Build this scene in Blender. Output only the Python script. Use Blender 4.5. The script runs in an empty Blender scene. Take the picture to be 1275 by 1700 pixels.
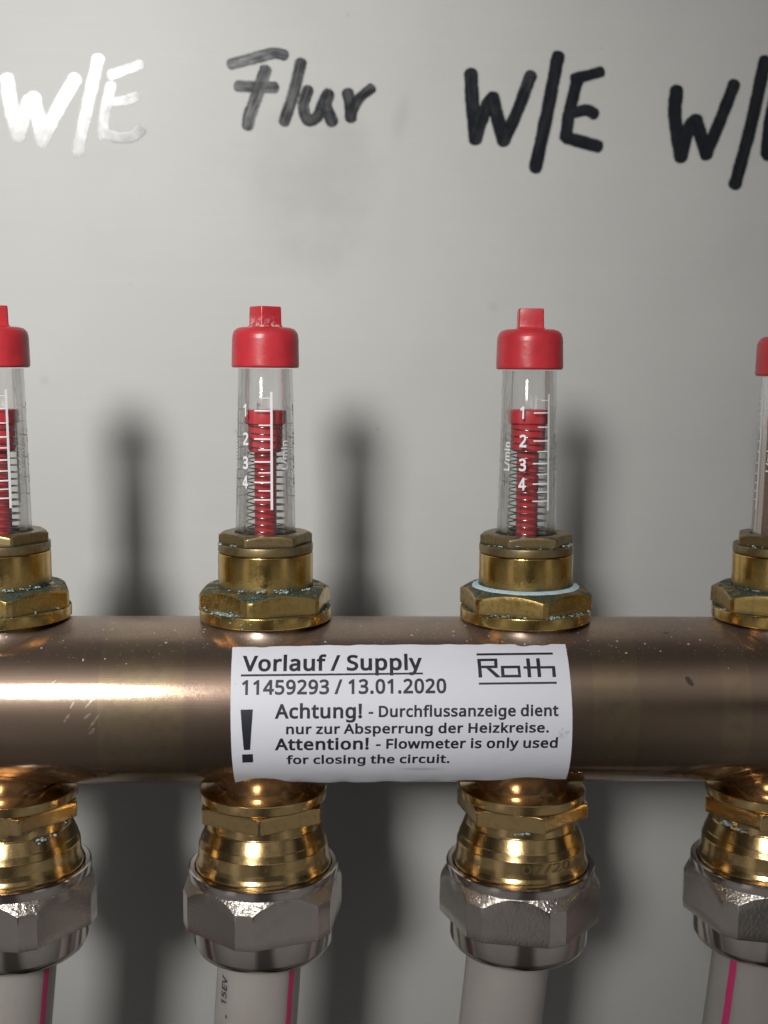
import bpy, bmesh, math, random
from mathutils import Vector, Matrix, noise as mnoise

sc = bpy.context.scene
COL = sc.collection
MM = 0.001
rnd = random.Random(7)

# ------------------------------------------------------------------ camera
cam_d = bpy.data.cameras.new('camera')
cam = bpy.data.objects.new('camera', cam_d)
COL.objects.link(cam)
cam.matrix_world = Matrix((
    (0.99924, -0.00472, -0.038697, -11.3665 * MM),
    (-0.03787, 0.118139, -0.992275, -228.7093 * MM),
    (0.009256, 0.992986, 0.11787, 63.7406 * MM),
    (0, 0, 0, 1)))
cam_d.sensor_fit = 'VERTICAL'
cam_d.sensor_height = 36.0
cam_d.lens = 36.0 * 2000.0 / 1700.0
cam_d.clip_start = 0.01
cam_d.clip_end = 20.0
cam_d.dof.use_dof = True
cam_d.dof.focus_distance = 0.223
cam_d.dof.aperture_fstop = 15.0
sc.camera = cam

# ------------------------------------------------------------------ world: dim room light
world = bpy.data.worlds.new('World')
sc.world = world
world.use_nodes = True
wn, wl = world.node_tree.nodes, world.node_tree.links
for n in list(wn):
    wn.remove(n)
def wmath(op, a, b=None, c=None, clamp=False):
    n = wn.new('ShaderNodeMath'); n.operation = op; n.use_clamp = clamp
    for i, v in enumerate((a, b, c)):
        if v is None: continue
        if isinstance(v, (int, float)): n.inputs[i].default_value = v
        else: wl.new(v, n.inputs[i])
    return n.outputs[0]
def wramp(v, a, b):
    n = wn.new('ShaderNodeMapRange'); n.interpolation_type = 'SMOOTHSTEP'
    wl.new(v, n.inputs[0]); n.inputs[1].default_value = a; n.inputs[2].default_value = b
    return n.outputs[0]
tc = wn.new('ShaderNodeTexCoord')
sep = wn.new('ShaderNodeSeparateXYZ'); wl.new(tc.outputs['Generated'], sep.inputs[0])
X, Y, Z = sep.outputs
band = wmath('MULTIPLY', wmath('MULTIPLY', wramp(Z, 0.08, 0.48), wramp(Z, 0.97, 0.60)), wmath('MULTIPLY', wramp(X, -0.62, -0.42), wramp(X, 0.66, 0.44)))
low = wmath('ADD', wmath('MULTIPLY', wmath('MULTIPLY', wramp(Z, -0.85, -0.40), wramp(Z, 0.15, -0.30)), 1.0), wmath('MULTIPLY', wramp(Z, -0.35, -0.75), 0.6))
frontness = wramp(Y, 0.35, -0.5)
person = wmath('MULTIPLY', wmath('MULTIPLY', wramp(X, -0.22, -0.06), wramp(X, 0.38, 0.18)), wramp(Z, 0.62, 0.40))
amb = wmath('ADD', wmath('MULTIPLY', band, 0.29), wmath('MULTIPLY', low, 0.15))
amb = wmath('ADD', amb, 0.02)
amb = wmath('MULTIPLY', amb, wmath('ADD', wmath('MULTIPLY', frontness, 0.85), 0.15))
amb = wmath('MULTIPLY', amb, wmath('SUBTRACT', 1.0, wmath('MULTIPLY', person, 0.75)))
right_streak = wmath('MULTIPLY', wmath('MULTIPLY', wramp(X, 0.62, 0.70), wramp(X, 0.86, 0.80)), wmath('MULTIPLY', wramp(Z, -0.25, -0.1), wramp(Z, 0.5, 0.35)))
side = wmath('MULTIPLY', wmath('MULTIPLY', wramp(X, -0.80, -0.74), wramp(X, -0.58, -0.64)), wmath('MULTIPLY', wramp(Z, -0.5, -0.2), wramp(Z, 0.4, 0.2)))
amb = wmath('ADD', amb, wmath('MULTIPLY', wmath('ADD', right_streak, side), 0.22))  # bright patches left and right, added only for upright streaks in the metal
comb = wn.new('ShaderNodeMix'); comb.data_type = 'RGBA'; comb.blend_type = 'MULTIPLY'
comb.inputs[0].default_value = 1.0
comb.inputs[6].default_value = (1.0, 0.98, 0.95, 1)
cv = wn.new('ShaderNodeCombineXYZ')
for i in range(3): wl.new(amb, cv.inputs[i])
wl.new(cv.outputs[0], comb.inputs[7])
bg = wn.new('ShaderNodeBackground'); wl.new(comb.outputs[2], bg.inputs[0]); bg.inputs[1].default_value = 1.0
wo = wn.new('ShaderNodeOutputWorld'); wl.new(bg.outputs[0], wo.inputs[0])

# ------------------------------------------------------------------ the lamp, left of and above the photographer
ld = bpy.data.lights.new('work_lamp', 'AREA')
ld.shape = 'RECTANGLE'
ld.size = 150 * MM
ld.size_y = 230 * MM
ld.energy = 0.325
ld.color = (1.0, 0.985, 0.955)
ld.spread = math.radians(29.5)
lamp = bpy.data.objects.new('work_lamp', ld)
COL.objects.link(lamp)
lamp.location = Vector((-280, -800, 390)) * MM
tgt = Vector((-66, 60, 80)) * MM
lamp.rotation_euler = (tgt - lamp.location).to_track_quat('-Z', 'Y').to_euler()

# ------------------------------------------------------------------ exposure, render
sc.view_settings.view_transform = 'Standard'
sc.view_settings.look = 'None'
sc.view_settings.exposure = 0.0
sc.view_settings.gamma = 1.0
sc.view_settings.use_curve_mapping = False
sc.render.engine = 'CYCLES'
sc.cycles.use_denoising = True
sc.cycles.max_bounces = 10
sc.cycles.transparent_max_bounces = 24
sc.cycles.sample_clamp_indirect = 6.0
sc.cycles.caustics_reflective = False
sc.cycles.caustics_refractive = False

# ------------------------------------------------------------------ object helpers
def thing(name, label, cat, loc=(0, 0, 0), group=None):
    o = bpy.data.objects.new(name, None)
    o.empty_display_size = 0.01
    COL.objects.link(o)
    o.location = Vector(loc) * MM
    o['label'] = label; o['category'] = cat
    if group: o['group'] = group
    return o

def mesh_obj(name, verts, faces, mat, parent=None, smooth=30, grime=None, uvs=None, label=None):
    me = bpy.data.meshes.new(name)
    me.from_pydata([(v[0] * MM, v[1] * MM, v[2] * MM) for v in verts], [], faces)
    me.update()
    bm = bmesh.new(); bm.from_mesh(me)
    bmesh.ops.recalc_face_normals(bm, faces=bm.faces)
    bm.to_mesh(me); bm.free()
    if smooth is None:
        me.polygons.foreach_set('use_smooth', [False] * len(me.polygons))
    else:
        me.polygons.foreach_set('use_smooth', [True] * len(me.polygons))
        me.set_sharp_from_angle(angle=math.radians(smooth))
    if grime is not None:
        a = me.attributes.new('grime', 'FLOAT', 'POINT')
        a.data.foreach_set('value', grime)
    if uvs is not None:
        a = me.attributes.new('stroke', 'FLOAT_VECTOR', 'POINT')
        a.data.foreach_set('vector', [c for u in uvs for c in u])
    me.materials.append(mat)
    o = bpy.data.objects.new(name, me)
    COL.objects.link(o)
    if parent: o.parent = parent
    if label: o['label'] = label
    return o

def soften(profile, b=0.12):
    """bevel every corner of a lathe profile [(r, z, grime), ...]"""
    out = []
    n = len(profile)
    for i, p in enumerate(profile):
        if i in (0, n - 1):
            out.append(p); continue
        a, c = profile[i - 1], profile[i + 1]
        def toward(q):
            d = math.hypot(q[0] - p[0], q[1] - p[1])
            t = min(b, d * 0.35) / max(d, 1e-9)
            return tuple(p[k] + (q[k] - p[k]) * t for k in range(3))
        q1, q2 = toward(a), toward(c)
        mid = tuple(0.25 * q1[k] + 0.5 * p[k] + 0.25 * q2[k] for k in range(3))
        out += [q1, mid, q2]
    return out

def hexr(phi, rc, rot, trunc):
    """hexagon radius at angle phi; rot = angle of a corner; trunc = corner cut radius"""
    d = (phi - rot + math.pi / 6) % (math.pi / 3) - math.pi / 6
    ap = rc * math.cos(math.pi / 6)
    return min(ap / math.cos(math.pi / 6 - abs(d)), trunc / math.cos(d))

def lathe(name, rings, mat, parent, seg=144, smooth=28, closed=False, extra=(), wob=0.0, **kw):
    """rings: list of functions phi -> (r, z, grime) or tuples; phi measured from -Y (the front) towards +X"""
    angs = sorted(set([round(2 * math.pi * i / seg, 6) for i in range(seg)] + [round(a % (2 * math.pi), 6) for a in extra]))
    n = len(angs)
    V, F, G = [], [], []
    for ring in rings:
        for a in angs:
            r, z, g = ring(a) if callable(ring) else ring
            if wob:
                q = mnoise.noise(Vector((math.sin(a) * r * 0.5, z * 0.5, math.cos(a) * r * 0.5)))
                r += wob * q
            V.append((r * math.sin(a), -r * math.cos(a), z)); G.append(g)
    m = len(rings)
    for j in range(m if closed else m - 1):
        for i in range(n):
            a, b = j * n + i, j * n + (i + 1) % n
            c, d = ((j + 1) % m) * n + (i + 1) % n, ((j + 1) % m) * n + i
            F.append((a, b, c, d))
    return mesh_obj(name, V, F, mat, parent, smooth, G, **kw)

def hex_extra(rot, rc, trunc):
    ap = rc * math.cos(math.pi / 6)
    ex = []
    # half-angle of the cut corner: trunc/cos(d) = ap/cos(pi/6-d)
    lo, hi = 0.0, math.pi / 6
    for _ in range(40):
        m = (lo + hi) / 2
        if trunc / math.cos(m) < ap / math.cos(math.pi / 6 - m): lo = m
        else: hi = m
    for k in range(6):
        for s in (-1, 1):
            ex.append(rot + k * math.pi / 3 + s * lo)
        ex.append(rot + k * math.pi / 3)
    return ex

def hexnut_rings(rc, rot, trunc, ztop, zbot, rin_top, rin_bot, rch_top, s_top, rch_bot=None, s_bot=0.6, gtop=0.0, gside=0.0, gbot=0.0, bev=0.1):
    rot = math.radians(rot)
    H = lambda a: hexr(a, rc, rot, trunc)
    zt = lambda r: ztop - max(0.0, r - rch_top) * s_top
    zb = (lambda r: zbot + max(0.0, r - rch_bot) * s_bot) if rch_bot else (lambda r: zbot)
    R = []
    R.append((rin_top, ztop, gtop))
    def mk(f, z, dz, g, dr=0.0):
        def fn(a):
            h = H(a); r = f(h)
            return (r + dr, z(r) + dz, g)
        return fn
    if rin_top < rch_top - 0.05:
        R.append(mk(lambda h: min(rch_top, h - 0.3), zt, 0, gtop))
    for t in (0.3, 0.6):
        R.append(mk(lambda h, t=t: min(rch_top, h - .3) + (h - bev - min(rch_top, h - .3)) * t, zt, 0, gtop))
    R.append(mk(lambda h: h - bev, zt, 0, gtop))
    R.append(mk(lambda h: h, zt, -bev * 0.35, gtop * .7 + gside * .3, -bev * 0.25))
    R.append(mk(lambda h: h, zt, -bev, gside))
    for t in (0.25, 0.5, 0.75):
        def fn(a, t=t):
            h = H(a)
            return (h, zt(h) - bev + (zb(h) + bev - zt(h) + bev) * t, gside)
        R.append(fn)
    R.append(mk(lambda h: h, zb, bev, gside * .4 + gbot * .6))
    R.append(mk(lambda h: h, zb, bev * 0.35, gbot, -bev * 0.25))
    R.append(mk(lambda h: h - bev, zb, 0, gbot))
    R.append((rin_bot, zbot, gbot))
    return R, hex_extra(rot, rc, trunc)

# ------------------------------------------------------------------ material helpers
class Mat:
    def __init__(s, name):
        s.m = bpy.data.materials.new(name); s.m.use_nodes = True
        s.n, s.l = s.m.node_tree.nodes, s.m.node_tree.links
        s.b = s.n['Principled BSDF']; s.out = s.n['Material Output']
        t = s.n.new('ShaderNodeTexCoord'); oi = s.n.new('ShaderNodeObjectInfo')
        v = s.n.new('ShaderNodeVectorMath'); v.operation = 'SCALE'; v.inputs['Scale'].default_value = 1000.0
        s.l.new(t.outputs['Object'], v.inputs[0]); s.mm = v.outputs[0]
        w = s.n.new('ShaderNodeVectorMath'); w.operation = 'SCALE'; w.inputs['Scale'].default_value = 2713.0
        s.l.new(oi.outputs['Location'], w.inputs[0])
        a = s.n.new('ShaderNodeVectorMath'); a.operation = 'ADD'
        s.l.new(s.mm, a.inputs[0]); s.l.new(w.outputs[0], a.inputs[1]); s.p = a.outputs[0]
        x = s.n.new('ShaderNodeSeparateXYZ'); s.l.new(s.mm, x.inputs[0]); s.x, s.y, s.z = x.outputs
    def put(s, sock, v):
        if isinstance(v, (int, float)): sock.default_value = v
        elif isinstance(v, tuple): sock.default_value = v if len(v) == len(sock.default_value) else (*v, 1)
        else: s.l.new(v, sock)
    def set(s, **kw):
        for k, v in kw.items(): s.put(s.b.inputs[k.replace('_', ' ')], v)
        return s
    def math(s, op, a, b=0.0, c=0.0, clamp=False):
        n = s.n.new('ShaderNodeMath'); n.operation = op; n.use_clamp = clamp
        s.put(n.inputs[0], a); s.put(n.inputs[1], b); s.put(n.inputs[2], c)
        return n.outputs[0]
    def noise(s, scale, detail=3.0, rough=0.5, vec=None, stretch=None, dist=0.0):
        n = s.n.new('ShaderNodeTexNoise'); n.inputs['Scale'].default_value = scale
        n.inputs['Detail'].default_value = detail; n.inputs['Roughness'].default_value = rough
        n.inputs['Distortion'].default_value = dist
        vec = vec or s.p
        if stretch:
            m = s.n.new('ShaderNodeVectorMath'); m.operation = 'MULTIPLY'
            s.l.new(vec, m.inputs[0]); m.inputs[1].default_value = stretch; vec = m.outputs[0]
        s.l.new(vec, n.inputs['Vector'])
        return n.outputs[0]
    def spots(s, scale, vec=None, stretch=None):
        n = s.n.new('ShaderNodeTexVoronoi'); n.inputs['Scale'].default_value = scale
        vec = vec or s.p
        if stretch:
            m = s.n.new('ShaderNodeVectorMath'); m.operation = 'MULTIPLY'
            s.l.new(vec, m.inputs[0]); m.inputs[1].default_value = stretch; vec = m.outputs[0]
        s.l.new(vec, n.inputs['Vector'])
        return n.outputs['Distance'], n.outputs['Color']
    def step(s, v, a, b, lo=0.0, hi=1.0, lin=False):
        n = s.n.new('ShaderNodeMapRange'); n.interpolation_type = 'LINEAR' if lin else 'SMOOTHSTEP'
        s.put(n.inputs[0], v); n.inputs[1].default_value = a; n.inputs[2].default_value = b
        n.inputs[3].default_value = lo; n.inputs[4].default_value = hi
        return n.outputs[0]
    def mix(s, f, a, b):
        n = s.n.new('ShaderNodeMix'); n.data_type = 'RGBA'
        s.put(n.inputs[0], f); s.put(n.inputs[6], a); s.put(n.inputs[7], b)
        return n.outputs[2]
    def lerp(s, f, a, b):
        n = s.n.new('ShaderNodeMix'); n.data_type = 'FLOAT'
        s.put(n.inputs[0], f); s.put(n.inputs[2], a); s.put(n.inputs[3], b)
        return n.outputs[0]
    def attr(s, name, out='Fac'):
        n = s.n.new('ShaderNodeAttribute'); n.attribute_name = name
        return n.outputs[out]
    def bump(s, h, dist_mm, strength=1.0, prev=None):
        n = s.n.new('ShaderNodeBump'); n.inputs['Distance'].default_value = dist_mm * MM
        n.inputs['Strength'].default_value = strength
        s.l.new(h, n.inputs['Height'])
        if prev: s.l.new(prev, n.inputs['Normal'])
        return n.outputs[0]
    def ellipse(s, cu, cv, ru, rv, u=None, v=None, rot=0.0, soft=0.25, wob=None):
        u = u or s.x; v = v or s.z
        du, dv = s.math('SUBTRACT', u, cu), s.math('SUBTRACT', v, cv)
        c, q = math.cos(math.radians(rot)), math.sin(math.radians(rot))
        a = s.math('ADD', s.math('MULTIPLY', du, c), s.math('MULTIPLY', dv, q))
        b = s.math('SUBTRACT', s.math('MULTIPLY', dv, c), s.math('MULTIPLY', du, q))
        a = s.math('DIVIDE', a, ru); b = s.math('DIVIDE', b, rv)
        d = s.math('SQRT', s.math('ADD', s.math('MULTIPLY', a, a), s.math('MULTIPLY', b, b)))
        if wob: d = s.math('ADD', d, s.math('MULTIPLY', s.math('SUBTRACT', wob, 0.5), 0.9))
        return s.step(d, 1.0, 1.0 - soft)

# brass, tarnished towards olive brown where 'grime' is high, dark green beyond that
def make_brass(name, clean, tarn, rough=0.2, bias=0.0):
    m = Mat(name)
    g = m.attr('grime')
    n1 = m.noise(0.28, 4, 0.6); n2 = m.noise(1.6, 5, 0.65); lines = m.noise(1.0, 2, 0.5, stretch=(0.25, 0.25, 9.0)); n3 = m.noise(0.75, 3, 0.6, stretch=(1, 1, .16))
    t = m.math('ADD', m.math('ADD', m.math('ADD', g, bias), m.math('MULTIPLY', m.math('SUBTRACT', n3, .5), .7)), m.math('ADD', m.math('MULTIPLY', m.math('SUBTRACT', n1, 0.5), 1.3), m.math('MULTIPLY', m.math('SUBTRACT', n2, 0.5), 0.7)))
    tm = m.step(t, 0.15, 0.75)
    vm = m.step(t, 0.72, 1.0)
    pale = m.math('MULTIPLY', m.step(m.math('ADD', t, m.math('MULTIPLY', m.math('SUBTRACT', m.noise(3.2, 3, 0.6), 0.5), 1.4)), 1.2, 1.42), 0.85)
    col = m.mix(tm, clean, tarn)
    col = m.mix(m.step(m.noise(0.9, 3, 0.6), 0.45, 0.75, 0, 0.35), col, (clean[0] * .62, clean[1] * .5, clean[2] * .42))
    col = m.mix(vm, col, m.mix(m.step(n2, .35, .65), (0.022, 0.032, 0.020), (0.05, 0.075, 0.055)))
    col = m.mix(pale, col, m.mix(m.step(m.noise(2.4, 3, .6), .38, .62), (0.13, 0.20, 0.17), (0.42, 0.56, 0.57)))
    m.set(Base_Color=col, Metallic=m.math('SUBTRACT', 1.0, m.math('MAXIMUM', m.math('MULTIPLY', vm, 0.9), m.math('MULTIPLY', tm, 0.25)), clamp=True),
          Roughness=m.math('ADD', m.lerp(tm, rough, 0.42), m.math('ADD', m.math('MULTIPLY', vm, 0.25), m.math('MULTIPLY', m.math('SUBTRACT', n2, 0.5), 0.12))))
    nb = m.bump(lines, 0.02, 0.35)
    nb = m.bump(n2, 0.05, 0.35, nb)
    m.set(Normal=nb)
    return m.m

BRASS = make_brass('polished_brass', (0.66, 0.45, 0.15), (0.27, 0.20, 0.075), 0.20, -0.12)
BRASS_DULL = make_brass('dull_brass', (0.40, 0.30, 0.145), (0.19, 0.15, 0.085), 0.36, 0.12)
BRASS_NEW = make_brass('bright_brass', (0.64, 0.45, 0.21), (0.32, 0.225, 0.10), 0.2, -0.12)

def make_crust():
    m = Mat('verdigris_crust')
    n = m.noise(2.5, 3, 0.6)
    c = m.mix(m.step(n, 0.35, 0.65), (0.24, 0.36, 0.33), (0.56, 0.70, 0.72))
    m.set(Base_Color=c, Roughness=0.9)
    m.set(Normal=m.bump(m.noise(7, 3, 0.6), 0.08, 0.8))
    return m.m
CRUST = make_crust()
def make_paste():
    m = Mat('pale_blue_sealant')
    m.set(Base_Color=m.mix(m.step(m.noise(2.2, 4, 0.65), 0.42, 0.7), (0.60, 0.77, 0.84), (0.44, 0.60, 0.63)), Roughness=0.8)
    m.set(Normal=m.bump(m.noise(4, 4, 0.6), 0.1, 0.8))
    return m.m
PASTE = make_paste()

def make_pipe():
    m = Mat('tarnished_copper_pipe')
    # u = along the pipe, s = arc length round it
    ang = m.math('ARCTAN2', m.z, m.math('MULTIPLY', m.y, -1.0))
    s_ = m.math('MULTIPLY', ang, 15.95)
    big = m.noise(0.09, 4, 0.6); fine = m.noise(1.4, 5, 0.7); brushed = m.noise(1.0, 3, 0.6, stretch=(0.06, 3.2, 3.2))
    col = m.mix(m.step(big, 0.35, 0.65), (0.39, 0.275, 0.21), (0.33, 0.245, 0.18))
    # paler bands where tape or a former sticker kept the metal clean
    band = m.math('MAXIMUM', m.math('MULTIPLY', m.step(m.x, 35.5, 35.9), m.step(m.x, 44.4, 44.0)),
                  m.math('MAXIMUM', m.math('MULTIPLY', m.step(m.x, 59.0, 60.5), m.step(m.x, 65.2, 64.8)),
                         m.math('MULTIPLY', m.step(m.x, -54.6, -54.2), m.step(m.x, -38.6, -39.4))))
    band = m.math('MULTIPLY', band, m.step(m.noise(0.5, 3), 0.25, 0.6, 0.05, 0.30))
    col = m.mix(band, col, (0.52, 0.41, 0.22))
    # scrapes, left of the sticker
    scr = None
    for (u, s, a, b, r) in ((-61.2, 5.2, .8, .28, 70), (-58.9, 3.2, .9, .2, 62), (-55.8, 3.6, 1.5, .22, 50), (-56.9, 4.6, .7, .3, 30), (-59.8, .9, 1.2, .28, 55),
                            (-55.0, .2, 2.0, .25, 55), (-55.4, -1.6, .9, .35, 50), (-56.2, 1.2, 1.0, .3, 40), (-52.0, 5.6, .5, .15, 60), (-62.5, 7.3, .9, .12, 40)):
        e = m.ellipse(u, s, a, b, v=s_, rot=r, soft=0.35, wob=fine)
        scr = e if scr is None else m.math('MAXIMUM', scr, e)
    scr = m.math('MULTIPLY', scr, m.step(m.noise(2.2, 4, .7), .3, .6))
    col = m.mix(m.math('MULTIPLY', scr, 0.5), col, (0.42, 0.36, 0.28))
    # dark blots
    blot = m.math('MAXIMUM', m.ellipse(53.6, 7.4, 1.25, .6, v=s_, rot=-55, soft=.3, wob=fine),
                  m.math('MAXIMUM', m.ellipse(-62.2, 6.4, .7, .35, v=s_, rot=25, soft=.3), m.ellipse(51.0, 18.2, .8, .35, v=s_, rot=0, soft=.5)))
    blot = m.math('MAXIMUM', blot, m.math('MULTIPLY', m.step(m.noise(0.33, 5, 0.7), 0.66, 0.78), 0.6))
    col = m.mix(m.math('MULTIPLY', blot, .8), col, (0.07, 0.08, 0.06))
    # settled dust on the upper side
    d, c = m.spots(0.75); sx = m.n.new('ShaderNodeSeparateColor'); m.l.new(c, sx.inputs[0])
    up = m.step(m.z, 6.0, 13.0)
    rad = m.math('MULTIPLY', m.math('MULTIPLY', m.step(sx.outputs[0], 0.15, 1.0, 0.0, 0.17), up), 1.0)
    dust = m.step(m.math('SUBTRACT', d, rad), 0.03, -0.02)
    d2, c2 = m.spots(1.9); sx2 = m.n.new('ShaderNodeSeparateColor'); m.l.new(c2, sx2.inputs[0])
    rad2 = m.math('MULTIPLY', m.step(sx2.outputs[1], 0.30, 1.0, 0.0, 0.20), up)
    dust = m.math('MAXIMUM', dust, m.math('MULTIPLY', m.step(m.math('SUBTRACT', d2, rad2), 0.03, -0.03), 0.7))
    film = m.math('MULTIPLY', m.step(m.z, 9.0, 15.9), 0.35)
    col = m.mix(film, col, (0.36, 0.31, 0.28))
    col = m.mix(m.math('MULTIPLY', dust, 0.85), col, (0.62, 0.55, 0.50))
    mt = m.math('SUBTRACT', 1.0, m.math('MAXIMUM', m.math('MULTIPLY', film, 0.9), m.math('MAXIMUM', dust, m.math('MULTIPLY', scr, .5))), clamp=True)
    ro = m.math('ADD', 0.115, m.math('ADD', m.math('MULTIPLY', film, 0.5), m.math('MULTIPLY', m.math('SUBTRACT', fine, 0.5), 0.10)))
    ro = m.math('ADD', ro, m.math('MULTIPLY', scr, .12))
    m.set(Base_Color=col, Metallic=mt, Roughness=ro)
    nb = m.bump(fine, 0.03, 0.2, m.bump(brushed, 0.025, 0.25)); m.set(Normal=nb)
    # a thin dull oxide film spreads part of the reflection into a broad sheen
    gl = m.n.new('ShaderNodeBsdfGlossy'); m.put(gl.inputs['Color'], col); gl.inputs['Roughness'].default_value = 0.46; m.l.new(nb, gl.inputs['Normal'])
    mx = m.n.new('ShaderNodeMixShader'); m.put(mx.inputs[0], m.step(big, .3, .7, .24, .36))
    m.l.new(m.b.outputs[0], mx.inputs[1]); m.l.new(gl.outputs[0], mx.inputs[2]); m.l.new(mx.outputs[0], m.out.inputs[0])
    return m.m
PIPE = make_pipe()

def make_nickel():
    m = Mat('nickel_plated_nut')
    g = m.attr('grime')          # 1 = rough cast chamfer, 0.5 = sandblasted flats, 0 = turned ring
    n = m.noise(1.7, 2, 0.7); n2 = m.noise(0.4, 4, 0.6)
    grain = m.math('MULTIPLY', g, 1.0)
    m.set(Base_Color=m.mix(n2, (0.64, 0.58, 0.53), (0.52, 0.47, 0.43)), Metallic=1.0,
          Roughness=m.math('ADD', m.lerp(grain, 0.12, 0.30), m.math('MULTIPLY', m.math('SUBTRACT', n2, .5), .1)))
    b = m.n.new('ShaderNodeBump'); b.inputs['Distance'].default_value = 0.30 * MM
    m.put(b.inputs['Strength'], m.math('MULTIPLY', m.math('POWER', grain, 3.0), 0.9)); m.l.new(n, b.inputs['Height'])
    lines = m.noise(1.0, 2, 0.5, stretch=(0.2, 0.2, 8.0))
    m.set(Normal=m.bump(lines, 0.02, 0.25, b.outputs[0]))
    return m.m
NICKEL = make_nickel()

def make_red(name, scuff=False):
    m = Mat(name)
    n = m.noise(0.35, 4, 0.6); f = m.noise(2.0, 4, 0.7)
    col = m.mix(m.step(n, 0.35, 0.7), (0.54, 0.034, 0.045), (0.46, 0.03, 0.04))
    sc1 = m.step(m.noise(1.1, 6, 0.75, dist=0.6), 0.66, 0.72)
    col = m.mix(m.math('MULTIPLY', sc1, 0.25), col, (0.75, 0.3, 0.3))
    if scuff:
        w = m.math('MULTIPLY', m.step(m.noise(0.9, 7, 0.75, dist=1.2), 0.50, 0.56), m.step(m.z, 57.6, 55.2))
        col = m.mix(m.math('MULTIPLY', w, 0.8), col, (0.80, 0.66, 0.66))
    m.set(Base_Color=col, Roughness=m.math('ADD', 0.33, m.math('MULTIPLY', m.math('SUBTRACT', f, 0.5), 0.25)))
    m.set(Normal=m.bump(m.noise(0.8, 4, 0.6), 0.10, 0.35))
    return m.m
RED = make_red('red_plastic'); RED_SCUFF = make_red('scuffed_red_plastic', True)
def make_float():
    m = Mat('red_float_plastic')
    m.set(Base_Color=m.mix(m.noise(0.5, 3), (0.64, 0.036, 0.05), (0.55, 0.03, 0.042)), Roughness=0.4)
    return m.m
FLOAT = make_float()

def make_wire():
    m = Mat('steel_spring_wire'); m.set(Base_Color=m.mix(m.noise(1, 2), (0.42, 0.40, 0.37), (0.32, 0.305, 0.28)), Metallic=1.0, Roughness=0.2); return m.m
WIRE = make_wire()

def make_tube(name='clear_plastic_tube', murky=False):
    m = Mat(name)
    lw = m.n.new('ShaderNodeLayerWeight'); lw.inputs['Blend'].default_value = 0.35
    tr = m.n.new('ShaderNodeBsdfTransparent'); gl = m.n.new('ShaderNodeBsdfGlossy'); gl.inputs['Roughness'].default_value = 0.07
    gl.inputs['Color'].default_value = (1, 1, 1, 1)
    edge = m.math('POWER', lw.outputs['Facing'], 3.0)
    dirt = m.step(m.noise(0.7, 4, 0.6, stretch=(1, 1, 0.35)), 0.3, 0.8, 0.0, 0.035)
    tint = m.mix(edge, (0.985, 0.988, 0.985), (0.74, 0.76, 0.75))
    if murky:
        mk = m.math('MULTIPLY', m.step(m.z, 40.0, 24.0), m.step(m.noise(.3, 4, .6), .1, .6, .6, 1.0))
        tint = m.mix(mk, tint, (0.80, 0.70, 0.63)); dirt = m.math('ADD', dirt, m.math('MULTIPLY', mk, .22))
    m.put(tr.inputs['Color'], tint)
    mx = m.n.new('ShaderNodeMixShader')
    fr = m.n.new('ShaderNodeFresnel'); fr.inputs['IOR'].default_value = 1.45
    m.put(mx.inputs[0], m.math('MINIMUM', fr.outputs[0], 0.5)); m.l.new(tr.outputs[0], mx.inputs[1]); m.l.new(gl.outputs[0], mx.inputs[2])
    df = m.n.new('ShaderNodeBsdfDiffuse'); df.inputs[0].default_value = (0.46, 0.36, 0.30, 1) if murky else (0.6, 0.6, 0.58, 1)
    mx2 = m.n.new('ShaderNodeMixShader'); m.put(mx2.inputs[0], m.math('ADD', dirt, m.math('MULTIPLY', edge, 0.08)))
    m.l.new(mx.outputs[0], mx2.inputs[1]); m.l.new(df.outputs[0], mx2.inputs[2])
    m.l.new(mx2.outputs[0], m.out.inputs[0])
    return m.m
TUBE = make_tube(); TUBE_MURKY = make_tube('murky_plastic_tube', True)

def make_flat(name, c, rough=0.6, var=0.1):
    m = Mat(name)
    m.set(Base_Color=m.mix(m.noise(1.2, 4, 0.65), tuple(x * (1 - var) for x in c), tuple(x * (1 + var) for x in c)), Roughness=rough)
    return m.m
WHITE_PRINT = make_flat('white_scale_print', (0.80, 0.79, 0.82), 0.5, 0.05)
def make_black_print():
    m = Mat('dark_label_print')
    w = m.step(m.noise(1.3, 5, 0.7, stretch=(1.4, .5, .5)), 0.62, 0.75, 0, 0.25)
    m.set(Base_Color=m.mix(w, (0.016, 0.018, 0.028), (0.16, 0.16, 0.19)), Roughness=0.55)
    return m.m
BLACK_PRINT = make_black_print()
HOSE_PRINT = make_flat('grey_hose_print', (0.05, 0.05, 0.055), 0.6)
PINK = make_flat('pink_stripe', (0.62, 0.045, 0.17), 0.45)

def make_paper():
    m = Mat('white_label_paper')
    n = m.noise(0.10, 4, 0.6); f = m.noise(3.5, 4, 0.6)
    ang = m.math('ARCTAN2', m.z, m.math('MULTIPLY', m.y, -1.0)); s_ = m.math('MULTIPLY', ang, 15.95)
    col = m.mix(n, (0.75, 0.755, 0.82), (0.69, 0.695, 0.765))
    sm = m.math('MAXIMUM', m.math('MULTIPLY', m.ellipse(4.5, -10.6, 5.5, .7, v=s_, soft=.8, wob=m.noise(.8, 5, .7)), .38),
                m.math('MULTIPLY', m.ellipse(30.2, -2.2, 1.6, 1.1, v=s_, rot=50, soft=.3, wob=m.noise(.9, 5, .7)), m.step(m.noise(1.3, 4, .7), .48, .56, 0, .3)))
    sm = m.math('MAXIMUM', sm, m.math('MULTIPLY', m.step(m.noise(.5, 6, .75), .63, .72), .16))
    col = m.mix(sm, col, (0.22, 0.22, 0.25))
    m.set(Base_Color=col, Roughness=0.62, Normal=m.bump(f, 0.02, 0.3, m.bump(m.noise(.25, 3), .25, .3)))
    return m.m
PAPER = make_paper()

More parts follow.
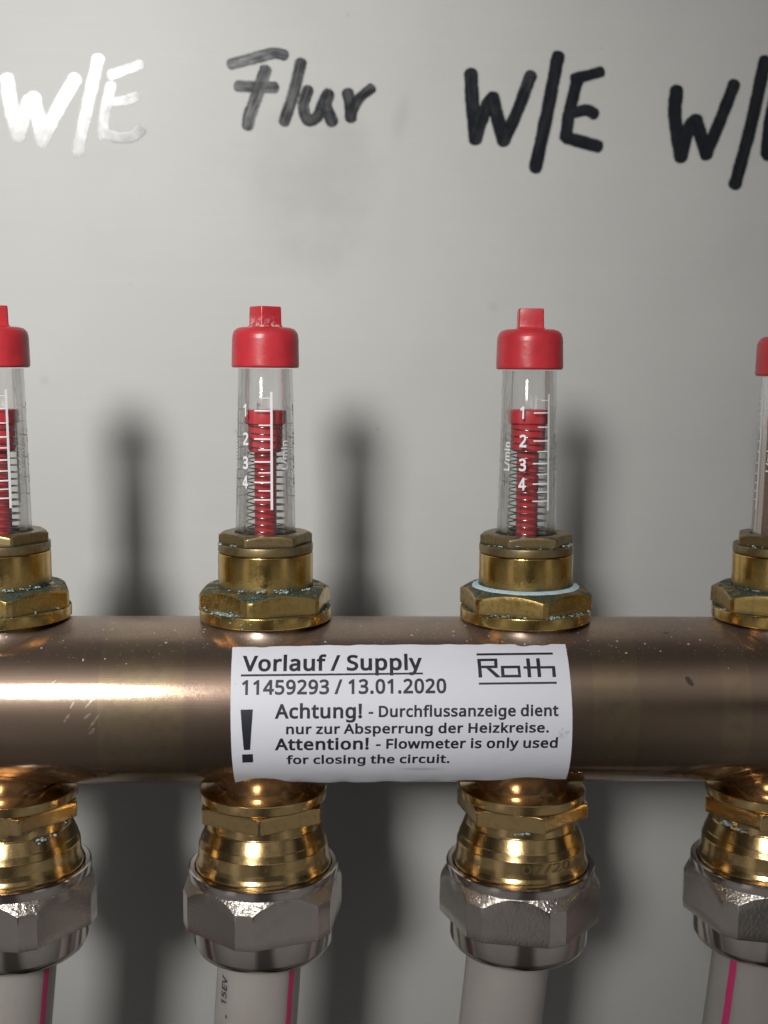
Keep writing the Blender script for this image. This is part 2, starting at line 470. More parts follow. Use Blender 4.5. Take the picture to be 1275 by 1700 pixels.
def make_hose():
    m = Mat('milky_plastic_hose')
    m.set(Base_Color=m.mix(m.noise(0.15, 3), (0.43, 0.395, 0.37), (0.37, 0.34, 0.32)), Roughness=0.35)
    m.b.inputs['Subsurface Weight'].default_value = 0.6
    m.b.inputs['Subsurface Radius'].default_value = (0.006, 0.005, 0.0045)
    m.b.inputs['Subsurface Scale'].default_value = 1.0
    m.set(Normal=m.bump(m.noise(0.5, 3, stretch=(1, 1, .15)), .1, .2))
    return m.m
HOSE = make_hose()

def make_panel():
    m = Mat('brushed_sheet_metal')
    br = m.noise(1.0, 4, 0.65, stretch=(0.035, 1.0, 2.2)); br2 = m.noise(1.0, 3, 0.6, stretch=(0.012, 1, .8)); big = m.noise(0.012, 4, 0.55); mott = m.noise(0.06, 5, 0.6)
    col = m.mix(m.step(big, .3, .7), (0.462, 0.462, 0.446), (0.425, 0.424, 0.410))
    col = m.mix(m.step(br, .3, .7, 0, .05), col, (0.36, 0.36, 0.355))
    col = m.mix(m.step(br2, .4, .75, 0, .04), col, (0.60, 0.60, 0.58))
    col = m.mix(m.step(mott, .5, .75, 0, .10), col, (0.34, 0.33, 0.31))
    wob = m.noise(0.07, 5, .6)
    # finger-wiped grey smear under the word in the middle, small grey spots
    sme = m.math('MULTIPLY', m.ellipse(-18, 106, 20, 27, soft=.55, wob=wob), m.step(mott, .3, .7, .05, .22))
    sme = m.math('MAXIMUM', sme, m.math('MULTIPLY', m.ellipse(3, 122, 3.0, 9, soft=.9, wob=wob, rot=-12), .18))
    for (u, v, r, k) in ((-35.5, 48.6, .55, .5), (-1.8, 49.4, .6, .45), (-64.8, 47.8, .5, .25), (-80.6, 60.3, 1.6, .15), (25.5, 78.5, 1.8, .14), (49.6, 138.2, .5, .3), (-9.5, 144.6, .6, .3), (-60, 83, .5, .2)):
        sme = m.math('MAXIMUM', sme, m.math('MULTIPLY', m.ellipse(u, v, r, r, soft=.8, wob=m.noise(.5, 3)), k))
    col = m.mix(sme, col, (0.20, 0.20, 0.20))
    m.set(Base_Color=col, Metallic=0.03, Specular_IOR_Level=0.35, Roughness=m.math('ADD', 0.52, m.math('MULTIPLY', m.math('SUBTRACT', br, .5), .04)))
    m.set(Normal=m.bump(m.noise(3, 3), .01, .15))
    return m.m
PANEL = make_panel()

def make_ink():
    m = Mat('black_marker_ink')
    st = m.attr('stroke', 'Vector'); x = m.n.new('ShaderNodeSeparateXYZ'); m.l.new(st, x.inputs[0])
    u, v, fade = x.outputs      # u mm along the stroke, v -1..1 across it, fade = how dry the pen runs
    streak = m.n.new('ShaderNodeTexNoise'); streak.inputs['Scale'].default_value = 1.0; streak.inputs['Detail'].default_value = 4
    vm = m.n.new('ShaderNodeVectorMath'); vm.operation = 'MULTIPLY'; m.l.new(st, vm.inputs[0]); vm.inputs[1].default_value = (0.12, 3.2, 0.0)
    va = m.n.new('ShaderNodeVectorMath'); va.operation = 'ADD'; m.l.new(vm.outputs[0], va.inputs[0])
    sc_ = m.n.new('ShaderNodeVectorMath'); sc_.operation = 'SCALE'; sc_.inputs['Scale'].default_value = .02; m.l.new(m.mm, sc_.inputs[0]); m.l.new(sc_.outputs[0], va.inputs[1])
    m.l.new(va.outputs[0], streak.inputs['Vector'])
    edge = m.math('ADD', m.math('ABSOLUTE', v), m.math('MULTIPLY', m.math('SUBTRACT', m.noise(1.1, 3, .6), .5), .35))
    al = m.step(edge, 0.99, 0.80)
    thin = m.math('MULTIPLY', m.math('ADD', m.step(streak.outputs[0], 0.40, 0.62, 0.0, .55), m.step(m.noise(.35, 4, .6), .45, .7, 0, .25)), fade)
    al = m.math('MULTIPLY', al, m.math('SUBTRACT', 0.985, thin, clamp=True))
    m.set(Base_Color=(0.012, 0.014, 0.018), Roughness=m.step(m.math('ADD', streak.outputs[0], m.math('MULTIPLY', m.math('SUBTRACT', m.noise(.45, 4, .6), .5), .8)), .3, .75, 0.17, 0.17 + .10), Alpha=al, IOR=1.55, Specular_IOR_Level=m.step(m.math('ADD', m.math('MULTIPLY', streak.outputs[0], .6), m.math('MULTIPLY', m.noise(.5, 4, .65), .4)), .38, .62, .36, .54))
    m.set(Normal=m.bump(streak.outputs[0], .03, .15))
    return m.m
INK = make_ink()

# ------------------------------------------------------------------ text
GLYPHS = {'!':(248,[58,43,59,61,64,75,72,85,83,92,94,96,107,97,120,96,132,92,142,85,151,75,156,61,157,43,156,26,151,12,142,2,132,-6,120,-10,107,-11,94,-10,83,-6,72,2,64,12,59,26,131,161,85,161,65,573,151,573,59,134,37,599,179,599,156,134,88,122,108,124,126,122,71,116,144,116,54,105,160,105,40,88,174,89,33,67,182,67,31,43,184,43,33,20,182,20,40,-1,174,-1,53,-18,161,-18,70,-30,144,-30,126,-36,88,-36,108,-38],[25,27,26,25,24,27,5,7,6,4,7,5,4,8,7,3,8,4,3,9,8,2,9,3,2,10,9,1,10,2,1,11,10,0,11,1,0,12,11,23,12,0,23,13,12,22,13,23,22,14,13,21,14,22,21,15,14,20,15,21,20,16,15,20,17,16,19,17,20,19,18,17,25,26,29,25,29,28,26,27,30,26,30,29,24,25,28,24,28,31,24,27,30,24,30,31,5,6,33,5,33,32,6,7,34,6,34,33,4,5,32,4,32,35,7,8,36,7,36,34,3,4,35,3,35,37,8,9,38,8,38,36,2,3,37,2,37,39,9,10,40,9,40,38,1,2,39,1,39,41,10,11,42,10,42,40,0,1,41,0,41,43,11,12,44,11,44,42,0,23,45,0,45,43,12,13,46,12,46,44,22,23,45,22,45,47,13,14,48,13,48,46,21,22,47,21,47,49,14,15,50,14,50,48,20,21,49,20,49,51,15,16,52,15,52,50,16,17,53,16,53,52,19,20,51,19,51,54,18,19,54,18,54,55,17,18,55,17,55,53]),
"'":(213,[128,573,112,366,68,366,52,573,43,339,23,599,157,599,137,339],[2,0,3,2,1,0,2,3,5,2,5,4,0,3,5,0,5,6,1,2,4,1,4,7,0,1,7,0,7,6]),
'-':(291,[32,184,32,246,226,246,226,184,5,157,5,273,253,273,253,157],[0,2,1,0,3,2,0,1,5,0,5,4,1,2,6,1,6,5,0,3,7,0,7,4,2,3,7,2,7,6]),
'.':(247,[58,43,59,61,64,75,72,85,82,92,94,96,107,97,120,96,132,92,142,85,151,75,156,61,157,43,156,26,151,12,142,2,132,-6,120,-10,107,-11,94,-10,82,-6,72,2,64,12,59,26,88,122,107,124,126,122,70,116,143,116,54,105,160,105,40,88,174,89,33,67,182,67,31,43,184,43,33,20,182,20,40,-1,174,-1,53,-18,161,-18,70,-30,144,-30,126,-36,88,-36,107,-38],[5,7,6,4,7,5,4,8,7,3,8,4,3,9,8,2,9,3,2,10,9,1,10,2,1,11,10,0,11,1,0,12,11,23,12,0,23,13,12,22,13,23,22,14,13,21,14,22,21,15,14,20,15,21,20,16,15,20,17,16,19,17,20,19,18,17,5,6,25,5,25,24,6,7,26,6,26,25,4,5,24,4,24,27,7,8,28,7,28,26,3,4,27,3,27,29,8,9,30,8,30,28,2,3,29,2,29,31,9,10,32,9,32,30,1,2,31,1,31,33,10,11,34,10,34,32,0,1,33,0,33,35,11,12,36,11,36,34,0,23,37,0,37,35,12,13,38,12,38,36,22,23,37,22,37,39,13,14,40,13,40,38,21,22,39,21,39,41,14,15,42,14,42,40,20,21,41,20,41,43,15,16,44,15,44,42,16,17,45,16,45,44,19,20,43,19,43,46,18,19,46,18,46,47,17,18,47,17,47,45]),
'/':(331,[290,573,77,0,8,0,221,573,-31,-27,203,599,329,599,96,-27],[2,0,3,2,1,0,2,3,5,2,5,4,0,3,5,0,5,6,1,2,4,1,4,7,0,1,7,0,7,6]),
'0':(491,[419,287,418,242,415,201,409,163,401,128,390,97,376,70,359,47,339,27,316,12,290,1,261,-6,229,-8,188,-4,153,8,122,27,97,54,76,88,60,129,48,176,42,229,39,287,41,346,48,399,58,446,73,486,93,520,119,547,149,566,186,578,229,581,269,578,304,566,335,547,361,520,382,486,399,446,410,399,417,346,110,287,111,238,115,194,121,156,131,125,143,98,159,78,178,64,202,55,229,52,256,55,279,64,298,78,314,98,326,124,336,156,343,194,347,238,348,287,347,336,343,380,336,417,326,449,314,475,298,495,279,510,256,518,229,521,202,518,178,510,159,495,143,475,131,449,121,417,115,380,111,336,181,604,229,608,274,604,138,590,316,590,101,567,352,568,72,536,382,537,229,494,208,492,249,492,49,498,406,499,266,486,192,486,178,476,279,476,166,461,291,461,424,454,32,454,156,439,301,439,148,411,310,411,21,404,437,404,142,376,316,376,15,348,444,348,138,335,320,335,12,287,446,287,137,287,321,287,15,226,138,239,320,239,445,241,442,198,142,198,316,197,22,171,435,158,148,162,310,162,34,121,426,121,156,134,301,134,52,76,414,87,166,113,291,112,178,98,279,97,399,56,75,38,192,88,266,87,379,29,208,81,249,81,229,79,105,6,356,6,329,-12,141,-17,299,-25,183,-31,265,-32,228,-35],[29,31,30,28,31,29,28,32,31,27,32,28,27,33,32,26,33,27,26,66,33,66,34,33,26,67,66,65,34,66,25,67,26,65,35,34,64,35,65,25,68,67,25,69,68,63,35,64,25,70,69,62,35,63,62,36,35,24,70,25,24,71,70,61,36,62,24,72,71,60,36,61,23,72,24,60,37,36,23,73,72,59,37,60,22,73,23,59,38,37,22,74,73,58,38,59,21,74,22,58,0,38,21,39,74,57,0,58,20,39,21,20,40,39,56,0,57,56,1,0,56,2,1,20,41,40,55,2,56,19,41,20,55,3,2,19,42,41,54,3,55,18,42,19,54,4,3,18,43,42,53,4,54,17,43,18,53,5,4,17,44,43,52,5,53,17,45,44,51,5,52,51,6,5,16,45,17,16,46,45,50,6,51,50,7,6,16,47,46,49,7,50,16,48,47,48,7,49,15,48,16,15,7,48,15,8,7,15,9,8,14,9,15,14,10,9,13,10,14,13,11,10,12,11,13,29,30,76,29,76,75,30,31,77,30,77,76,28,29,75,28,75,78,31,32,79,31,79,77,27,28,78,27,78,80,32,33,81,32,81,79,26,27,80,26,80,82,33,34,83,33,83,81,66,67,85,66,85,84,65,66,84,65,84,86,25,26,82,25,82,87,34,35,88,34,88,83,64,65,86,64,86,89,67,68,90,67,90,85,68,69,91,68,91,90,63,64,89,63,89,92,69,70,93,69,93,91,62,63,92,62,92,94,35,36,95,35,95,88,24,25,87,24,87,96,70,71,97,70,97,93,61,62,94,61,94,98,71,72,99,71,99,97,60,61,98,60,98,100,23,24,96,23,96,101,36,37,102,36,102,95,72,73,103,72,103,99,59,60,100,59,100,104,22,23,101,22,101,105,37,38,106,37,106,102,73,74,107,73,107,103,58,59,104,58,104,108,21,22,105,21,105,109,0,38,106,0,106,110,39,74,107,39,107,111,57,58,108,57,108,112,20,21,109,20,109,113,39,40,114,39,114,111,56,57,112,56,112,115,0,1,116,0,116,110,1,2,117,1,117,116,40,41,118,40,118,114,55,56,115,55,115,119,19,20,113,19,113,120,2,3,121,2,121,117,41,42,122,41,122,118,54,55,119,54,119,123,18,19,120,18,120,124,3,4,125,3,125,121,42,43,126,42,126,122,53,54,123,53,123,127,17,18,124,17,124,128,4,5,129,4,129,125,43,44,130,43,130,126,52,53,127,52,127,131,44,45,132,44,132,130,51,52,131,51,131,133,5,6,134,5,134,129,16,17,128,16,128,135,45,46,136,45,136,132,50,51,133,50,133,137,6,7,138,6,138,134,46,47,139,46,139,136,49,50,137,49,137,140,47,48,141,47,141,139,48,49,140,48,140,141,15,16,135,15,135,142,7,8,143,7,143,138,8,9,144,8,144,143,14,15,142,14,142,145,9,10,146,9,146,144,13,14,145,13,145,147,10,11,148,10,148,146,12,13,147,12,147,149,11,12,149,11,149,148]),
'1':(491,[285,0,216,0,216,400,216,415,216,428,216,439,216,450,217,460,217,470,218,479,218,489,219,499,211,491,203,483,196,477,188,471,179,463,169,455,108,405,71,452,226,573,285,573,34,457,217,599,312,599,312,-27,194,444,229,471,192,490,221,464,191,481,213,457,190,471,205,450,197,443,190,461,186,434,190,451,104,367,189,440,189,428,189,415,189,400,189,-27],[19,21,20,19,11,21,11,0,21,19,12,11,10,0,11,19,13,12,9,0,10,19,14,13,8,0,9,19,15,14,19,16,15,7,0,8,19,17,16,6,0,7,19,18,17,5,0,6,4,0,5,3,0,4,2,0,3,1,0,2,19,20,23,19,23,22,20,21,24,20,24,23,0,21,24,0,24,25,11,12,27,11,27,26,10,11,26,10,26,28,12,13,29,12,29,27,9,10,28,9,28,30,13,14,31,13,31,29,8,9,30,8,30,32,14,15,33,14,33,31,15,16,34,15,34,33,7,8,32,7,32,35,16,17,36,16,36,34,6,7,35,6,35,37,18,19,22,18,22,38,17,18,38,17,38,36,5,6,37,5,37,39,4,5,39,4,39,40,3,4,40,3,40,41,2,3,41,2,41,42,1,2,42,1,42,43,0,1,43,0,43,25]),
'2':(491,[417,0,38,0,38,59,188,210,216,238,240,264,261,287,280,309,295,331,306,353,315,376,320,399,322,424,318,453,309,477,294,496,273,510,249,518,221,520,194,519,169,514,147,506,126,495,104,482,83,466,45,513,60,526,77,537,94,548,113,557,132,565,153,572,174,577,197,580,221,581,255,579,285,572,313,562,336,548,356,531,372,510,384,485,391,458,394,428,392,399,386,371,375,344,361,318,344,292,324,267,301,241,275,214,247,185,128,67,128,64,417,64,195,606,221,608,258,605,170,603,293,598,146,598,324,587,123,590,101,582,352,570,81,571,376,549,62,560,44,547,395,524,7,517,220,493,197,492,243,491,177,488,261,485,158,481,78,429,119,459,139,472,410,495,275,476,286,463,418,463,292,447,421,428,295,424,418,395,293,403,289,383,411,363,282,364,400,333,272,345,385,304,258,325,366,276,241,305,345,249,220,282,321,222,196,257,294,195,169,229,266,166,12,70,154,56,154,91,444,91,444,-27,12,-27],[33,35,34,32,35,33,32,36,35,31,36,32,31,37,36,30,37,31,29,37,30,29,38,37,28,38,29,28,39,38,27,39,28,26,39,27,26,18,39,18,40,39,25,18,26,25,19,18,17,40,18,25,20,19,16,40,17,25,21,20,24,23,25,23,22,25,22,21,25,16,41,40,15,41,16,14,41,15,14,42,41,13,42,14,13,43,42,12,43,13,12,44,43,11,44,12,10,44,11,10,45,44,9,45,10,9,46,45,8,46,9,8,47,46,7,47,8,7,48,47,6,48,7,6,49,48,5,49,6,5,50,49,4,50,5,4,51,50,3,51,4,3,52,51,2,52,3,2,53,52,2,54,53,2,55,54,2,0,55,1,0,2,33,34,57,33,57,56,34,35,58,34,58,57,32,33,56,32,56,59,35,36,60,35,60,58,31,32,59,31,59,61,36,37,62,36,62,60,30,31,61,30,61,63,29,30,63,29,63,64,37,38,65,37,65,62,28,29,64,28,64,66,38,39,67,38,67,65,27,28,66,27,66,68,26,27,68,26,68,69,39,40,70,39,70,67,25,26,69,25,69,71,18,19,73,18,73,72,17,18,72,17,72,74,19,20,75,19,75,73,16,17,74,16,74,76,20,21,77,20,77,75,24,25,71,24,71,78,23,24,78,23,78,79,22,23,79,22,79,80,21,22,80,21,80,77,40,41,81,40,81,70,15,16,76,15,76,82,14,15,82,14,82,83,41,42,84,41,84,81,13,14,83,13,83,85,42,43,86,42,86,84,12,13,85,12,85,87,43,44,88,43,88,86,11,12,87,11,87,89,10,11,89,10,89,90,44,45,91,44,91,88,9,10,90,9,90,92,45,46,93,45,93,91,8,9,92,8,92,94,46,47,95,46,95,93,7,8,94,7,94,96,47,48,97,47,97,95,6,7,96,6,96,98,48,49,99,48,99,97,5,6,98,5,98,100,49,50,101,49,101,99,4,5,100,4,100,102,50,51,103,50,103,101,3,4,102,3,102,104,51,52,105,51,105,103,2,3,104,2,104,106,52,53,107,52,107,105,53,54,108,53,108,107,54,55,109,54,109,108,0,55,109,0,109,110,1,2,106,1,106,111,0,1,111,0,111,110]),
'3':(491,[395,439,394,414,389,392,381,372,370,355,356,339,340,326,321,316,300,307,277,302,277,298,319,290,353,276,379,255,398,229,409,198,413,163,410,131,403,101,390,74,371,50,348,30,318,14,283,2,241,-6,193,-8,164,-7,136,-5,110,-1,85,5,60,13,36,23,36,89,61,78,87,69,114,61,141,56,168,52,194,51,241,55,278,65,305,81,324,104,335,132,339,164,337,187,331,206,320,223,306,236,288,247,265,255,240,261,211,264,179,265,123,265,123,326,180,326,209,327,236,332,259,339,278,350,294,362,307,377,316,394,321,413,323,434,320,460,311,481,295,498,274,511,249,519,219,521,199,521,181,519,164,515,147,511,132,505,117,498,103,491,89,482,75,473,39,521,61,537,87,550,115,563,147,573,181,579,218,581,273,576,317,563,352,540,376,511,390,477,178,605,219,608,278,603,140,599,329,587,106,588,75,575,370,561,47,559,399,526,1,528,68,437,103,459,116,467,129,474,142,480,156,485,170,489,185,492,201,494,218,494,244,492,263,486,417,485,278,477,288,466,294,452,422,439,296,433,420,410,295,418,415,384,291,405,284,392,405,360,275,382,391,338,263,372,375,320,248,364,355,304,229,358,206,354,179,352,332,291,97,239,97,352,308,282,304,281,304,320,327,316,367,299,178,239,209,237,399,274,235,234,258,229,276,222,422,242,290,214,300,205,436,204,306,195,311,181,440,163,312,165,309,138,437,126,301,118,428,92,287,102,413,60,9,6,9,130,71,103,267,90,95,95,391,31,120,88,236,81,146,82,170,79,194,78,363,8,329,-11,50,-12,289,-25,77,-21,105,-28,244,-32,133,-32,163,-34,194,-35],[86,88,87,85,88,86,85,89,88,84,89,85,83,89,84,83,90,89,82,90,83,82,91,90,81,71,82,71,91,82,80,79,81,79,78,81,78,77,81,77,76,81,76,75,81,75,74,81,74,73,81,73,72,81,72,71,81,70,91,71,69,91,70,69,92,91,68,92,69,67,92,68,66,92,67,66,0,92,65,0,66,65,1,0,64,1,65,64,2,1,63,2,64,62,2,63,62,3,2,61,3,62,61,4,3,60,4,61,60,5,4,59,5,60,59,6,5,58,6,59,57,6,58,56,6,57,56,7,6,54,56,55,54,7,56,54,8,7,54,9,8,54,10,9,54,11,10,54,12,11,54,53,12,53,52,12,52,13,12,51,13,52,50,13,51,49,13,50,49,14,13,48,14,49,47,14,48,47,15,14,46,15,47,45,15,46,45,16,15,44,16,45,43,16,44,43,17,16,42,17,43,42,18,17,41,18,42,41,19,18,31,33,32,40,19,41,31,34,33,40,20,19,31,35,34,39,20,40,31,36,35,31,37,36,38,20,39,31,38,37,31,20,38,31,21,20,31,22,21,30,22,31,30,23,22,29,23,30,28,23,29,28,24,23,27,24,28,26,24,27,26,25,24,86,87,94,86,94,93,87,88,95,87,95,94,85,86,93,85,93,96,88,89,97,88,97,95,84,85,96,84,96,98,83,84,98,83,98,99,89,90,100,89,100,97,82,83,99,82,99,101,90,91,102,90,102,100,81,82,101,81,101,103,80,81,103,80,103,104,79,80,104,79,104,105,78,79,105,78,105,106,77,78,106,77,106,107,76,77,107,76,107,108,75,76,108,75,108,109,74,75,109,74,109,110,73,74,110,73,110,111,72,73,111,72,111,112,71,72,112,71,112,113,70,71,113,70,113,114,69,70,114,69,114,115,91,92,116,91,116,102,68,69,115,68,115,117,67,68,117,67,117,118,66,67,118,66,118,119,0,92,116,0,116,120,65,66,119,65,119,121,0,1,122,0,122,120,64,65,121,64,121,123,1,2,124,1,124,122,63,64,123,63,123,125,62,63,125,62,125,126,2,3,127,2,127,124,61,62,126,61,126,128,3,4,129,3,129,127,60,61,128,60,128,130,4,5,131,4,131,129,59,60,130,59,130,132,5,6,133,5,133,131,58,59,132,58,132,134,57,58,134,57,134,135,56,57,135,56,135,136,6,7,137,6,137,133,54,55,139,54,139,138,55,56,136,55,136,139,7,8,140,7,140,137,8,9,141,8,141,140,9,10,142,9,142,141,10,11,143,10,143,142,11,12,144,11,144,143,53,54,138,53,138,145,52,53,145,52,145,146,12,13,147,12,147,144,51,52,146,51,146,148,50,51,148,50,148,149,49,50,149,49,149,150,13,14,151,13,151,147,48,49,150,48,150,152,47,48,152,47,152,153,14,15,154,14,154,151,46,47,153,46,153,155,45,46,155,45,155,156,15,16,157,15,157,154,44,45,156,44,156,158,43,44,158,43,158,159,16,17,160,16,160,157,42,43,159,42,159,161,17,18,162,17,162,160,41,42,161,41,161,163,18,19,164,18,164,162,31,32,166,31,166,165,32,33,167,32,167,166,40,41,163,40,163,168,33,34,169,33,169,167,19,20,170,19,170,164,34,35,171,34,171,169,39,40,168,39,168,172,35,36,173,35,173,171,36,37,174,36,174,173,38,39,172,38,172,175,37,38,175,37,175,174,20,21,176,20,176,170,21,22,177,21,177,176,30,31,165,30,165,178,22,23,179,22,179,177,29,30,178,29,178,180,28,29,180,28,180,181,23,24,182,23,182,179,27,28,181,27,181,183,26,27,183,26,183,184,25,26,184,25,184,185,24,25,185,24,185,182]),
'4':(491,[443,130,359,130,359,0,291,0,291,130,17,130,17,190,286,576,359,576,359,193,443,193,291,374,291,387,291,400,291,412,292,423,292,434,293,444,293,454,294,464,294,474,294,483,295,492,295,500,292,500,287,490,282,479,276,468,270,456,263,446,257,438,86,193,291,193,-10,199,272,603,386,603,267,473,309,473,386,220,312,479,268,493,267,484,306,467,267,474,299,455,267,465,293,443,266,455,286,432,266,446,280,422,265,435,138,220,265,424,265,412,264,400,264,387,264,374,264,220,470,220,470,103,-10,103,264,103,264,-27,386,103,386,-27],[6,24,7,24,8,7,24,23,8,23,9,8,6,25,24,22,9,23,21,9,22,6,26,25,20,9,21,6,27,26,19,9,20,6,28,27,18,9,19,6,29,28,17,9,18,6,30,29,16,9,17,6,31,30,15,9,16,14,9,15,13,9,14,12,9,13,11,9,12,32,9,11,6,32,31,6,9,32,6,10,9,6,0,10,5,0,6,4,0,5,3,1,4,1,0,4,3,2,1,6,7,34,6,34,33,7,8,35,7,35,34,23,24,37,23,37,36,8,9,38,8,38,35,24,25,39,24,39,37,22,23,36,22,36,40,21,22,40,21,40,41,25,26,42,25,42,39,20,21,41,20,41,43,26,27,44,26,44,42,19,20,43,19,43,45,27,28,46,27,46,44,18,19,45,18,45,47,28,29,48,28,48,46,17,18,47,17,47,49,29,30,50,29,50,48,16,17,49,16,49,51,30,31,52,30,52,50,15,16,51,15,51,53,14,15,53,14,53,54,13,14,54,13,54,55,12,13,55,12,55,56,11,12,56,11,56,57,11,32,58,11,58,57,31,32,58,31,58,52,9,10,59,9,59,38,0,10,59,0,59,60,5,6,33,5,33,61,4,5,61,4,61,62,3,4,62,3,62,63,0,1,64,0,64,60,2,3,63,2,63,65,1,2,65,1,65,64]),
'5':(491,[221,351,258,349,292,342,322,331,349,316,371,297,389,274,402,247,410,217,413,183,410,145,402,111,387,81,368,54,343,32,314,15,280,2,242,-5,199,-8,170,-7,142,-4,116,0,91,6,70,14,51,23,51,90,71,79,95,70,121,62,148,57,174,53,200,52,227,54,252,58,274,65,293,76,310,89,323,106,333,126,339,149,341,176,337,210,325,239,306,262,279,279,243,289,197,292,182,291,164,290,146,288,128,285,112,283,99,280,64,302,86,573,373,573,373,508,146,508,132,342,142,344,155,346,169,348,185,350,202,351,36,288,61,599,400,599,400,482,171,482,162,375,221,378,201,378,261,376,183,377,166,375,299,368,151,373,138,371,334,356,365,338,391,315,94,251,117,256,132,259,150,261,167,263,183,265,197,265,238,262,412,288,268,254,289,241,428,257,302,225,437,221,311,204,440,183,314,175,437,141,312,154,308,136,427,102,300,121,411,67,291,108,24,7,24,135,82,103,278,98,388,36,103,95,263,90,127,88,245,84,152,83,224,80,176,80,359,11,200,79,326,-10,59,-11,287,-24,84,-20,110,-26,245,-32,139,-31,168,-34,199,-35],[53,57,54,57,55,54,57,56,55,53,58,57,63,1,0,62,1,63,61,1,62,61,2,1,60,2,61,59,2,60,58,2,59,53,2,58,53,3,2,53,4,3,53,5,4,52,51,53,51,50,53,50,49,53,49,48,53,48,47,53,47,46,53,46,5,53,46,45,5,45,6,5,44,6,45,43,6,44,43,7,6,42,7,43,42,8,7,41,8,42,41,9,8,40,9,41,40,10,9,39,10,40,38,10,39,38,11,10,37,11,38,37,12,11,36,12,37,24,26,25,35,12,36,35,13,12,24,27,26,34,13,35,24,28,27,33,13,34,24,29,28,32,13,33,24,30,29,32,14,13,31,14,32,24,31,30,24,14,31,24,15,14,23,15,24,23,16,15,22,16,23,21,16,22,21,17,16,20,17,21,19,17,20,19,18,17,53,54,65,53,65,64,54,55,66,54,66,65,56,57,68,56,68,67,55,56,67,55,67,66,57,58,69,57,69,68,0,63,71,0,71,70,0,1,72,0,72,70,62,63,71,62,71,73,61,62,73,61,73,74,1,2,75,1,75,72,60,61,74,60,74,76,59,60,76,59,76,77,58,59,77,58,77,69,2,3,78,2,78,75,3,4,79,3,79,78,4,5,80,4,80,79,52,53,64,52,64,81,51,52,81,51,81,82,50,51,82,50,82,83,49,50,83,49,83,84,48,49,84,48,84,85,47,48,85,47,85,86,46,47,86,46,86,87,45,46,87,45,87,88,5,6,89,5,89,80,44,45,88,44,88,90,43,44,90,43,90,91,6,7,92,6,92,89,42,43,91,42,91,93,7,8,94,7,94,92,41,42,93,41,93,95,8,9,96,8,96,94,40,41,95,40,95,97,9,10,98,9,98,96,39,40,97,39,97,99,38,39,99,38,99,100,10,11,101,10,101,98,37,38,100,37,100,102,11,12,103,11,103,101,36,37,102,36,102,104,24,25,106,24,106,105,25,26,107,25,107,106,35,36,104,35,104,108,12,13,109,12,109,103,26,27,110,26,110,107,34,35,108,34,108,111,27,28,112,27,112,110,33,34,111,33,111,113,28,29,114,28,114,112,32,33,113,32,113,115,29,30,116,29,116,114,13,14,117,13,117,109,31,32,115,31,115,118,30,31,118,30,118,116,14,15,119,14,119,117,23,24,105,23,105,120,15,16,121,15,121,119,22,23,120,22,120,122,21,22,122,21,122,123,16,17,124,16,124,121,20,21,123,20,123,125,19,20,125,19,125,126,18,19,126,18,126,127,17,18,127,17,127,124]),
'7':(491,[109,0,344,508,35,508,35,573,419,573,419,518,187,0,8,482,8,599,446,599,446,512,302,482,204,-27,67,-27],[2,4,3,2,5,4,2,1,5,1,6,5,0,6,1,2,3,8,2,8,7,3,4,9,3,9,8,4,5,10,4,10,9,1,2,7,1,7,11,5,6,12,5,12,10,0,1,11,0,11,13,0,6,12,0,12,13]),
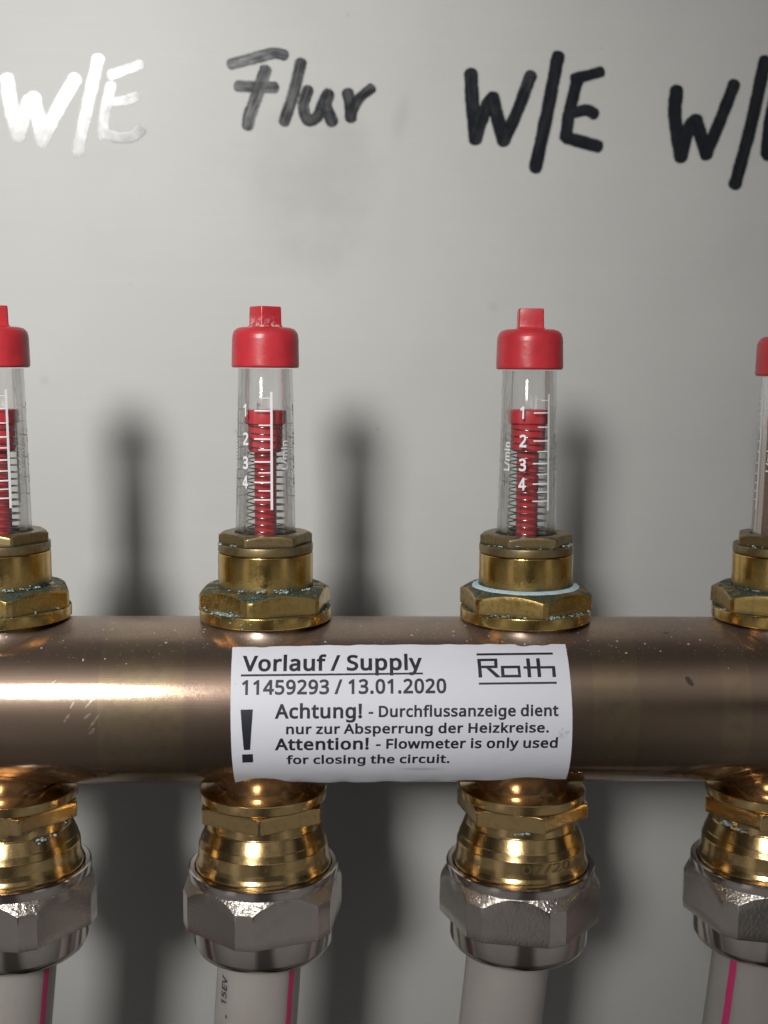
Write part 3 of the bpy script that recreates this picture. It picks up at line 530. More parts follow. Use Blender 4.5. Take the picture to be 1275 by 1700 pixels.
'9':(491,[417,328,416,295,414,263,410,231,405,199,397,168,387,139,374,112,358,86,340,63,318,42,293,25,265,11,232,0,195,-6,154,-8,143,-8,130,-7,117,-6,103,-4,92,-2,82,0,82,60,92,57,103,55,115,53,128,51,140,50,152,50,188,52,218,58,245,68,268,82,287,99,303,118,316,141,327,165,334,192,340,221,344,250,346,281,341,281,332,269,322,258,310,247,297,238,282,230,266,223,247,218,227,215,204,214,173,216,144,223,118,235,95,250,76,270,61,294,49,321,42,352,40,387,43,426,50,460,63,491,80,517,101,540,127,557,156,570,188,578,223,581,250,579,275,574,299,565,322,553,342,537,361,518,377,495,391,469,402,439,410,406,415,369,223,521,192,518,165,507,142,488,124,463,113,429,110,388,113,354,122,325,137,301,158,284,186,273,220,269,244,271,266,276,286,285,304,296,318,310,330,325,339,341,344,358,346,374,345,392,342,409,338,426,332,443,324,459,315,474,304,487,291,499,277,508,260,516,242,520,183,605,223,608,253,606,282,600,147,596,310,590,113,581,336,575,84,560,360,557,59,534,382,535,224,494,199,491,238,493,252,490,400,510,178,483,39,503,264,485,275,477,161,470,285,469,416,480,24,468,148,451,293,458,301,446,428,447,140,424,16,429,307,433,312,419,437,411,137,388,316,404,13,387,318,389,442,371,319,375,139,359,16,349,317,363,444,328,314,351,146,336,23,313,307,340,443,294,157,319,298,328,37,281,287,318,172,307,273,309,441,260,55,253,258,302,317,254,354,254,192,299,353,252,317,253,240,298,220,296,78,229,341,238,437,227,327,226,105,211,313,225,312,215,294,205,136,198,431,193,274,197,169,190,253,192,308,198,229,188,204,187,422,161,301,174,412,129,292,153,281,134,398,99,268,117,380,71,252,104,360,45,233,92,211,84,336,21,55,-21,55,96,99,83,184,79,108,81,119,79,131,78,152,77,142,77,307,2,275,-14,238,-26,198,-33,86,-29,100,-31,114,-33,154,-35,128,-34,142,-35],[67,69,68,67,70,69,66,70,67,66,71,70,65,71,66,65,72,71,64,72,65,64,73,72,63,73,64,63,80,73,80,74,73,63,81,80,112,74,80,111,74,112,111,75,74,63,82,81,62,82,63,110,75,111,109,75,110,62,83,82,108,75,109,108,76,75,61,83,62,61,84,83,107,76,108,106,76,107,106,77,76,61,85,84,60,85,61,105,77,106,104,77,105,104,78,77,60,86,85,103,78,104,59,86,60,102,78,103,102,79,78,101,79,102,59,87,86,58,87,59,100,79,101,100,0,79,99,0,100,58,88,87,57,88,58,98,0,99,98,1,0,57,89,88,97,1,98,56,89,57,96,1,97,56,90,89,95,1,96,95,40,1,40,2,1,55,90,56,94,41,95,41,40,95,55,91,90,94,42,41,39,2,40,93,42,94,55,92,91,92,42,93,54,92,55,54,42,92,54,43,42,39,3,2,54,44,43,53,44,54,38,3,39,53,45,44,53,46,45,52,46,53,38,4,3,52,47,46,51,47,52,51,48,47,37,4,38,51,49,48,50,49,51,37,5,4,36,5,37,36,6,5,35,6,36,34,6,35,34,7,6,33,7,34,33,8,7,32,8,33,32,9,8,31,9,32,30,9,31,30,10,9,21,23,22,29,10,30,21,24,23,21,25,24,21,26,25,28,10,29,21,27,26,21,28,27,21,10,28,21,11,10,21,12,11,21,13,12,21,14,13,20,14,21,19,14,20,18,14,19,18,15,14,17,15,18,16,15,17,67,68,114,67,114,113,68,69,115,68,115,114,69,70,116,69,116,115,66,67,113,66,113,117,70,71,118,70,118,116,65,66,117,65,117,119,71,72,120,71,120,118,64,65,119,64,119,121,72,73,122,72,122,120,63,64,121,63,121,123,73,74,124,73,124,122,80,81,126,80,126,125,80,112,127,80,127,125,111,112,127,111,127,128,74,75,129,74,129,124,81,82,130,81,130,126,62,63,123,62,123,131,110,111,128,110,128,132,109,110,132,109,132,133,82,83,134,82,134,130,108,109,133,108,133,135,75,76,136,75,136,129,61,62,131,61,131,137,83,84,138,83,138,134,107,108,135,107,135,139,106,107,139,106,139,140,76,77,141,76,141,136,84,85,142,84,142,138,60,61,137,60,137,143,105,106,140,105,140,144,104,105,144,104,144,145,77,78,146,77,146,141,85,86,147,85,147,142,103,104,145,103,145,148,59,60,143,59,143,149,102,103,148,102,148,150,78,79,151,78,151,146,101,102,150,101,150,152,86,87,153,86,153,147,58,59,149,58,149,154,100,101,152,100,152,155,0,79,151,0,151,156,99,100,155,99,155,157,87,88,158,87,158,153,57,58,154,57,154,159,98,99,157,98,157,160,0,1,161,0,161,156,88,89,162,88,162,158,97,98,160,97,160,163,56,57,159,56,159,164,96,97,163,96,163,165,89,90,166,89,166,162,95,96,165,95,165,167,1,2,168,1,168,161,55,56,164,55,164,169,94,95,167,94,167,170,40,41,172,40,172,171,90,91,173,90,173,166,41,42,174,41,174,172,39,40,171,39,171,175,93,94,170,93,170,176,91,92,177,91,177,173,92,93,176,92,176,177,54,55,169,54,169,178,42,43,179,42,179,174,2,3,180,2,180,168,43,44,181,43,181,179,53,54,178,53,178,182,38,39,175,38,175,183,44,45,184,44,184,181,45,46,185,45,185,184,52,53,182,52,182,186,3,4,187,3,187,180,46,47,188,46,188,185,51,52,186,51,186,189,47,48,190,47,190,188,37,38,183,37,183,191,48,49,192,48,192,190,50,51,189,50,189,193,49,50,193,49,193,192,4,5,194,4,194,187,36,37,191,36,191,195,5,6,196,5,196,194,35,36,195,35,195,197,34,35,197,34,197,198,6,7,199,6,199,196,33,34,198,33,198,200,7,8,201,7,201,199,32,33,200,32,200,202,8,9,203,8,203,201,31,32,202,31,202,204,30,31,204,30,204,205,9,10,206,9,206,203,21,22,208,21,208,207,22,23,209,22,209,208,29,30,205,29,205,210,23,24,211,23,211,209,24,25,212,24,212,211,25,26,213,25,213,212,28,29,210,28,210,214,26,27,215,26,215,213,27,28,214,27,214,215,10,11,216,10,216,206,11,12,217,11,217,216,12,13,218,12,218,217,13,14,219,13,219,218,20,21,207,20,207,220,19,20,220,19,220,221,18,19,221,18,221,222,14,15,223,14,223,219,17,18,222,17,222,224,16,17,224,16,224,225,15,16,225,15,225,223]),
'A':(545,[437,0,368,177,141,177,73,0,0,0,224,575,289,575,512,0,282,415,280,420,278,428,274,438,271,449,267,461,263,473,260,484,257,493,255,500,252,490,249,479,247,468,244,457,241,447,238,438,235,429,232,421,230,415,165,241,346,241,-39,-27,205,602,307,602,551,-27,257,441,278,483,232,485,234,476,276,472,238,465,273,461,241,453,270,450,245,441,266,439,249,429,263,430,261,421,252,419,258,413,255,411,256,406,257,405,204,268,308,268,350,150,160,150,91,-27,419,-27],[4,6,5,4,17,6,17,7,6,4,18,17,16,7,17,15,7,16,4,19,18,14,7,15,4,20,19,13,7,14,4,21,20,12,7,13,4,22,21,11,7,12,4,23,22,4,24,23,10,7,11,4,25,24,9,7,10,4,26,25,8,7,9,4,27,26,28,7,8,4,2,27,2,28,27,2,1,28,1,7,28,4,3,2,0,7,1,4,5,30,4,30,29,5,6,31,5,31,30,6,7,32,6,32,31,17,18,34,17,34,33,16,17,33,16,33,35,15,16,35,15,35,36,18,19,37,18,37,34,14,15,36,14,36,38,19,20,39,19,39,37,13,14,38,13,38,40,20,21,41,20,41,39,12,13,40,12,40,42,21,22,43,21,43,41,11,12,42,11,42,44,22,23,45,22,45,43,23,24,46,23,46,45,10,11,44,10,44,47,24,25,48,24,48,46,9,10,47,9,47,49,25,26,50,25,50,48,8,9,49,8,49,51,26,27,52,26,52,50,8,28,53,8,53,51,27,28,53,27,53,52,1,2,55,1,55,54,3,4,29,3,29,56,2,3,56,2,56,55,0,1,54,0,54,57,0,7,32,0,32,57]),
'D':(618,[536,292,533,231,521,177,501,131,474,91,439,58,399,33,351,15,297,4,237,0,78,0,78,573,254,573,309,569,359,558,404,540,443,516,476,484,502,446,521,401,533,350,460,289,457,337,449,379,435,415,416,444,391,469,361,487,327,500,287,508,244,511,150,511,150,62,228,62,299,68,357,87,402,119,434,164,454,220,51,-27,51,599,255,599,313,596,367,584,416,565,460,537,243,484,177,484,284,481,496,502,177,89,319,474,349,463,374,447,526,459,395,427,547,410,411,402,423,371,559,354,431,334,563,292,433,290,559,227,427,226,546,169,410,176,525,118,383,139,494,73,345,112,456,37,293,95,227,89,411,9,359,-11,301,-23,238,-27],[10,31,11,31,12,11,31,13,12,31,14,13,31,15,14,31,16,15,31,30,16,30,29,16,29,17,16,10,32,31,28,17,29,27,17,28,26,17,27,26,18,17,25,18,26,25,19,18,24,19,25,23,19,24,23,20,19,22,20,23,22,0,20,21,0,22,21,1,0,38,1,21,38,2,1,37,2,38,37,3,2,36,3,37,36,4,3,35,4,36,35,5,4,34,5,35,33,5,34,10,33,32,10,5,33,10,6,5,10,7,6,10,8,7,10,9,8,10,11,40,10,40,39,11,12,41,11,41,40,12,13,42,12,42,41,13,14,43,13,43,42,14,15,44,14,44,43,15,16,45,15,45,44,30,31,47,30,47,46,29,30,46,29,46,48,16,17,49,16,49,45,31,32,50,31,50,47,28,29,48,28,48,51,27,28,51,27,51,52,26,27,52,26,52,53,17,18,54,17,54,49,25,26,53,25,53,55,18,19,56,18,56,54,24,25,55,24,55,57,23,24,57,23,57,58,19,20,59,19,59,56,22,23,58,22,58,60,0,20,59,0,59,61,21,22,60,21,60,62,0,1,63,0,63,61,21,38,64,21,64,62,1,2,65,1,65,63,37,38,64,37,64,66,2,3,67,2,67,65,36,37,66,36,66,68,3,4,69,3,69,67,35,36,68,35,68,70,4,5,71,4,71,69,34,35,70,34,70,72,33,34,72,33,72,73,32,33,73,32,73,50,5,6,74,5,74,71,6,7,75,6,75,74,7,8,76,7,76,75,9,10,39,9,39,77,8,9,77,8,77,76]),
'E':(478,[398,0,78,0,78,573,398,573,398,509,150,509,150,330,383,330,383,268,150,268,150,63,398,63,51,-27,51,599,425,599,425,482,177,482,177,357,410,357,410,241,177,241,177,90,425,90,425,-27],[1,5,2,5,3,2,5,4,3,1,6,5,1,9,6,9,7,6,9,8,7,1,10,9,1,11,10,1,0,11,1,2,13,1,13,12,2,3,14,2,14,13,4,5,16,4,16,15,3,4,15,3,15,14,5,6,17,5,17,16,6,7,18,6,18,17,8,9,20,8,20,19,7,8,19,7,19,18,9,10,21,9,21,20,10,11,22,10,22,21,0,1,12,0,12,23,0,11,22,0,22,23]),
'F':(448,[150,0,78,0,78,573,398,573,398,509,150,509,150,306,383,306,383,243,150,243,51,-27,51,599,425,599,425,482,177,482,177,333,409,333,409,216,177,216,177,-27],[1,5,2,5,3,2,5,4,3,1,6,5,1,9,6,9,7,6,9,8,7,1,0,9,1,2,11,1,11,10,2,3,12,2,12,11,4,5,14,4,14,13,3,4,13,3,13,12,5,6,15,5,15,14,6,7,16,6,16,15,8,9,18,8,18,17,7,8,17,7,17,16,0,1,10,0,10,19,0,9,18,0,18,19]),
'H':(627,[516,0,443,0,443,267,150,267,150,0,78,0,78,573,150,573,150,330,443,330,443,573,516,573,51,-27,51,599,177,599,177,357,417,357,417,599,543,599,543,-27,417,240,177,240,177,-27,417,-27],[5,7,6,5,8,7,9,11,10,9,0,11,5,3,8,3,9,8,3,2,9,2,0,9,5,4,3,1,0,2,5,6,13,5,13,12,6,7,14,6,14,13,7,8,15,7,15,14,9,10,17,9,17,16,10,11,18,10,18,17,0,11,18,0,18,19,8,9,16,8,16,15,2,3,21,2,21,20,4,5,12,4,12,22,3,4,22,3,22,21,1,2,20,1,20,23,0,1,23,0,23,19]),
'L':(453,[78,0,78,573,150,573,150,64,400,64,400,0,51,-27,51,599,177,599,177,91,427,91,427,-27],[0,2,1,0,3,2,0,4,3,0,5,4,0,1,7,0,7,6,1,2,8,1,8,7,2,3,9,2,9,8,3,4,10,3,10,9,0,5,11,0,11,6,4,5,11,4,11,10]),
'S':(473,[403,153,400,121,392,92,378,66,359,44,335,26,307,11,274,1,238,-6,198,-8,177,-8,157,-7,137,-5,118,-2,100,1,83,4,68,9,54,14,41,19,41,88,62,80,86,72,113,65,142,59,171,56,201,55,228,56,252,60,273,66,290,74,305,85,316,98,324,113,329,129,330,147,329,164,325,180,318,194,308,207,295,218,277,230,255,241,228,253,196,265,172,274,151,284,131,294,114,305,98,317,85,330,74,344,65,359,57,375,52,393,49,413,48,435,51,464,58,490,71,513,89,533,110,550,136,563,165,573,197,579,231,581,262,580,290,577,318,572,343,565,367,558,389,549,366,487,346,495,325,502,302,508,278,513,254,516,229,517,207,516,187,513,169,507,155,499,142,489,133,478,126,464,122,450,121,434,122,416,126,400,133,386,143,373,156,362,172,351,193,341,217,330,246,318,278,306,307,293,332,279,353,264,371,247,385,228,395,206,401,181,193,605,231,608,263,606,294,603,158,599,323,598,125,588,350,591,376,583,96,572,423,564,70,553,274,487,252,489,296,482,317,476,337,470,382,452,49,528,230,490,210,489,193,486,34,500,180,482,169,476,162,470,24,469,156,463,152,455,149,445,21,435,148,434,22,410,149,420,152,409,26,388,156,400,32,366,162,392,41,346,172,383,186,375,52,328,204,365,65,311,228,355,256,343,81,296,289,330,98,283,319,317,118,271,139,260,346,301,162,249,370,284,186,240,218,228,391,264,244,217,408,242,264,206,279,197,420,215,289,188,295,180,427,186,300,171,430,153,302,160,303,147,426,116,302,134,299,123,417,81,294,113,286,105,400,51,14,2,14,128,71,105,276,97,93,98,263,91,119,91,377,25,246,86,146,86,225,83,173,83,201,81,350,3,317,-14,44,-11,60,-17,281,-26,77,-22,95,-26,114,-29,241,-33,134,-32,155,-33,199,-35,176,-35],[63,65,64,63,66,65,62,66,63,62,67,66,61,67,62,61,68,67,61,69,68,60,69,61,60,70,69,59,70,60,59,76,70,76,75,70,75,74,70,74,73,70,73,72,70,72,71,70,58,77,59,77,76,59,58,78,77,58,79,78,57,79,58,57,80,79,57,81,80,57,82,81,56,82,57,56,83,82,56,84,83,56,85,84,55,85,56,55,86,85,54,86,55,54,87,86,54,88,87,53,88,54,53,89,88,52,89,53,52,90,89,51,90,52,51,91,90,51,92,91,50,92,51,50,93,92,49,93,50,49,94,93,49,95,94,48,95,49,48,96,95,47,96,48,47,97,96,46,97,47,45,97,46,45,98,97,44,98,45,44,99,98,43,99,44,42,99,43,42,100,99,41,100,42,41,101,100,40,101,41,39,101,40,39,102,101,38,102,39,37,102,38,37,103,102,36,103,37,36,0,103,35,0,36,34,0,35,34,1,0,33,1,34,32,1,33,32,2,1,31,2,32,30,2,31,30,3,2,18,20,19,29,3,30,18,21,20,28,3,29,18,22,21,28,4,3,27,4,28,18,23,22,26,4,27,18,24,23,25,4,26,18,25,24,18,4,25,18,5,4,18,6,5,17,6,18,16,6,17,16,7,6,15,7,16,14,7,15,13,7,14,13,8,7,12,8,13,11,8,12,11,9,8,10,9,11,63,64,105,63,105,104,64,65,106,64,106,105,65,66,107,65,107,106,62,63,104,62,104,108,66,67,109,66,109,107,61,62,108,61,108,110,67,68,111,67,111,109,68,69,112,68,112,111,60,61,110,60,110,113,69,70,114,69,114,112,59,60,113,59,113,115,75,76,117,75,117,116,74,75,116,74,116,118,73,74,118,73,118,119,72,73,119,72,119,120,71,72,120,71,120,121,70,71,121,70,121,114,58,59,115,58,115,122,76,77,123,76,123,117,77,78,124,77,124,123,78,79,125,78,125,124,57,58,122,57,122,126,79,80,127,79,127,125,80,81,128,80,128,127,81,82,129,81,129,128,56,57,126,56,126,130,82,83,131,82,131,129,83,84,132,83,132,131,84,85,133,84,133,132,55,56,130,55,130,134,85,86,135,85,135,133,54,55,134,54,134,136,86,87,137,86,137,135,87,88,138,87,138,137,53,54,136,53,136,139,88,89,140,88,140,138,52,53,139,52,139,141,89,90,142,89,142,140,51,52,141,51,141,143,90,91,144,90,144,142,91,92,145,91,145,144,50,51,143,50,143,146,92,93,147,92,147,145,49,50,146,49,146,148,93,94,149,93,149,147,94,95,150,94,150,149,48,49,148,48,148,151,95,96,152,95,152,150,47,48,151,47,151,153,96,97,154,96,154,152,46,47,153,46,153,155,45,46,155,45,155,156,97,98,157,97,157,154,44,45,156,44,156,158,98,99,159,98,159,157,43,44,158,43,158,160,42,43,160,42,160,161,99,100,162,99,162,159,41,42,161,41,161,163,100,101,164,100,164,162,40,41,163,40,163,165,39,40,165,39,165,166,101,102,167,101,167,164,38,39,166,38,166,168,37,38,168,37,168,169,102,103,170,102,170,167,36,37,169,36,169,171,0,103,170,0,170,172,35,36,171,35,171,173,34,35,173,34,173,174,0,1,175,0,175,172,33,34,174,33,174,176,32,33,176,32,176,177,1,2,178,1,178,175,31,32,177,31,177,179,30,31,179,30,179,180,2,3,181,2,181,178,18,19,183,18,183,182,19,20,184,19,184,183,29,30,180,29,180,185,20,21,186,20,186,184,28,29,185,28,185,187,21,22,188,21,188,186,3,4,189,3,189,181,27,28,187,27,187,190,22,23,191,22,191,188,26,27,190,26,190,192,23,24,193,23,193,191,25,26,192,25,192,194,24,25,194,24,194,193,4,5,195,4,195,189,5,6,196,5,196,195,17,18,182,17,182,197,16,17,197,16,197,198,6,7,199,6,199,196,15,16,198,15,198,200,14,15,200,14,200,201,13,14,201,13,201,202,7,8,203,7,203,199,12,13,202,12,202,204,11,12,204,11,204,205,8,9,206,8,206,203,10,11,205,10,205,207,9,10,207,9,207,206]),
'V':(513,[481,573,277,0,204,0,0,573,75,573,204,205,210,190,215,175,220,160,224,146,228,132,231,119,235,106,238,93,241,80,243,93,246,106,250,119,253,133,257,147,262,161,267,176,271,191,277,207,405,573,186,-27,-38,599,94,599,230,214,251,216,386,599,519,599,296,-27,246,200,235,199,241,184,241,183,236,169,245,168,232,155,250,154,228,140,254,140,224,126,257,126,220,113,261,112,217,99,264,99,241,140],[2,4,3,2,5,4,23,0,24,23,1,0,22,1,23,2,6,5,21,1,22,2,7,6,20,1,21,2,8,7,19,1,20,2,9,8,18,1,19,2,10,9,17,1,18,2,11,10,16,1,17,2,12,11,15,1,16,2,13,12,14,1,15,2,14,13,2,1,14,2,3,26,2,26,25,3,4,27,3,27,26,4,5,28,4,28,27,23,24,30,23,30,29,0,24,30,0,30,31,0,1,32,0,32,31,22,23,29,22,29,33,5,6,34,5,34,28,21,22,33,21,33,35,6,7,36,6,36,34,20,21,35,20,35,37,7,8,38,7,38,36,19,20,37,19,37,39,8,9,40,8,40,38,18,19,39,18,39,41,9,10,42,9,42,40,17,18,41,17,41,43,10,11,44,10,44,42,16,17,43,16,43,45,11,12,46,11,46,44,15,16,45,15,45,47,12,13,48,12,48,46,14,15,47,14,47,49,13,14,49,13,49,48,1,2,25,1,25,32]),
'a':(482,[231,437,279,433,318,422,347,403,368,375,381,338,385,293,385,0,334,0,320,61,317,61,304,46,292,33,279,22,265,13,250,5,234,-1,216,-5,195,-7,172,-8,148,-7,124,-2,103,6,84,16,68,30,55,48,45,68,39,92,37,119,43,159,59,192,87,219,127,238,179,251,243,257,316,259,316,285,313,317,306,342,293,359,275,371,253,378,227,380,205,379,183,376,163,370,143,363,124,355,106,347,84,400,104,410,126,419,151,426,177,432,204,436,252,208,204,203,167,195,141,182,124,165,113,144,110,119,112,97,120,79,132,66,148,56,167,51,188,49,223,52,253,62,279,79,299,103,311,134,315,172,315,210,231,464,201,463,284,460,172,459,329,446,144,452,117,444,366,423,93,434,50,413,392,388,92,311,135,331,152,338,171,344,189,349,208,352,226,353,248,351,263,346,407,344,274,339,281,329,287,312,412,294,289,284,412,-27,289,285,241,283,175,278,118,264,72,241,37,208,254,181,288,182,288,173,208,177,176,169,157,160,16,167,146,149,285,140,139,136,10,120,137,118,276,117,12,88,139,104,261,99,143,94,19,59,149,87,241,87,31,34,159,81,217,79,298,34,329,34,324,28,312,-27,172,77,188,76,48,12,310,14,295,1,68,-6,279,-11,92,-19,261,-20,117,-28,241,-27,220,-31,144,-33,197,-34,172,-35],[54,1,0,53,1,54,53,2,1,52,2,53,51,2,52,51,3,2,50,3,51,49,3,50,49,4,3,48,47,49,47,46,49,46,45,49,45,44,49,44,43,49,43,42,49,42,4,49,41,4,42,40,4,41,40,5,4,39,5,40,38,5,39,37,5,38,37,6,5,36,6,37,36,7,6,35,7,36,34,74,35,74,7,35,33,74,34,32,74,33,31,74,32,30,55,31,55,74,31,73,7,74,30,56,55,30,57,56,30,58,57,29,58,30,29,59,58,72,7,73,29,60,59,28,60,29,28,61,60,71,7,72,27,61,28,27,62,61,70,9,71,9,7,71,27,63,62,26,63,27,26,64,63,69,9,70,25,64,26,25,65,64,68,10,69,10,9,69,68,11,10,8,7,9,25,66,65,67,11,68,25,67,66,25,11,67,24,11,25,24,12,11,24,13,12,23,13,24,23,14,13,22,14,23,22,15,14,21,15,22,21,16,15,21,17,16,20,17,21,20,18,17,19,18,20,0,54,76,0,76,75,0,1,77,0,77,75,53,54,76,53,76,78,1,2,79,1,79,77,52,53,78,52,78,80,51,52,80,51,80,81,2,3,82,2,82,79,50,51,81,50,81,83,49,50,83,49,83,84,3,4,85,3,85,82,48,49,84,48,84,86,47,48,86,47,86,87,46,47,87,46,87,88,45,46,88,45,88,89,44,45,89,44,89,90,43,44,90,43,90,91,42,43,91,42,91,92,41,42,92,41,92,93,40,41,93,40,93,94,4,5,95,4,95,85,39,40,94,39,94,96,38,39,96,38,96,97,37,38,97,37,97,98,5,6,99,5,99,95,36,37,98,36,98,100,6,7,101,6,101,99,35,36,100,35,100,102,34,35,102,34,102,103,33,34,103,33,103,104,32,33,104,32,104,105,31,32,105,31,105,106,30,31,106,30,106,107,55,74,109,55,109,108,73,74,109,73,109,110,55,56,111,55,111,108,56,57,112,56,112,111,57,58,113,57,113,112,29,30,107,29,107,114,58,59,115,58,115,113,72,73,110,72,110,116,59,60,117,59,117,115,28,29,114,28,114,118,60,61,119,60,119,117,71,72,116,71,116,120,27,28,118,27,118,121,61,62,122,61,122,119,70,71,120,70,120,123,62,63,124,62,124,122,26,27,121,26,121,125,63,64,126,63,126,124,69,70,123,69,123,127,25,26,125,25,125,128,64,65,129,64,129,126,68,69,127,68,127,130,9,10,132,9,132,131,10,11,133,10,133,132,8,9,131,8,131,134,7,8,134,7,134,101,65,66,135,65,135,129,67,68,130,67,130,136,66,67,136,66,136,135,24,25,128,24,128,137,11,12,138,11,138,133,12,13,139,12,139,138,23,24,137,23,137,140,13,14,141,13,141,139,22,23,140,22,140,142,14,15,143,14,143,141,21,22,142,21,142,144,15,16,145,15,145,143,16,17,146,16,146,145,20,21,144,20,144,147,17,18,148,17,148,146,19,20,147,19,147,149,18,19,149,18,149,148]),
'b':(525,[139,461,139,443,138,426,138,410,137,396,136,383,135,373,139,373,153,390,169,405,189,419,213,429,240,435,272,437,322,431,365,412,401,381,428,338,444,283,449,215,447,168,439,127,427,91,410,61,390,36,365,17,337,3,306,-5,272,-8,240,-6,213,0,189,10,169,24,153,38,139,55,133,55,119,0,68,0,68,609,139,609,260,379,231,377,207,371,188,361,172,348,159,330,150,308,144,282,140,252,139,217,139,214,142,165,150,125,165,93,187,69,219,55,261,51,297,55,325,69,348,93,363,126,373,166,376,216,373,265,363,306,348,338,325,360,296,374,41,-27,41,636,166,636,166,461,166,443,165,425,236,462,273,464,329,457,204,455,379,435,176,442,164,409,153,427,421,399,164,394,133,409,163,381,126,400,164,400,259,351,288,348,452,349,236,350,217,345,309,338,183,317,176,300,192,329,202,339,325,322,470,287,338,297,170,278,346,261,476,215,167,250,349,216,166,217,166,215,346,170,473,165,168,169,465,120,338,135,176,133,452,81,325,108,187,108,309,91,203,92,433,46,289,81,226,81,408,17,261,78,126,28,154,28,139,-27,133,19,153,2,379,-6,176,-13,346,-22,204,-26,310,-32,236,-33,272,-35],[37,39,38,37,0,39,37,1,0,37,2,1,12,14,13,11,14,12,11,15,14,10,15,11,37,3,2,9,15,10,9,16,15,37,4,3,8,16,9,37,5,4,7,40,8,40,16,8,37,6,5,40,67,16,67,17,16,7,41,40,7,42,41,66,17,67,37,7,6,37,46,7,46,45,7,45,44,7,44,43,7,43,42,7,65,17,66,65,18,17,64,18,65,37,47,46,63,18,64,63,19,18,37,48,47,62,19,63,37,49,48,37,50,49,61,19,62,61,20,19,37,51,50,61,21,20,60,21,61,37,52,51,60,22,21,59,22,60,37,53,52,58,22,59,37,35,53,35,54,53,58,23,22,57,23,58,35,55,54,57,24,23,56,24,57,35,34,55,34,56,55,37,36,35,33,56,34,33,24,56,32,24,33,32,25,24,31,25,32,31,26,25,30,26,31,30,27,26,29,27,30,29,28,27,37,38,69,37,69,68,38,39,70,38,70,69,0,39,70,0,70,71,0,1,72,0,72,71,1,2,73,1,73,72,12,13,75,12,75,74,13,14,76,13,76,75,11,12,74,11,74,77,14,15,78,14,78,76,10,11,77,10,77,79,2,3,80,2,80,73,9,10,79,9,79,81,15,16,82,15,82,78,3,4,83,3,83,80,8,9,81,8,81,84,4,5,85,4,85,83,7,8,84,7,84,86,5,6,87,5,87,85,40,67,89,40,89,88,16,17,90,16,90,82,40,41,91,40,91,88,41,42,92,41,92,91,66,67,89,66,89,93,6,7,86,6,86,87,45,46,95,45,95,94,44,45,94,44,94,96,43,44,96,43,96,97,42,43,97,42,97,92,65,66,93,65,93,98,17,18,99,17,99,90,64,65,98,64,98,100,46,47,101,46,101,95,63,64,100,63,100,102,18,19,103,18,103,99,47,48,104,47,104,101,62,63,102,62,102,105,48,49,106,48,106,104,49,50,107,49,107,106,61,62,105,61,105,108,19,20,109,19,109,103,50,51,110,50,110,107,20,21,111,20,111,109,60,61,108,60,108,112,51,52,113,51,113,110,21,22,114,21,114,111,59,60,112,59,112,115,52,53,116,52,116,113,58,59,115,58,115,117,53,54,118,53,118,116,22,23,119,22,119,114,57,58,117,57,117,120,54,55,121,54,121,118,23,24,122,23,122,119,56,57,120,56,120,123,34,35,125,34,125,124,55,56,123,55,123,121,36,37,68,36,68,126,35,36,126,35,126,125,33,34,124,33,124,127,32,33,127,32,127,128,24,25,129,24,129,122,31,32,128,31,128,130,25,26,131,25,131,129,30,31,130,30,130,132,26,27,133,26,133,131,29,30,132,29,132,134,28,29,134,28,134,135,27,28,135,27,135,133]),
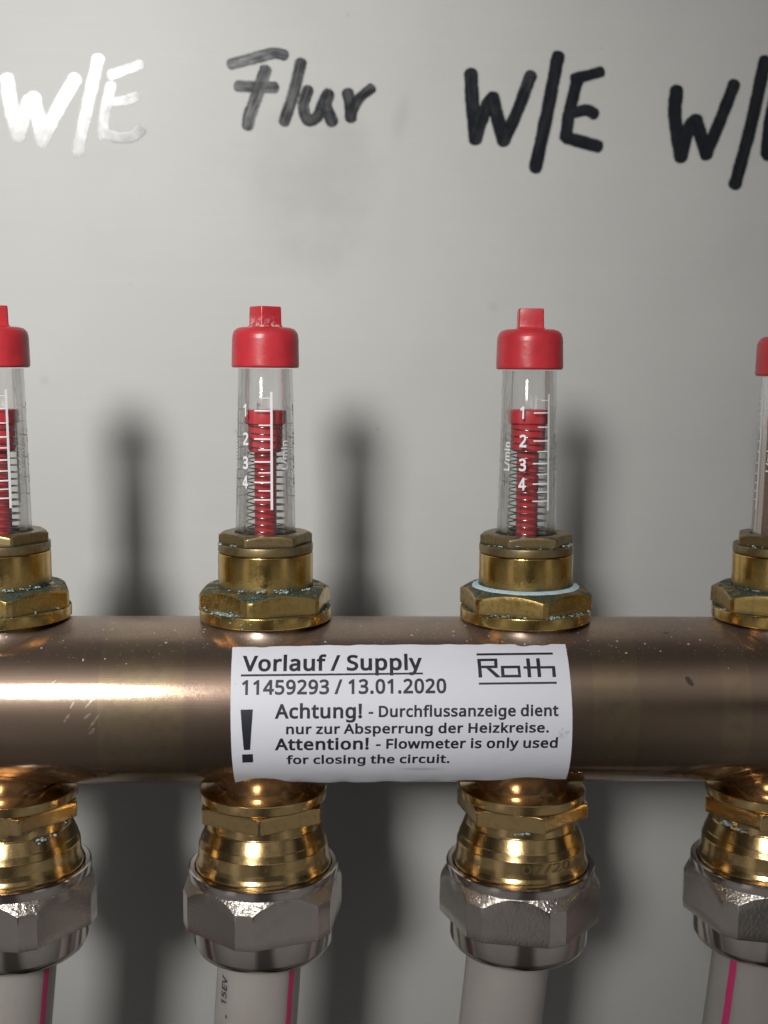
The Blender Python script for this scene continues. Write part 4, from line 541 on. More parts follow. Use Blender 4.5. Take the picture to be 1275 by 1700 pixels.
'c':(417,[241,-8,204,-5,170,2,139,15,112,34,88,58,69,87,55,123,47,165,44,213,47,262,56,305,71,342,90,372,114,396,142,415,174,428,208,435,245,438,267,437,288,435,309,431,328,426,344,421,358,415,337,356,323,361,308,365,292,370,275,373,259,375,244,376,217,374,193,368,172,358,155,343,141,325,131,303,123,277,119,247,117,213,119,181,123,152,131,126,141,104,155,86,172,71,191,61,214,55,240,53,262,54,283,56,302,60,319,65,336,71,351,78,351,15,336,8,320,3,304,-2,285,-5,264,-7,204,462,245,465,269,464,292,461,166,453,315,457,335,452,130,439,354,446,393,429,97,417,286,344,271,347,301,339,315,335,353,322,69,389,257,349,244,349,221,347,202,343,47,354,187,335,175,325,164,311,30,313,156,293,20,266,149,271,145,245,17,213,144,213,145,183,20,161,149,158,29,115,156,136,164,118,45,75,175,104,67,41,187,94,326,96,378,119,378,-2,201,86,311,91,295,86,219,82,279,83,94,13,260,81,240,80,126,-9,162,-23,347,-17,329,-23,309,-28,200,-32,289,-32,266,-34,240,-35],[17,19,18,17,20,19,16,20,17,16,21,20,16,22,21,15,22,16,15,23,22,15,24,23,14,24,15,14,29,24,29,28,24,28,27,24,27,26,24,26,25,24,13,31,14,31,30,14,30,29,14,13,32,31,13,33,32,12,33,13,12,34,33,12,35,34,12,36,35,11,36,12,11,37,36,10,37,11,10,38,37,10,39,38,9,39,10,9,40,39,9,41,40,8,41,9,8,42,41,7,42,8,7,43,42,7,44,43,6,44,7,6,45,44,5,45,6,5,46,45,54,56,55,5,47,46,53,56,54,52,56,53,5,48,47,51,56,52,4,48,5,50,56,51,4,49,48,49,56,50,4,56,49,3,56,4,2,56,3,2,57,56,2,58,57,2,59,58,1,59,2,1,60,59,1,61,60,0,61,1,17,18,63,17,63,62,18,19,64,18,64,63,19,20,65,19,65,64,16,17,62,16,62,66,20,21,67,20,67,65,21,22,68,21,68,67,15,16,66,15,66,69,22,23,70,22,70,68,23,24,71,23,71,70,14,15,69,14,69,72,28,29,74,28,74,73,27,28,73,27,73,75,26,27,75,26,75,76,25,26,76,25,76,77,24,25,77,24,77,71,13,14,72,13,72,78,30,31,80,30,80,79,29,30,79,29,79,74,31,32,81,31,81,80,32,33,82,32,82,81,12,13,78,12,78,83,33,34,84,33,84,82,34,35,85,34,85,84,35,36,86,35,86,85,11,12,83,11,83,87,36,37,88,36,88,86,10,11,87,10,87,89,37,38,90,37,90,88,38,39,91,38,91,90,9,10,89,9,89,92,39,40,93,39,93,91,40,41,94,40,94,93,8,9,92,8,92,95,41,42,96,41,96,94,7,8,95,7,95,97,42,43,98,42,98,96,43,44,99,43,99,98,6,7,97,6,97,100,44,45,101,44,101,99,5,6,100,5,100,102,45,46,103,45,103,101,54,55,105,54,105,104,55,56,106,55,106,105,46,47,107,46,107,103,53,54,104,53,104,108,52,53,108,52,108,109,47,48,110,47,110,107,51,52,109,51,109,111,4,5,102,4,102,112,50,51,111,50,111,113,48,49,114,48,114,110,49,50,113,49,113,114,3,4,112,3,112,115,2,3,115,2,115,116,56,57,117,56,117,106,57,58,118,57,118,117,58,59,119,58,119,118,1,2,116,1,116,120,59,60,121,59,121,119,60,61,122,60,122,121,0,1,120,0,120,123,0,61,122,0,122,123]),
'd':(525,[221,-8,171,-2,128,17,92,48,65,91,49,146,44,214,49,282,66,338,93,381,128,413,171,432,221,438,243,437,262,434,280,429,296,423,310,416,323,407,335,397,345,386,354,374,359,374,359,383,358,393,356,405,355,418,355,429,354,438,354,609,425,609,425,0,368,0,358,58,354,58,345,46,335,35,323,24,310,15,296,7,279,1,262,-4,242,-7,232,51,273,55,305,67,328,88,343,117,352,154,355,200,355,213,352,263,343,304,329,336,306,360,274,375,231,379,196,374,168,359,146,334,130,300,120,260,117,213,120,165,130,125,146,93,168,69,197,55,328,438,328,636,452,636,452,-27,164,458,220,465,245,464,328,428,268,461,288,455,114,436,307,448,329,416,324,439,330,403,340,428,72,399,353,416,331,390,365,404,332,380,367,401,330,401,41,349,231,352,205,348,266,348,290,338,306,321,318,295,185,338,168,319,23,287,155,291,326,259,147,256,17,214,328,213,144,213,23,142,328,201,147,169,325,159,155,134,318,127,41,80,168,109,306,105,184,91,71,30,290,90,204,81,266,81,335,31,368,31,366,28,346,-27,232,78,113,-6,354,15,340,3,324,-8,163,-28,307,-17,288,-25,267,-30,219,-35,245,-34],[28,30,29,28,31,30,11,13,12,27,31,28,11,14,13,11,15,14,10,15,11,10,16,15,26,31,27,10,17,16,25,31,26,10,18,17,9,18,10,9,19,18,24,31,25,9,20,19,23,31,24,9,56,20,56,21,20,22,31,23,8,57,9,57,56,9,55,21,56,54,21,55,54,22,21,54,53,22,53,52,22,52,31,22,8,58,57,8,59,58,7,59,8,7,60,59,51,31,52,7,61,60,6,61,7,50,31,51,6,62,61,5,62,6,49,31,50,5,63,62,48,31,49,5,64,63,47,31,48,4,64,5,4,65,64,46,31,47,4,66,65,3,66,4,45,33,46,33,31,46,3,67,66,44,34,45,34,33,45,44,35,34,32,31,33,3,43,67,43,35,44,3,35,43,2,35,3,2,36,35,2,37,36,2,38,37,1,38,2,1,39,38,1,40,39,1,41,40,0,41,1,0,42,41,28,29,69,28,69,68,29,30,70,29,70,69,30,31,71,30,71,70,11,12,73,11,73,72,12,13,74,12,74,73,27,28,68,27,68,75,13,14,76,13,76,74,14,15,77,14,77,76,10,11,72,10,72,78,15,16,79,15,79,77,26,27,75,26,75,80,16,17,81,16,81,79,25,26,80,25,80,82,17,18,83,17,83,81,9,10,78,9,78,84,18,19,85,18,85,83,24,25,82,24,82,86,19,20,87,19,87,85,23,24,86,23,86,88,20,21,89,20,89,87,22,23,88,22,88,90,8,9,84,8,84,91,56,57,93,56,93,92,55,56,92,55,92,94,54,55,94,54,94,95,21,22,90,21,90,89,53,54,95,53,95,96,52,53,96,52,96,97,57,58,98,57,98,93,58,59,99,58,99,98,7,8,91,7,91,100,59,60,101,59,101,99,51,52,97,51,97,102,60,61,103,60,103,101,6,7,100,6,100,104,50,51,102,50,102,105,61,62,106,61,106,103,5,6,104,5,104,107,49,50,105,49,105,108,62,63,109,62,109,106,48,49,108,48,108,110,63,64,111,63,111,109,47,48,110,47,110,112,4,5,107,4,107,113,64,65,114,64,114,111,46,47,112,46,112,115,65,66,116,65,116,114,3,4,113,3,113,117,45,46,115,45,115,118,66,67,119,66,119,116,44,45,118,44,118,120,33,34,122,33,122,121,34,35,123,34,123,122,32,33,121,32,121,124,31,32,124,31,124,71,43,67,119,43,119,125,43,44,120,43,120,125,2,3,117,2,117,126,35,36,127,35,127,123,36,37,128,36,128,127,37,38,129,37,129,128,1,2,126,1,126,130,38,39,131,38,131,129,39,40,132,39,132,131,40,41,133,40,133,132,0,1,130,0,130,134,0,42,135,0,135,134,41,42,135,41,135,133]),
'e':(485,[234,438,269,435,301,427,329,414,354,396,374,373,390,346,402,315,409,281,411,244,411,201,117,201,122,157,134,119,154,90,181,69,215,56,254,52,280,53,305,56,327,60,348,66,370,73,392,82,392,20,370,11,349,4,327,-1,304,-5,279,-7,251,-8,212,-5,176,3,143,17,114,36,90,61,70,91,56,126,47,167,44,212,47,257,55,297,68,333,86,364,108,390,134,411,164,426,198,435,233,380,202,377,175,366,154,348,137,323,125,293,119,257,338,257,336,281,333,302,326,322,318,338,306,353,292,364,276,373,256,378,234,465,193,461,274,462,310,453,155,451,343,437,120,433,372,416,89,409,396,389,64,379,234,353,209,350,251,352,266,348,189,342,277,342,414,358,174,329,287,334,43,344,295,324,161,311,428,323,301,311,29,304,151,286,306,296,436,285,310,278,20,260,151,284,438,245,309,284,17,212,438,174,20,163,147,174,148,162,30,118,159,132,46,78,174,109,69,44,195,93,361,98,419,122,419,2,340,91,221,83,321,86,97,15,301,82,255,79,279,80,130,-7,380,-14,168,-23,356,-22,333,-28,208,-32,308,-32,281,-34,250,-35],[47,1,0,47,2,1,46,2,47,46,3,2,45,3,46,45,4,3,44,4,45,44,5,4,43,48,44,48,5,44,43,49,48,63,5,48,62,5,63,43,50,49,61,5,62,61,6,5,43,51,50,60,6,61,42,51,43,59,6,60,42,52,51,59,7,6,58,7,59,41,52,42,41,53,52,57,7,58,57,8,7,56,8,57,40,53,41,40,54,53,56,9,8,55,9,56,40,55,54,40,9,55,39,9,40,39,10,9,38,11,39,11,10,39,38,12,11,37,12,38,37,13,12,36,13,37,36,14,13,35,14,36,35,15,14,22,24,23,21,24,22,35,16,15,20,24,21,34,16,35,19,24,20,34,17,16,18,24,19,17,24,18,34,24,17,33,24,34,33,25,24,32,25,33,32,26,25,32,27,26,31,27,32,31,28,27,31,29,28,30,29,31,0,47,65,0,65,64,0,1,66,0,66,64,1,2,67,1,67,66,46,47,65,46,65,68,2,3,69,2,69,67,45,46,68,45,68,70,3,4,71,3,71,69,44,45,70,44,70,72,4,5,73,4,73,71,43,44,72,43,72,74,48,49,76,48,76,75,48,63,77,48,77,75,62,63,77,62,77,78,49,50,79,49,79,76,61,62,78,61,78,80,5,6,81,5,81,73,50,51,82,50,82,79,60,61,80,60,80,83,42,43,74,42,74,84,59,60,83,59,83,85,51,52,86,51,86,82,6,7,87,6,87,81,58,59,85,58,85,88,41,42,84,41,84,89,52,53,90,52,90,86,57,58,88,57,88,91,7,8,92,7,92,87,56,57,91,56,91,93,40,41,89,40,89,94,53,54,95,53,95,90,8,9,96,8,96,92,55,56,93,55,93,97,54,55,97,54,97,95,39,40,94,39,94,98,9,10,99,9,99,96,38,39,98,38,98,100,10,11,101,10,101,99,11,12,102,11,102,101,37,38,100,37,100,103,12,13,104,12,104,102,36,37,103,36,103,105,13,14,106,13,106,104,35,36,105,35,105,107,14,15,108,14,108,106,22,23,110,22,110,109,23,24,111,23,111,110,21,22,109,21,109,112,15,16,113,15,113,108,20,21,112,20,112,114,34,35,107,34,107,115,19,20,114,19,114,116,16,17,117,16,117,113,18,19,116,18,116,118,17,18,118,17,118,117,33,34,115,33,115,119,24,25,120,24,120,111,32,33,119,32,119,121,25,26,122,25,122,120,26,27,123,26,123,122,31,32,121,31,121,124,27,28,125,27,125,123,28,29,126,28,126,125,30,31,124,30,124,127,29,30,127,29,127,126]),
'f':(308,[266,375,158,375,158,0,87,0,87,375,12,375,12,408,87,432,87,457,89,492,95,522,104,547,116,568,132,585,152,597,174,606,199,612,227,613,244,613,259,612,274,609,287,606,300,603,310,599,292,544,283,546,273,549,262,552,251,554,239,555,228,556,206,553,189,545,175,532,166,513,160,489,158,458,158,430,266,430,195,638,226,640,245,640,263,638,166,632,279,635,294,632,139,621,307,628,344,616,309,510,115,605,276,520,266,523,95,584,247,527,237,528,256,525,79,559,229,529,214,527,204,523,69,529,197,516,191,504,62,495,187,485,60,458,185,457,185,457,60,452,-15,428,293,457,293,348,-15,348,60,348,60,-27,185,348,185,-27],[16,18,17,16,19,18,15,19,16,15,20,19,15,21,20,14,21,15,14,22,21,14,23,22,14,24,23,13,26,14,26,25,14,25,24,14,12,29,13,29,28,13,28,27,13,27,26,13,11,30,12,30,29,12,11,31,30,11,32,31,10,32,11,10,33,32,10,34,33,9,34,10,9,35,34,8,35,9,8,36,35,8,37,36,7,37,8,6,37,7,6,38,37,6,0,38,5,0,6,4,0,5,3,1,4,1,0,4,3,2,1,16,17,40,16,40,39,17,18,41,17,41,40,18,19,42,18,42,41,15,16,39,15,39,43,19,20,44,19,44,42,20,21,45,20,45,44,14,15,43,14,43,46,21,22,47,21,47,45,22,23,48,22,48,47,23,24,49,23,49,48,13,14,46,13,46,50,25,26,52,25,52,51,24,25,51,24,51,49,12,13,50,12,50,53,28,29,55,28,55,54,27,28,54,27,54,56,26,27,56,26,56,52,11,12,53,11,53,57,29,30,58,29,58,55,30,31,59,30,59,58,31,32,60,31,60,59,10,11,57,10,57,61,32,33,62,32,62,60,33,34,63,33,63,62,9,10,61,9,61,64,34,35,65,34,65,63,8,9,64,8,64,66,35,36,67,35,67,65,36,37,68,36,68,67,7,8,66,7,66,69,6,7,69,6,69,70,37,38,71,37,71,68,0,38,71,0,71,72,5,6,70,5,70,73,4,5,73,4,73,74,3,4,74,3,74,75,0,1,76,0,76,72,2,3,75,2,75,77,1,2,77,1,77,76]),
'g':(525,[221,438,248,436,273,431,297,422,319,409,338,393,355,373,359,373,369,430,425,430,425,-7,423,-46,416,-80,404,-109,388,-135,367,-155,341,-172,310,-183,274,-190,233,-192,202,-192,174,-189,147,-186,122,-180,99,-174,78,-165,78,-100,99,-110,123,-118,149,-125,177,-130,206,-133,237,-134,271,-130,300,-119,324,-101,341,-77,352,-48,355,-13,355,4,355,11,356,21,356,32,357,43,357,51,358,57,354,57,338,37,320,21,299,8,275,-1,250,-6,221,-8,170,-2,126,18,91,51,65,95,49,149,44,214,49,278,65,332,91,377,126,411,169,431,230,379,207,376,187,370,169,359,153,344,140,326,130,303,123,277,119,247,117,213,120,165,130,124,146,92,169,68,197,54,232,50,253,51,271,53,288,58,303,65,315,74,326,85,336,98,343,113,349,131,353,151,355,173,356,197,356,214,355,251,350,282,343,309,332,331,319,348,302,362,281,371,257,377,220,465,162,457,252,463,281,457,111,433,309,446,337,400,346,457,452,457,452,-8,334,431,70,394,357,412,368,400,230,352,213,350,253,350,40,343,272,345,198,345,287,339,299,329,309,316,318,299,324,277,185,338,174,327,164,313,23,283,156,294,149,271,328,248,17,214,145,244,329,214,144,214,23,144,329,198,147,169,328,175,326,155,156,133,323,138,40,84,318,123,169,108,312,111,306,102,70,33,185,90,298,94,289,88,205,80,279,83,266,80,328,30,367,30,358,18,330,53,233,77,250,77,330,44,111,-5,329,33,336,-1,329,22,311,-16,328,12,162,-28,328,4,283,-27,328,-11,253,-33,220,-35,449,-49,325,-42,442,-87,317,-64,304,-82,428,-122,51,-184,51,-58,109,-85,287,-96,409,-152,131,-93,155,-99,265,-104,181,-103,208,-106,236,-107,383,-177,353,-196,90,-199,317,-209,116,-206,142,-212,277,-217,171,-216,201,-219,233,-219],[63,1,0,63,2,1,62,2,63,62,3,2,7,9,8,7,10,9,62,4,3,61,4,62,61,5,4,61,64,5,64,6,5,61,65,64,100,6,64,60,65,61,99,6,100,60,66,65,99,7,6,99,98,7,98,97,7,97,96,7,96,95,7,95,94,7,94,10,7,60,67,66,60,68,67,60,69,68,59,69,60,59,70,69,59,71,70,93,10,94,58,71,59,58,72,71,92,10,93,58,73,72,57,73,58,91,10,92,57,74,73,90,10,91,89,10,90,57,75,74,88,10,89,56,75,57,87,10,88,56,76,75,86,10,87,85,45,86,45,10,86,55,76,56,55,77,76,84,45,85,83,45,84,55,78,77,82,45,83,81,46,82,46,45,82,81,47,46,44,10,45,55,79,78,80,47,81,43,10,44,79,47,80,54,79,55,54,47,79,42,10,43,54,48,47,41,10,42,54,49,48,40,10,41,53,49,54,39,10,40,53,50,49,38,10,39,53,51,50,52,51,53,38,11,10,37,11,38,37,12,11,36,12,37,35,12,36,35,13,12,25,27,26,34,13,35,34,14,13,25,28,27,25,29,28,33,14,34,25,30,29,25,31,30,32,14,33,25,32,31,25,14,32,25,15,14,25,16,15,24,16,25,24,17,16,23,17,24,22,17,23,22,18,17,21,18,22,20,18,21,20,19,18,0,63,102,0,102,101,0,1,103,0,103,101,1,2,104,1,104,103,62,63,102,62,102,105,2,3,106,2,106,104,7,8,108,7,108,107,8,9,109,8,109,108,9,10,110,9,110,109,3,4,111,3,111,106,61,62,105,61,105,112,4,5,113,4,113,111,5,6,114,5,114,113,64,65,116,64,116,115,64,100,117,64,117,115,60,61,112,60,112,118,99,100,117,99,117,119,65,66,120,65,120,116,6,7,107,6,107,114,98,99,119,98,119,121,97,98,121,97,121,122,96,97,122,96,122,123,95,96,123,95,123,124,94,95,124,94,124,125,66,67,126,66,126,120,67,68,127,67,127,126,68,69,128,68,128,127,59,60,118,59,118,129,69,70,130,69,130,128,70,71,131,70,131,130,93,94,125,93,125,132,58,59,129,58,129,133,71,72,134,71,134,131,92,93,132,92,132,135,72,73,136,72,136,134,57,58,133,57,133,137,91,92,135,91,135,138,73,74,139,73,139,136,90,91,138,90,138,140,89,90,140,89,140,141,74,75,142,74,142,139,88,89,141,88,141,143,56,57,137,56,137,144,87,88,143,87,143,145,75,76,146,75,146,142,86,87,145,86,145,147,85,86,147,85,147,148,55,56,144,55,144,149,76,77,150,76,150,146,84,85,148,84,148,151,83,84,151,83,151,152,77,78,153,77,153,150,82,83,152,82,152,154,81,82,154,81,154,155,45,46,157,45,157,156,46,47,158,46,158,157,44,45,156,44,156,159,78,79,160,78,160,153,80,81,155,80,155,161,43,44,159,43,159,162,79,80,161,79,161,160,54,55,149,54,149,163,42,43,162,42,162,164,47,48,165,47,165,158,41,42,164,41,164,166,48,49,167,48,167,165,40,41,166,40,166,168,53,54,163,53,163,169,39,40,168,39,168,170,49,50,171,49,171,167,38,39,170,38,170,172,50,51,173,50,173,171,52,53,169,52,169,174,51,52,174,51,174,173,10,11,175,10,175,110,37,38,172,37,172,176,11,12,177,11,177,175,36,37,176,36,176,178,35,36,178,35,178,179,12,13,180,12,180,177,25,26,182,25,182,181,26,27,183,26,183,182,34,35,179,34,179,184,13,14,185,13,185,180,27,28,186,27,186,183,28,29,187,28,187,186,33,34,184,33,184,188,29,30,189,29,189,187,30,31,190,30,190,189,32,33,188,32,188,191,31,32,191,31,191,190,14,15,192,14,192,185,15,16,193,15,193,192,24,25,181,24,181,194,16,17,195,16,195,193,23,24,194,23,194,196,22,23,196,22,196,197,17,18,198,17,198,195,21,22,197,21,197,199,20,21,199,20,199,200,19,20,200,19,200,201,18,19,201,18,201,198]),
'h':(528,[139,431,139,420,138,410,138,399,137,389,136,379,135,370,140,370,149,385,161,397,174,407,188,416,204,424,221,429,238,434,255,436,273,437,306,435,335,430,360,421,382,408,399,391,413,370,423,344,429,314,431,280,431,0,361,0,361,275,358,307,351,333,338,353,319,367,295,376,265,379,235,377,210,370,189,360,173,347,160,329,150,308,144,283,140,254,139,222,139,0,68,0,68,609,139,609,41,-27,41,636,166,636,166,430,253,463,274,464,310,462,233,460,342,456,213,455,166,420,372,445,194,449,176,440,398,429,165,409,158,429,164,397,420,408,143,417,163,387,128,402,437,382,163,377,126,397,165,397,264,352,239,350,289,349,219,345,306,343,183,315,176,299,193,328,204,338,449,352,317,334,326,321,455,318,332,302,458,281,170,277,334,274,167,252,458,-27,334,-27,166,222,166,-27],[45,47,46,45,0,47,15,17,16,14,17,15,14,18,17,13,18,14,45,1,0,13,19,18,12,19,13,11,19,12,11,20,19,45,2,1,10,20,11,45,3,2,10,21,20,9,21,10,45,4,3,8,21,9,8,34,21,34,22,21,45,5,4,7,34,8,45,6,5,7,35,34,33,22,34,7,36,35,32,22,33,45,7,6,45,40,7,40,39,7,39,38,7,38,37,7,37,36,7,32,23,22,31,23,32,30,23,31,30,24,23,29,24,30,29,25,24,45,41,40,28,25,29,45,42,41,28,26,25,27,26,28,45,43,42,45,44,43,45,46,49,45,49,48,46,47,50,46,50,49,0,47,50,0,50,51,15,16,53,15,53,52,16,17,54,16,54,53,14,15,52,14,52,55,17,18,56,17,56,54,13,14,55,13,55,57,0,1,58,0,58,51,18,19,59,18,59,56,12,13,57,12,57,60,11,12,60,11,60,61,19,20,62,19,62,59,1,2,63,1,63,58,10,11,61,10,61,64,2,3,65,2,65,63,20,21,66,20,66,62,9,10,64,9,64,67,3,4,68,3,68,65,8,9,67,8,67,69,21,22,70,21,70,66,4,5,71,4,71,68,7,8,69,7,69,72,5,6,73,5,73,71,34,35,75,34,75,74,33,34,74,33,74,76,35,36,77,35,77,75,32,33,76,32,76,78,6,7,72,6,72,73,39,40,80,39,80,79,38,39,79,38,79,81,37,38,81,37,81,82,36,37,82,36,82,77,22,23,83,22,83,70,31,32,78,31,78,84,30,31,84,30,84,85,23,24,86,23,86,83,29,30,85,29,85,87,24,25,88,24,88,86,40,41,89,40,89,80,28,29,87,28,87,90,41,42,91,41,91,89,25,26,92,25,92,88,27,28,90,27,90,93,26,27,93,26,93,92,42,43,94,42,94,91,44,45,48,44,48,95,43,44,95,43,95,94]),
'i':(239,[104,591,115,590,124,586,133,580,140,572,144,560,145,546,144,532,140,521,133,512,124,506,115,502,104,501,93,502,83,506,75,512,68,521,64,532,63,546,64,560,68,572,75,580,83,586,93,590,139,430,139,0,68,0,68,430,41,-27,41,457,166,457,166,-27,104,618,87,616,121,616,71,610,137,610,56,600,151,600,44,585,163,585,37,566,170,566,36,546,172,546,37,526,170,526,44,508,163,508,56,493,151,493,70,482,137,482,87,476,121,476,104,474],[26,24,27,26,25,24,23,1,0,22,1,23,22,2,1,21,2,22,21,3,2,20,3,21,20,4,3,19,4,20,19,5,4,18,5,19,18,6,5,17,6,18,17,7,6,16,7,17,16,8,7,15,8,16,15,9,8,14,9,15,14,10,9,13,10,14,13,11,10,12,11,13,26,27,29,26,29,28,24,27,29,24,29,30,25,26,28,25,28,31,24,25,31,24,31,30,0,23,33,0,33,32,0,1,34,0,34,32,22,23,33,22,33,35,1,2,36,1,36,34,21,22,35,21,35,37,2,3,38,2,38,36,20,21,37,20,37,39,3,4,40,3,40,38,19,20,39,19,39,41,4,5,42,4,42,40,18,19,41,18,41,43,5,6,44,5,44,42,17,18,43,17,43,45,6,7,46,6,46,44,16,17,45,16,45,47,7,8,48,7,48,46,15,16,47,15,47,49,8,9,50,8,50,48,14,15,49,14,49,51,9,10,52,9,52,50,13,14,51,13,51,53,10,11,54,10,54,52,12,13,53,12,53,55,11,12,55,11,55,54]),
'k':(461,[138,291,138,282,137,270,137,257,136,244,135,232,135,221,138,221,142,226,146,232,152,240,159,248,165,256,172,264,178,272,184,279,189,285,326,430,409,430,235,246,421,0,336,0,187,200,138,158,138,0,68,0,68,609,138,609,41,-27,41,636,165,636,165,291,169,303,315,457,464,453,270,244,165,281,164,296,164,269,158,289,151,281,164,256,144,273,163,243,138,265,131,257,475,-27,162,231,125,249,120,243,163,248,125,248,183,161,165,146,322,-27,165,-27],[25,27,26,25,0,27,16,18,17,16,19,18,25,1,0,15,19,16,25,2,1,14,19,15,13,19,14,25,3,2,12,19,13,25,4,3,11,19,12,10,19,11,10,20,19,25,5,4,9,22,10,22,20,10,8,22,9,25,6,5,7,22,8,25,7,6,25,23,7,23,22,7,21,20,22,25,24,23,25,26,29,25,29,28,26,27,30,26,30,29,0,27,30,0,30,31,16,17,33,16,33,32,17,18,34,17,34,33,18,19,35,18,35,34,0,1,36,0,36,31,15,16,32,15,32,37,1,2,38,1,38,36,14,15,37,14,37,39,13,14,39,13,39,40,2,3,41,2,41,38,12,13,40,12,40,42,3,4,43,3,43,41,11,12,42,11,42,44,10,11,44,10,44,45,19,20,46,19,46,35,4,5,47,4,47,43,9,10,45,9,45,48,8,9,48,8,48,49,5,6,50,5,50,47,7,8,49,7,49,51,6,7,51,6,51,50,22,23,53,22,53,52,21,22,52,21,52,54,20,21,54,20,54,46,24,25,28,24,28,55,23,24,55,23,55,53]),
'l':(239,[139,0,68,0,68,609,139,609,41,-27,41,636,166,636,166,-27],[1,3,2,1,0,3,1,2,5,1,5,4,2,3,6,2,6,5,0,1,4,0,4,7,0,3,6,0,6,7]),
'm':(782,[540,438,584,434,621,421,649,401,669,371,681,330,685,280,685,0,615,0,615,277,613,308,606,333,594,353,577,367,555,376,528,379,490,374,460,362,438,342,423,315,414,280,411,237,411,0,342,0,342,277,341,298,337,317,332,333,325,347,315,359,303,367,289,374,272,377,253,379,227,377,204,370,185,360,170,347,158,329,150,308,144,283,140,255,139,223,139,0,68,0,68,430,125,430,136,371,140,371,149,385,160,398,173,409,186,418,201,425,217,431,233,435,249,437,266,438,298,436,325,430,349,420,369,406,386,388,398,366,402,366,418,388,438,406,461,420,486,430,512,436,247,464,266,465,301,463,540,465,508,463,590,460,228,461,333,456,478,456,209,456,633,445,190,450,362,444,449,444,41,-27,41,457,148,457,158,398,173,441,669,419,387,427,421,428,156,430,141,417,408,404,398,406,693,382,128,402,388,393,414,393,125,398,269,351,254,352,231,350,528,351,497,348,549,349,281,348,214,345,563,344,475,339,289,344,182,316,175,300,191,329,201,338,707,335,296,339,573,335,460,326,302,332,581,322,307,323,449,305,311,310,586,303,712,281,314,295,441,275,170,278,588,276,315,276,167,253,712,-27,438,236,315,-27,588,-27,166,222,438,-27,166,-27],[56,58,57,69,1,0,55,58,56,55,59,58,68,1,69,54,59,55,68,2,1,53,59,54,53,60,59,67,2,68,44,46,45,44,47,46,52,60,53,67,3,2,52,61,60,66,3,67,51,61,52,50,61,51,50,62,61,65,3,66,65,4,3,49,62,50,64,15,65,15,4,65,49,32,62,32,63,62,48,33,49,33,32,49,48,34,33,64,16,15,14,4,15,31,63,32,48,35,34,13,4,14,64,17,16,30,63,31,44,48,47,44,39,48,39,38,48,38,37,48,37,36,48,36,35,48,13,5,4,29,63,30,12,5,13,29,64,63,29,17,64,29,18,17,28,18,29,11,5,12,27,18,28,27,19,18,26,19,27,10,5,11,10,6,5,25,19,26,25,20,19,44,40,39,9,6,10,24,20,25,44,41,40,9,7,6,24,21,20,23,21,24,8,7,9,44,42,41,23,22,21,44,43,42,56,57,71,56,71,70,57,58,72,57,72,71,0,69,74,0,74,73,0,1,75,0,75,73,55,56,70,55,70,76,58,59,77,58,77,72,68,69,74,68,74,78,54,55,76,54,76,79,1,2,80,1,80,75,53,54,79,53,79,81,59,60,82,59,82,77,67,68,78,67,78,83,44,45,85,44,85,84,45,46,86,45,86,85,46,47,87,46,87,86,52,53,81,52,81,88,2,3,89,2,89,80,60,61,90,60,90,82,66,67,83,66,83,91,51,52,88,51,88,92,50,51,92,50,92,93,61,62,94,61,94,90,65,66,91,65,91,95,3,4,96,3,96,89,49,50,93,49,93,97,64,65,95,64,95,98,62,63,99,62,99,94,48,49,97,48,97,100,32,33,102,32,102,101,33,34,103,33,103,102,15,16,105,15,105,104,14,15,104,14,104,106,31,32,101,31,101,107,34,35,108,34,108,103,13,14,106,13,106,109,16,17,110,16,110,105,30,31,107,30,107,111,47,48,100,47,100,87,38,39,113,38,113,112,37,38,112,37,112,114,36,37,114,36,114,115,35,36,115,35,115,108,4,5,116,4,116,96,29,30,111,29,111,117,12,13,109,12,109,118,63,64,98,63,98,99,17,18,119,17,119,110,28,29,117,28,117,120,11,12,118,11,118,121,27,28,120,27,120,122,18,19,123,18,123,119,26,27,122,26,122,124,10,11,121,10,121,125,5,6,126,5,126,116,25,26,124,25,124,127,19,20,128,19,128,123,39,40,129,39,129,113,9,10,125,9,125,130,24,25,127,24,127,131,40,41,132,40,132,129,6,7,133,6,133,126,20,21,134,20,134,128,23,24,131,23,131,135,8,9,130,8,130,136,7,8,136,7,136,133,41,42,137,41,137,132,22,23,135,22,135,138,21,22,138,21,138,134,43,44,84,43,84,139,42,43,139,42,139,137]),
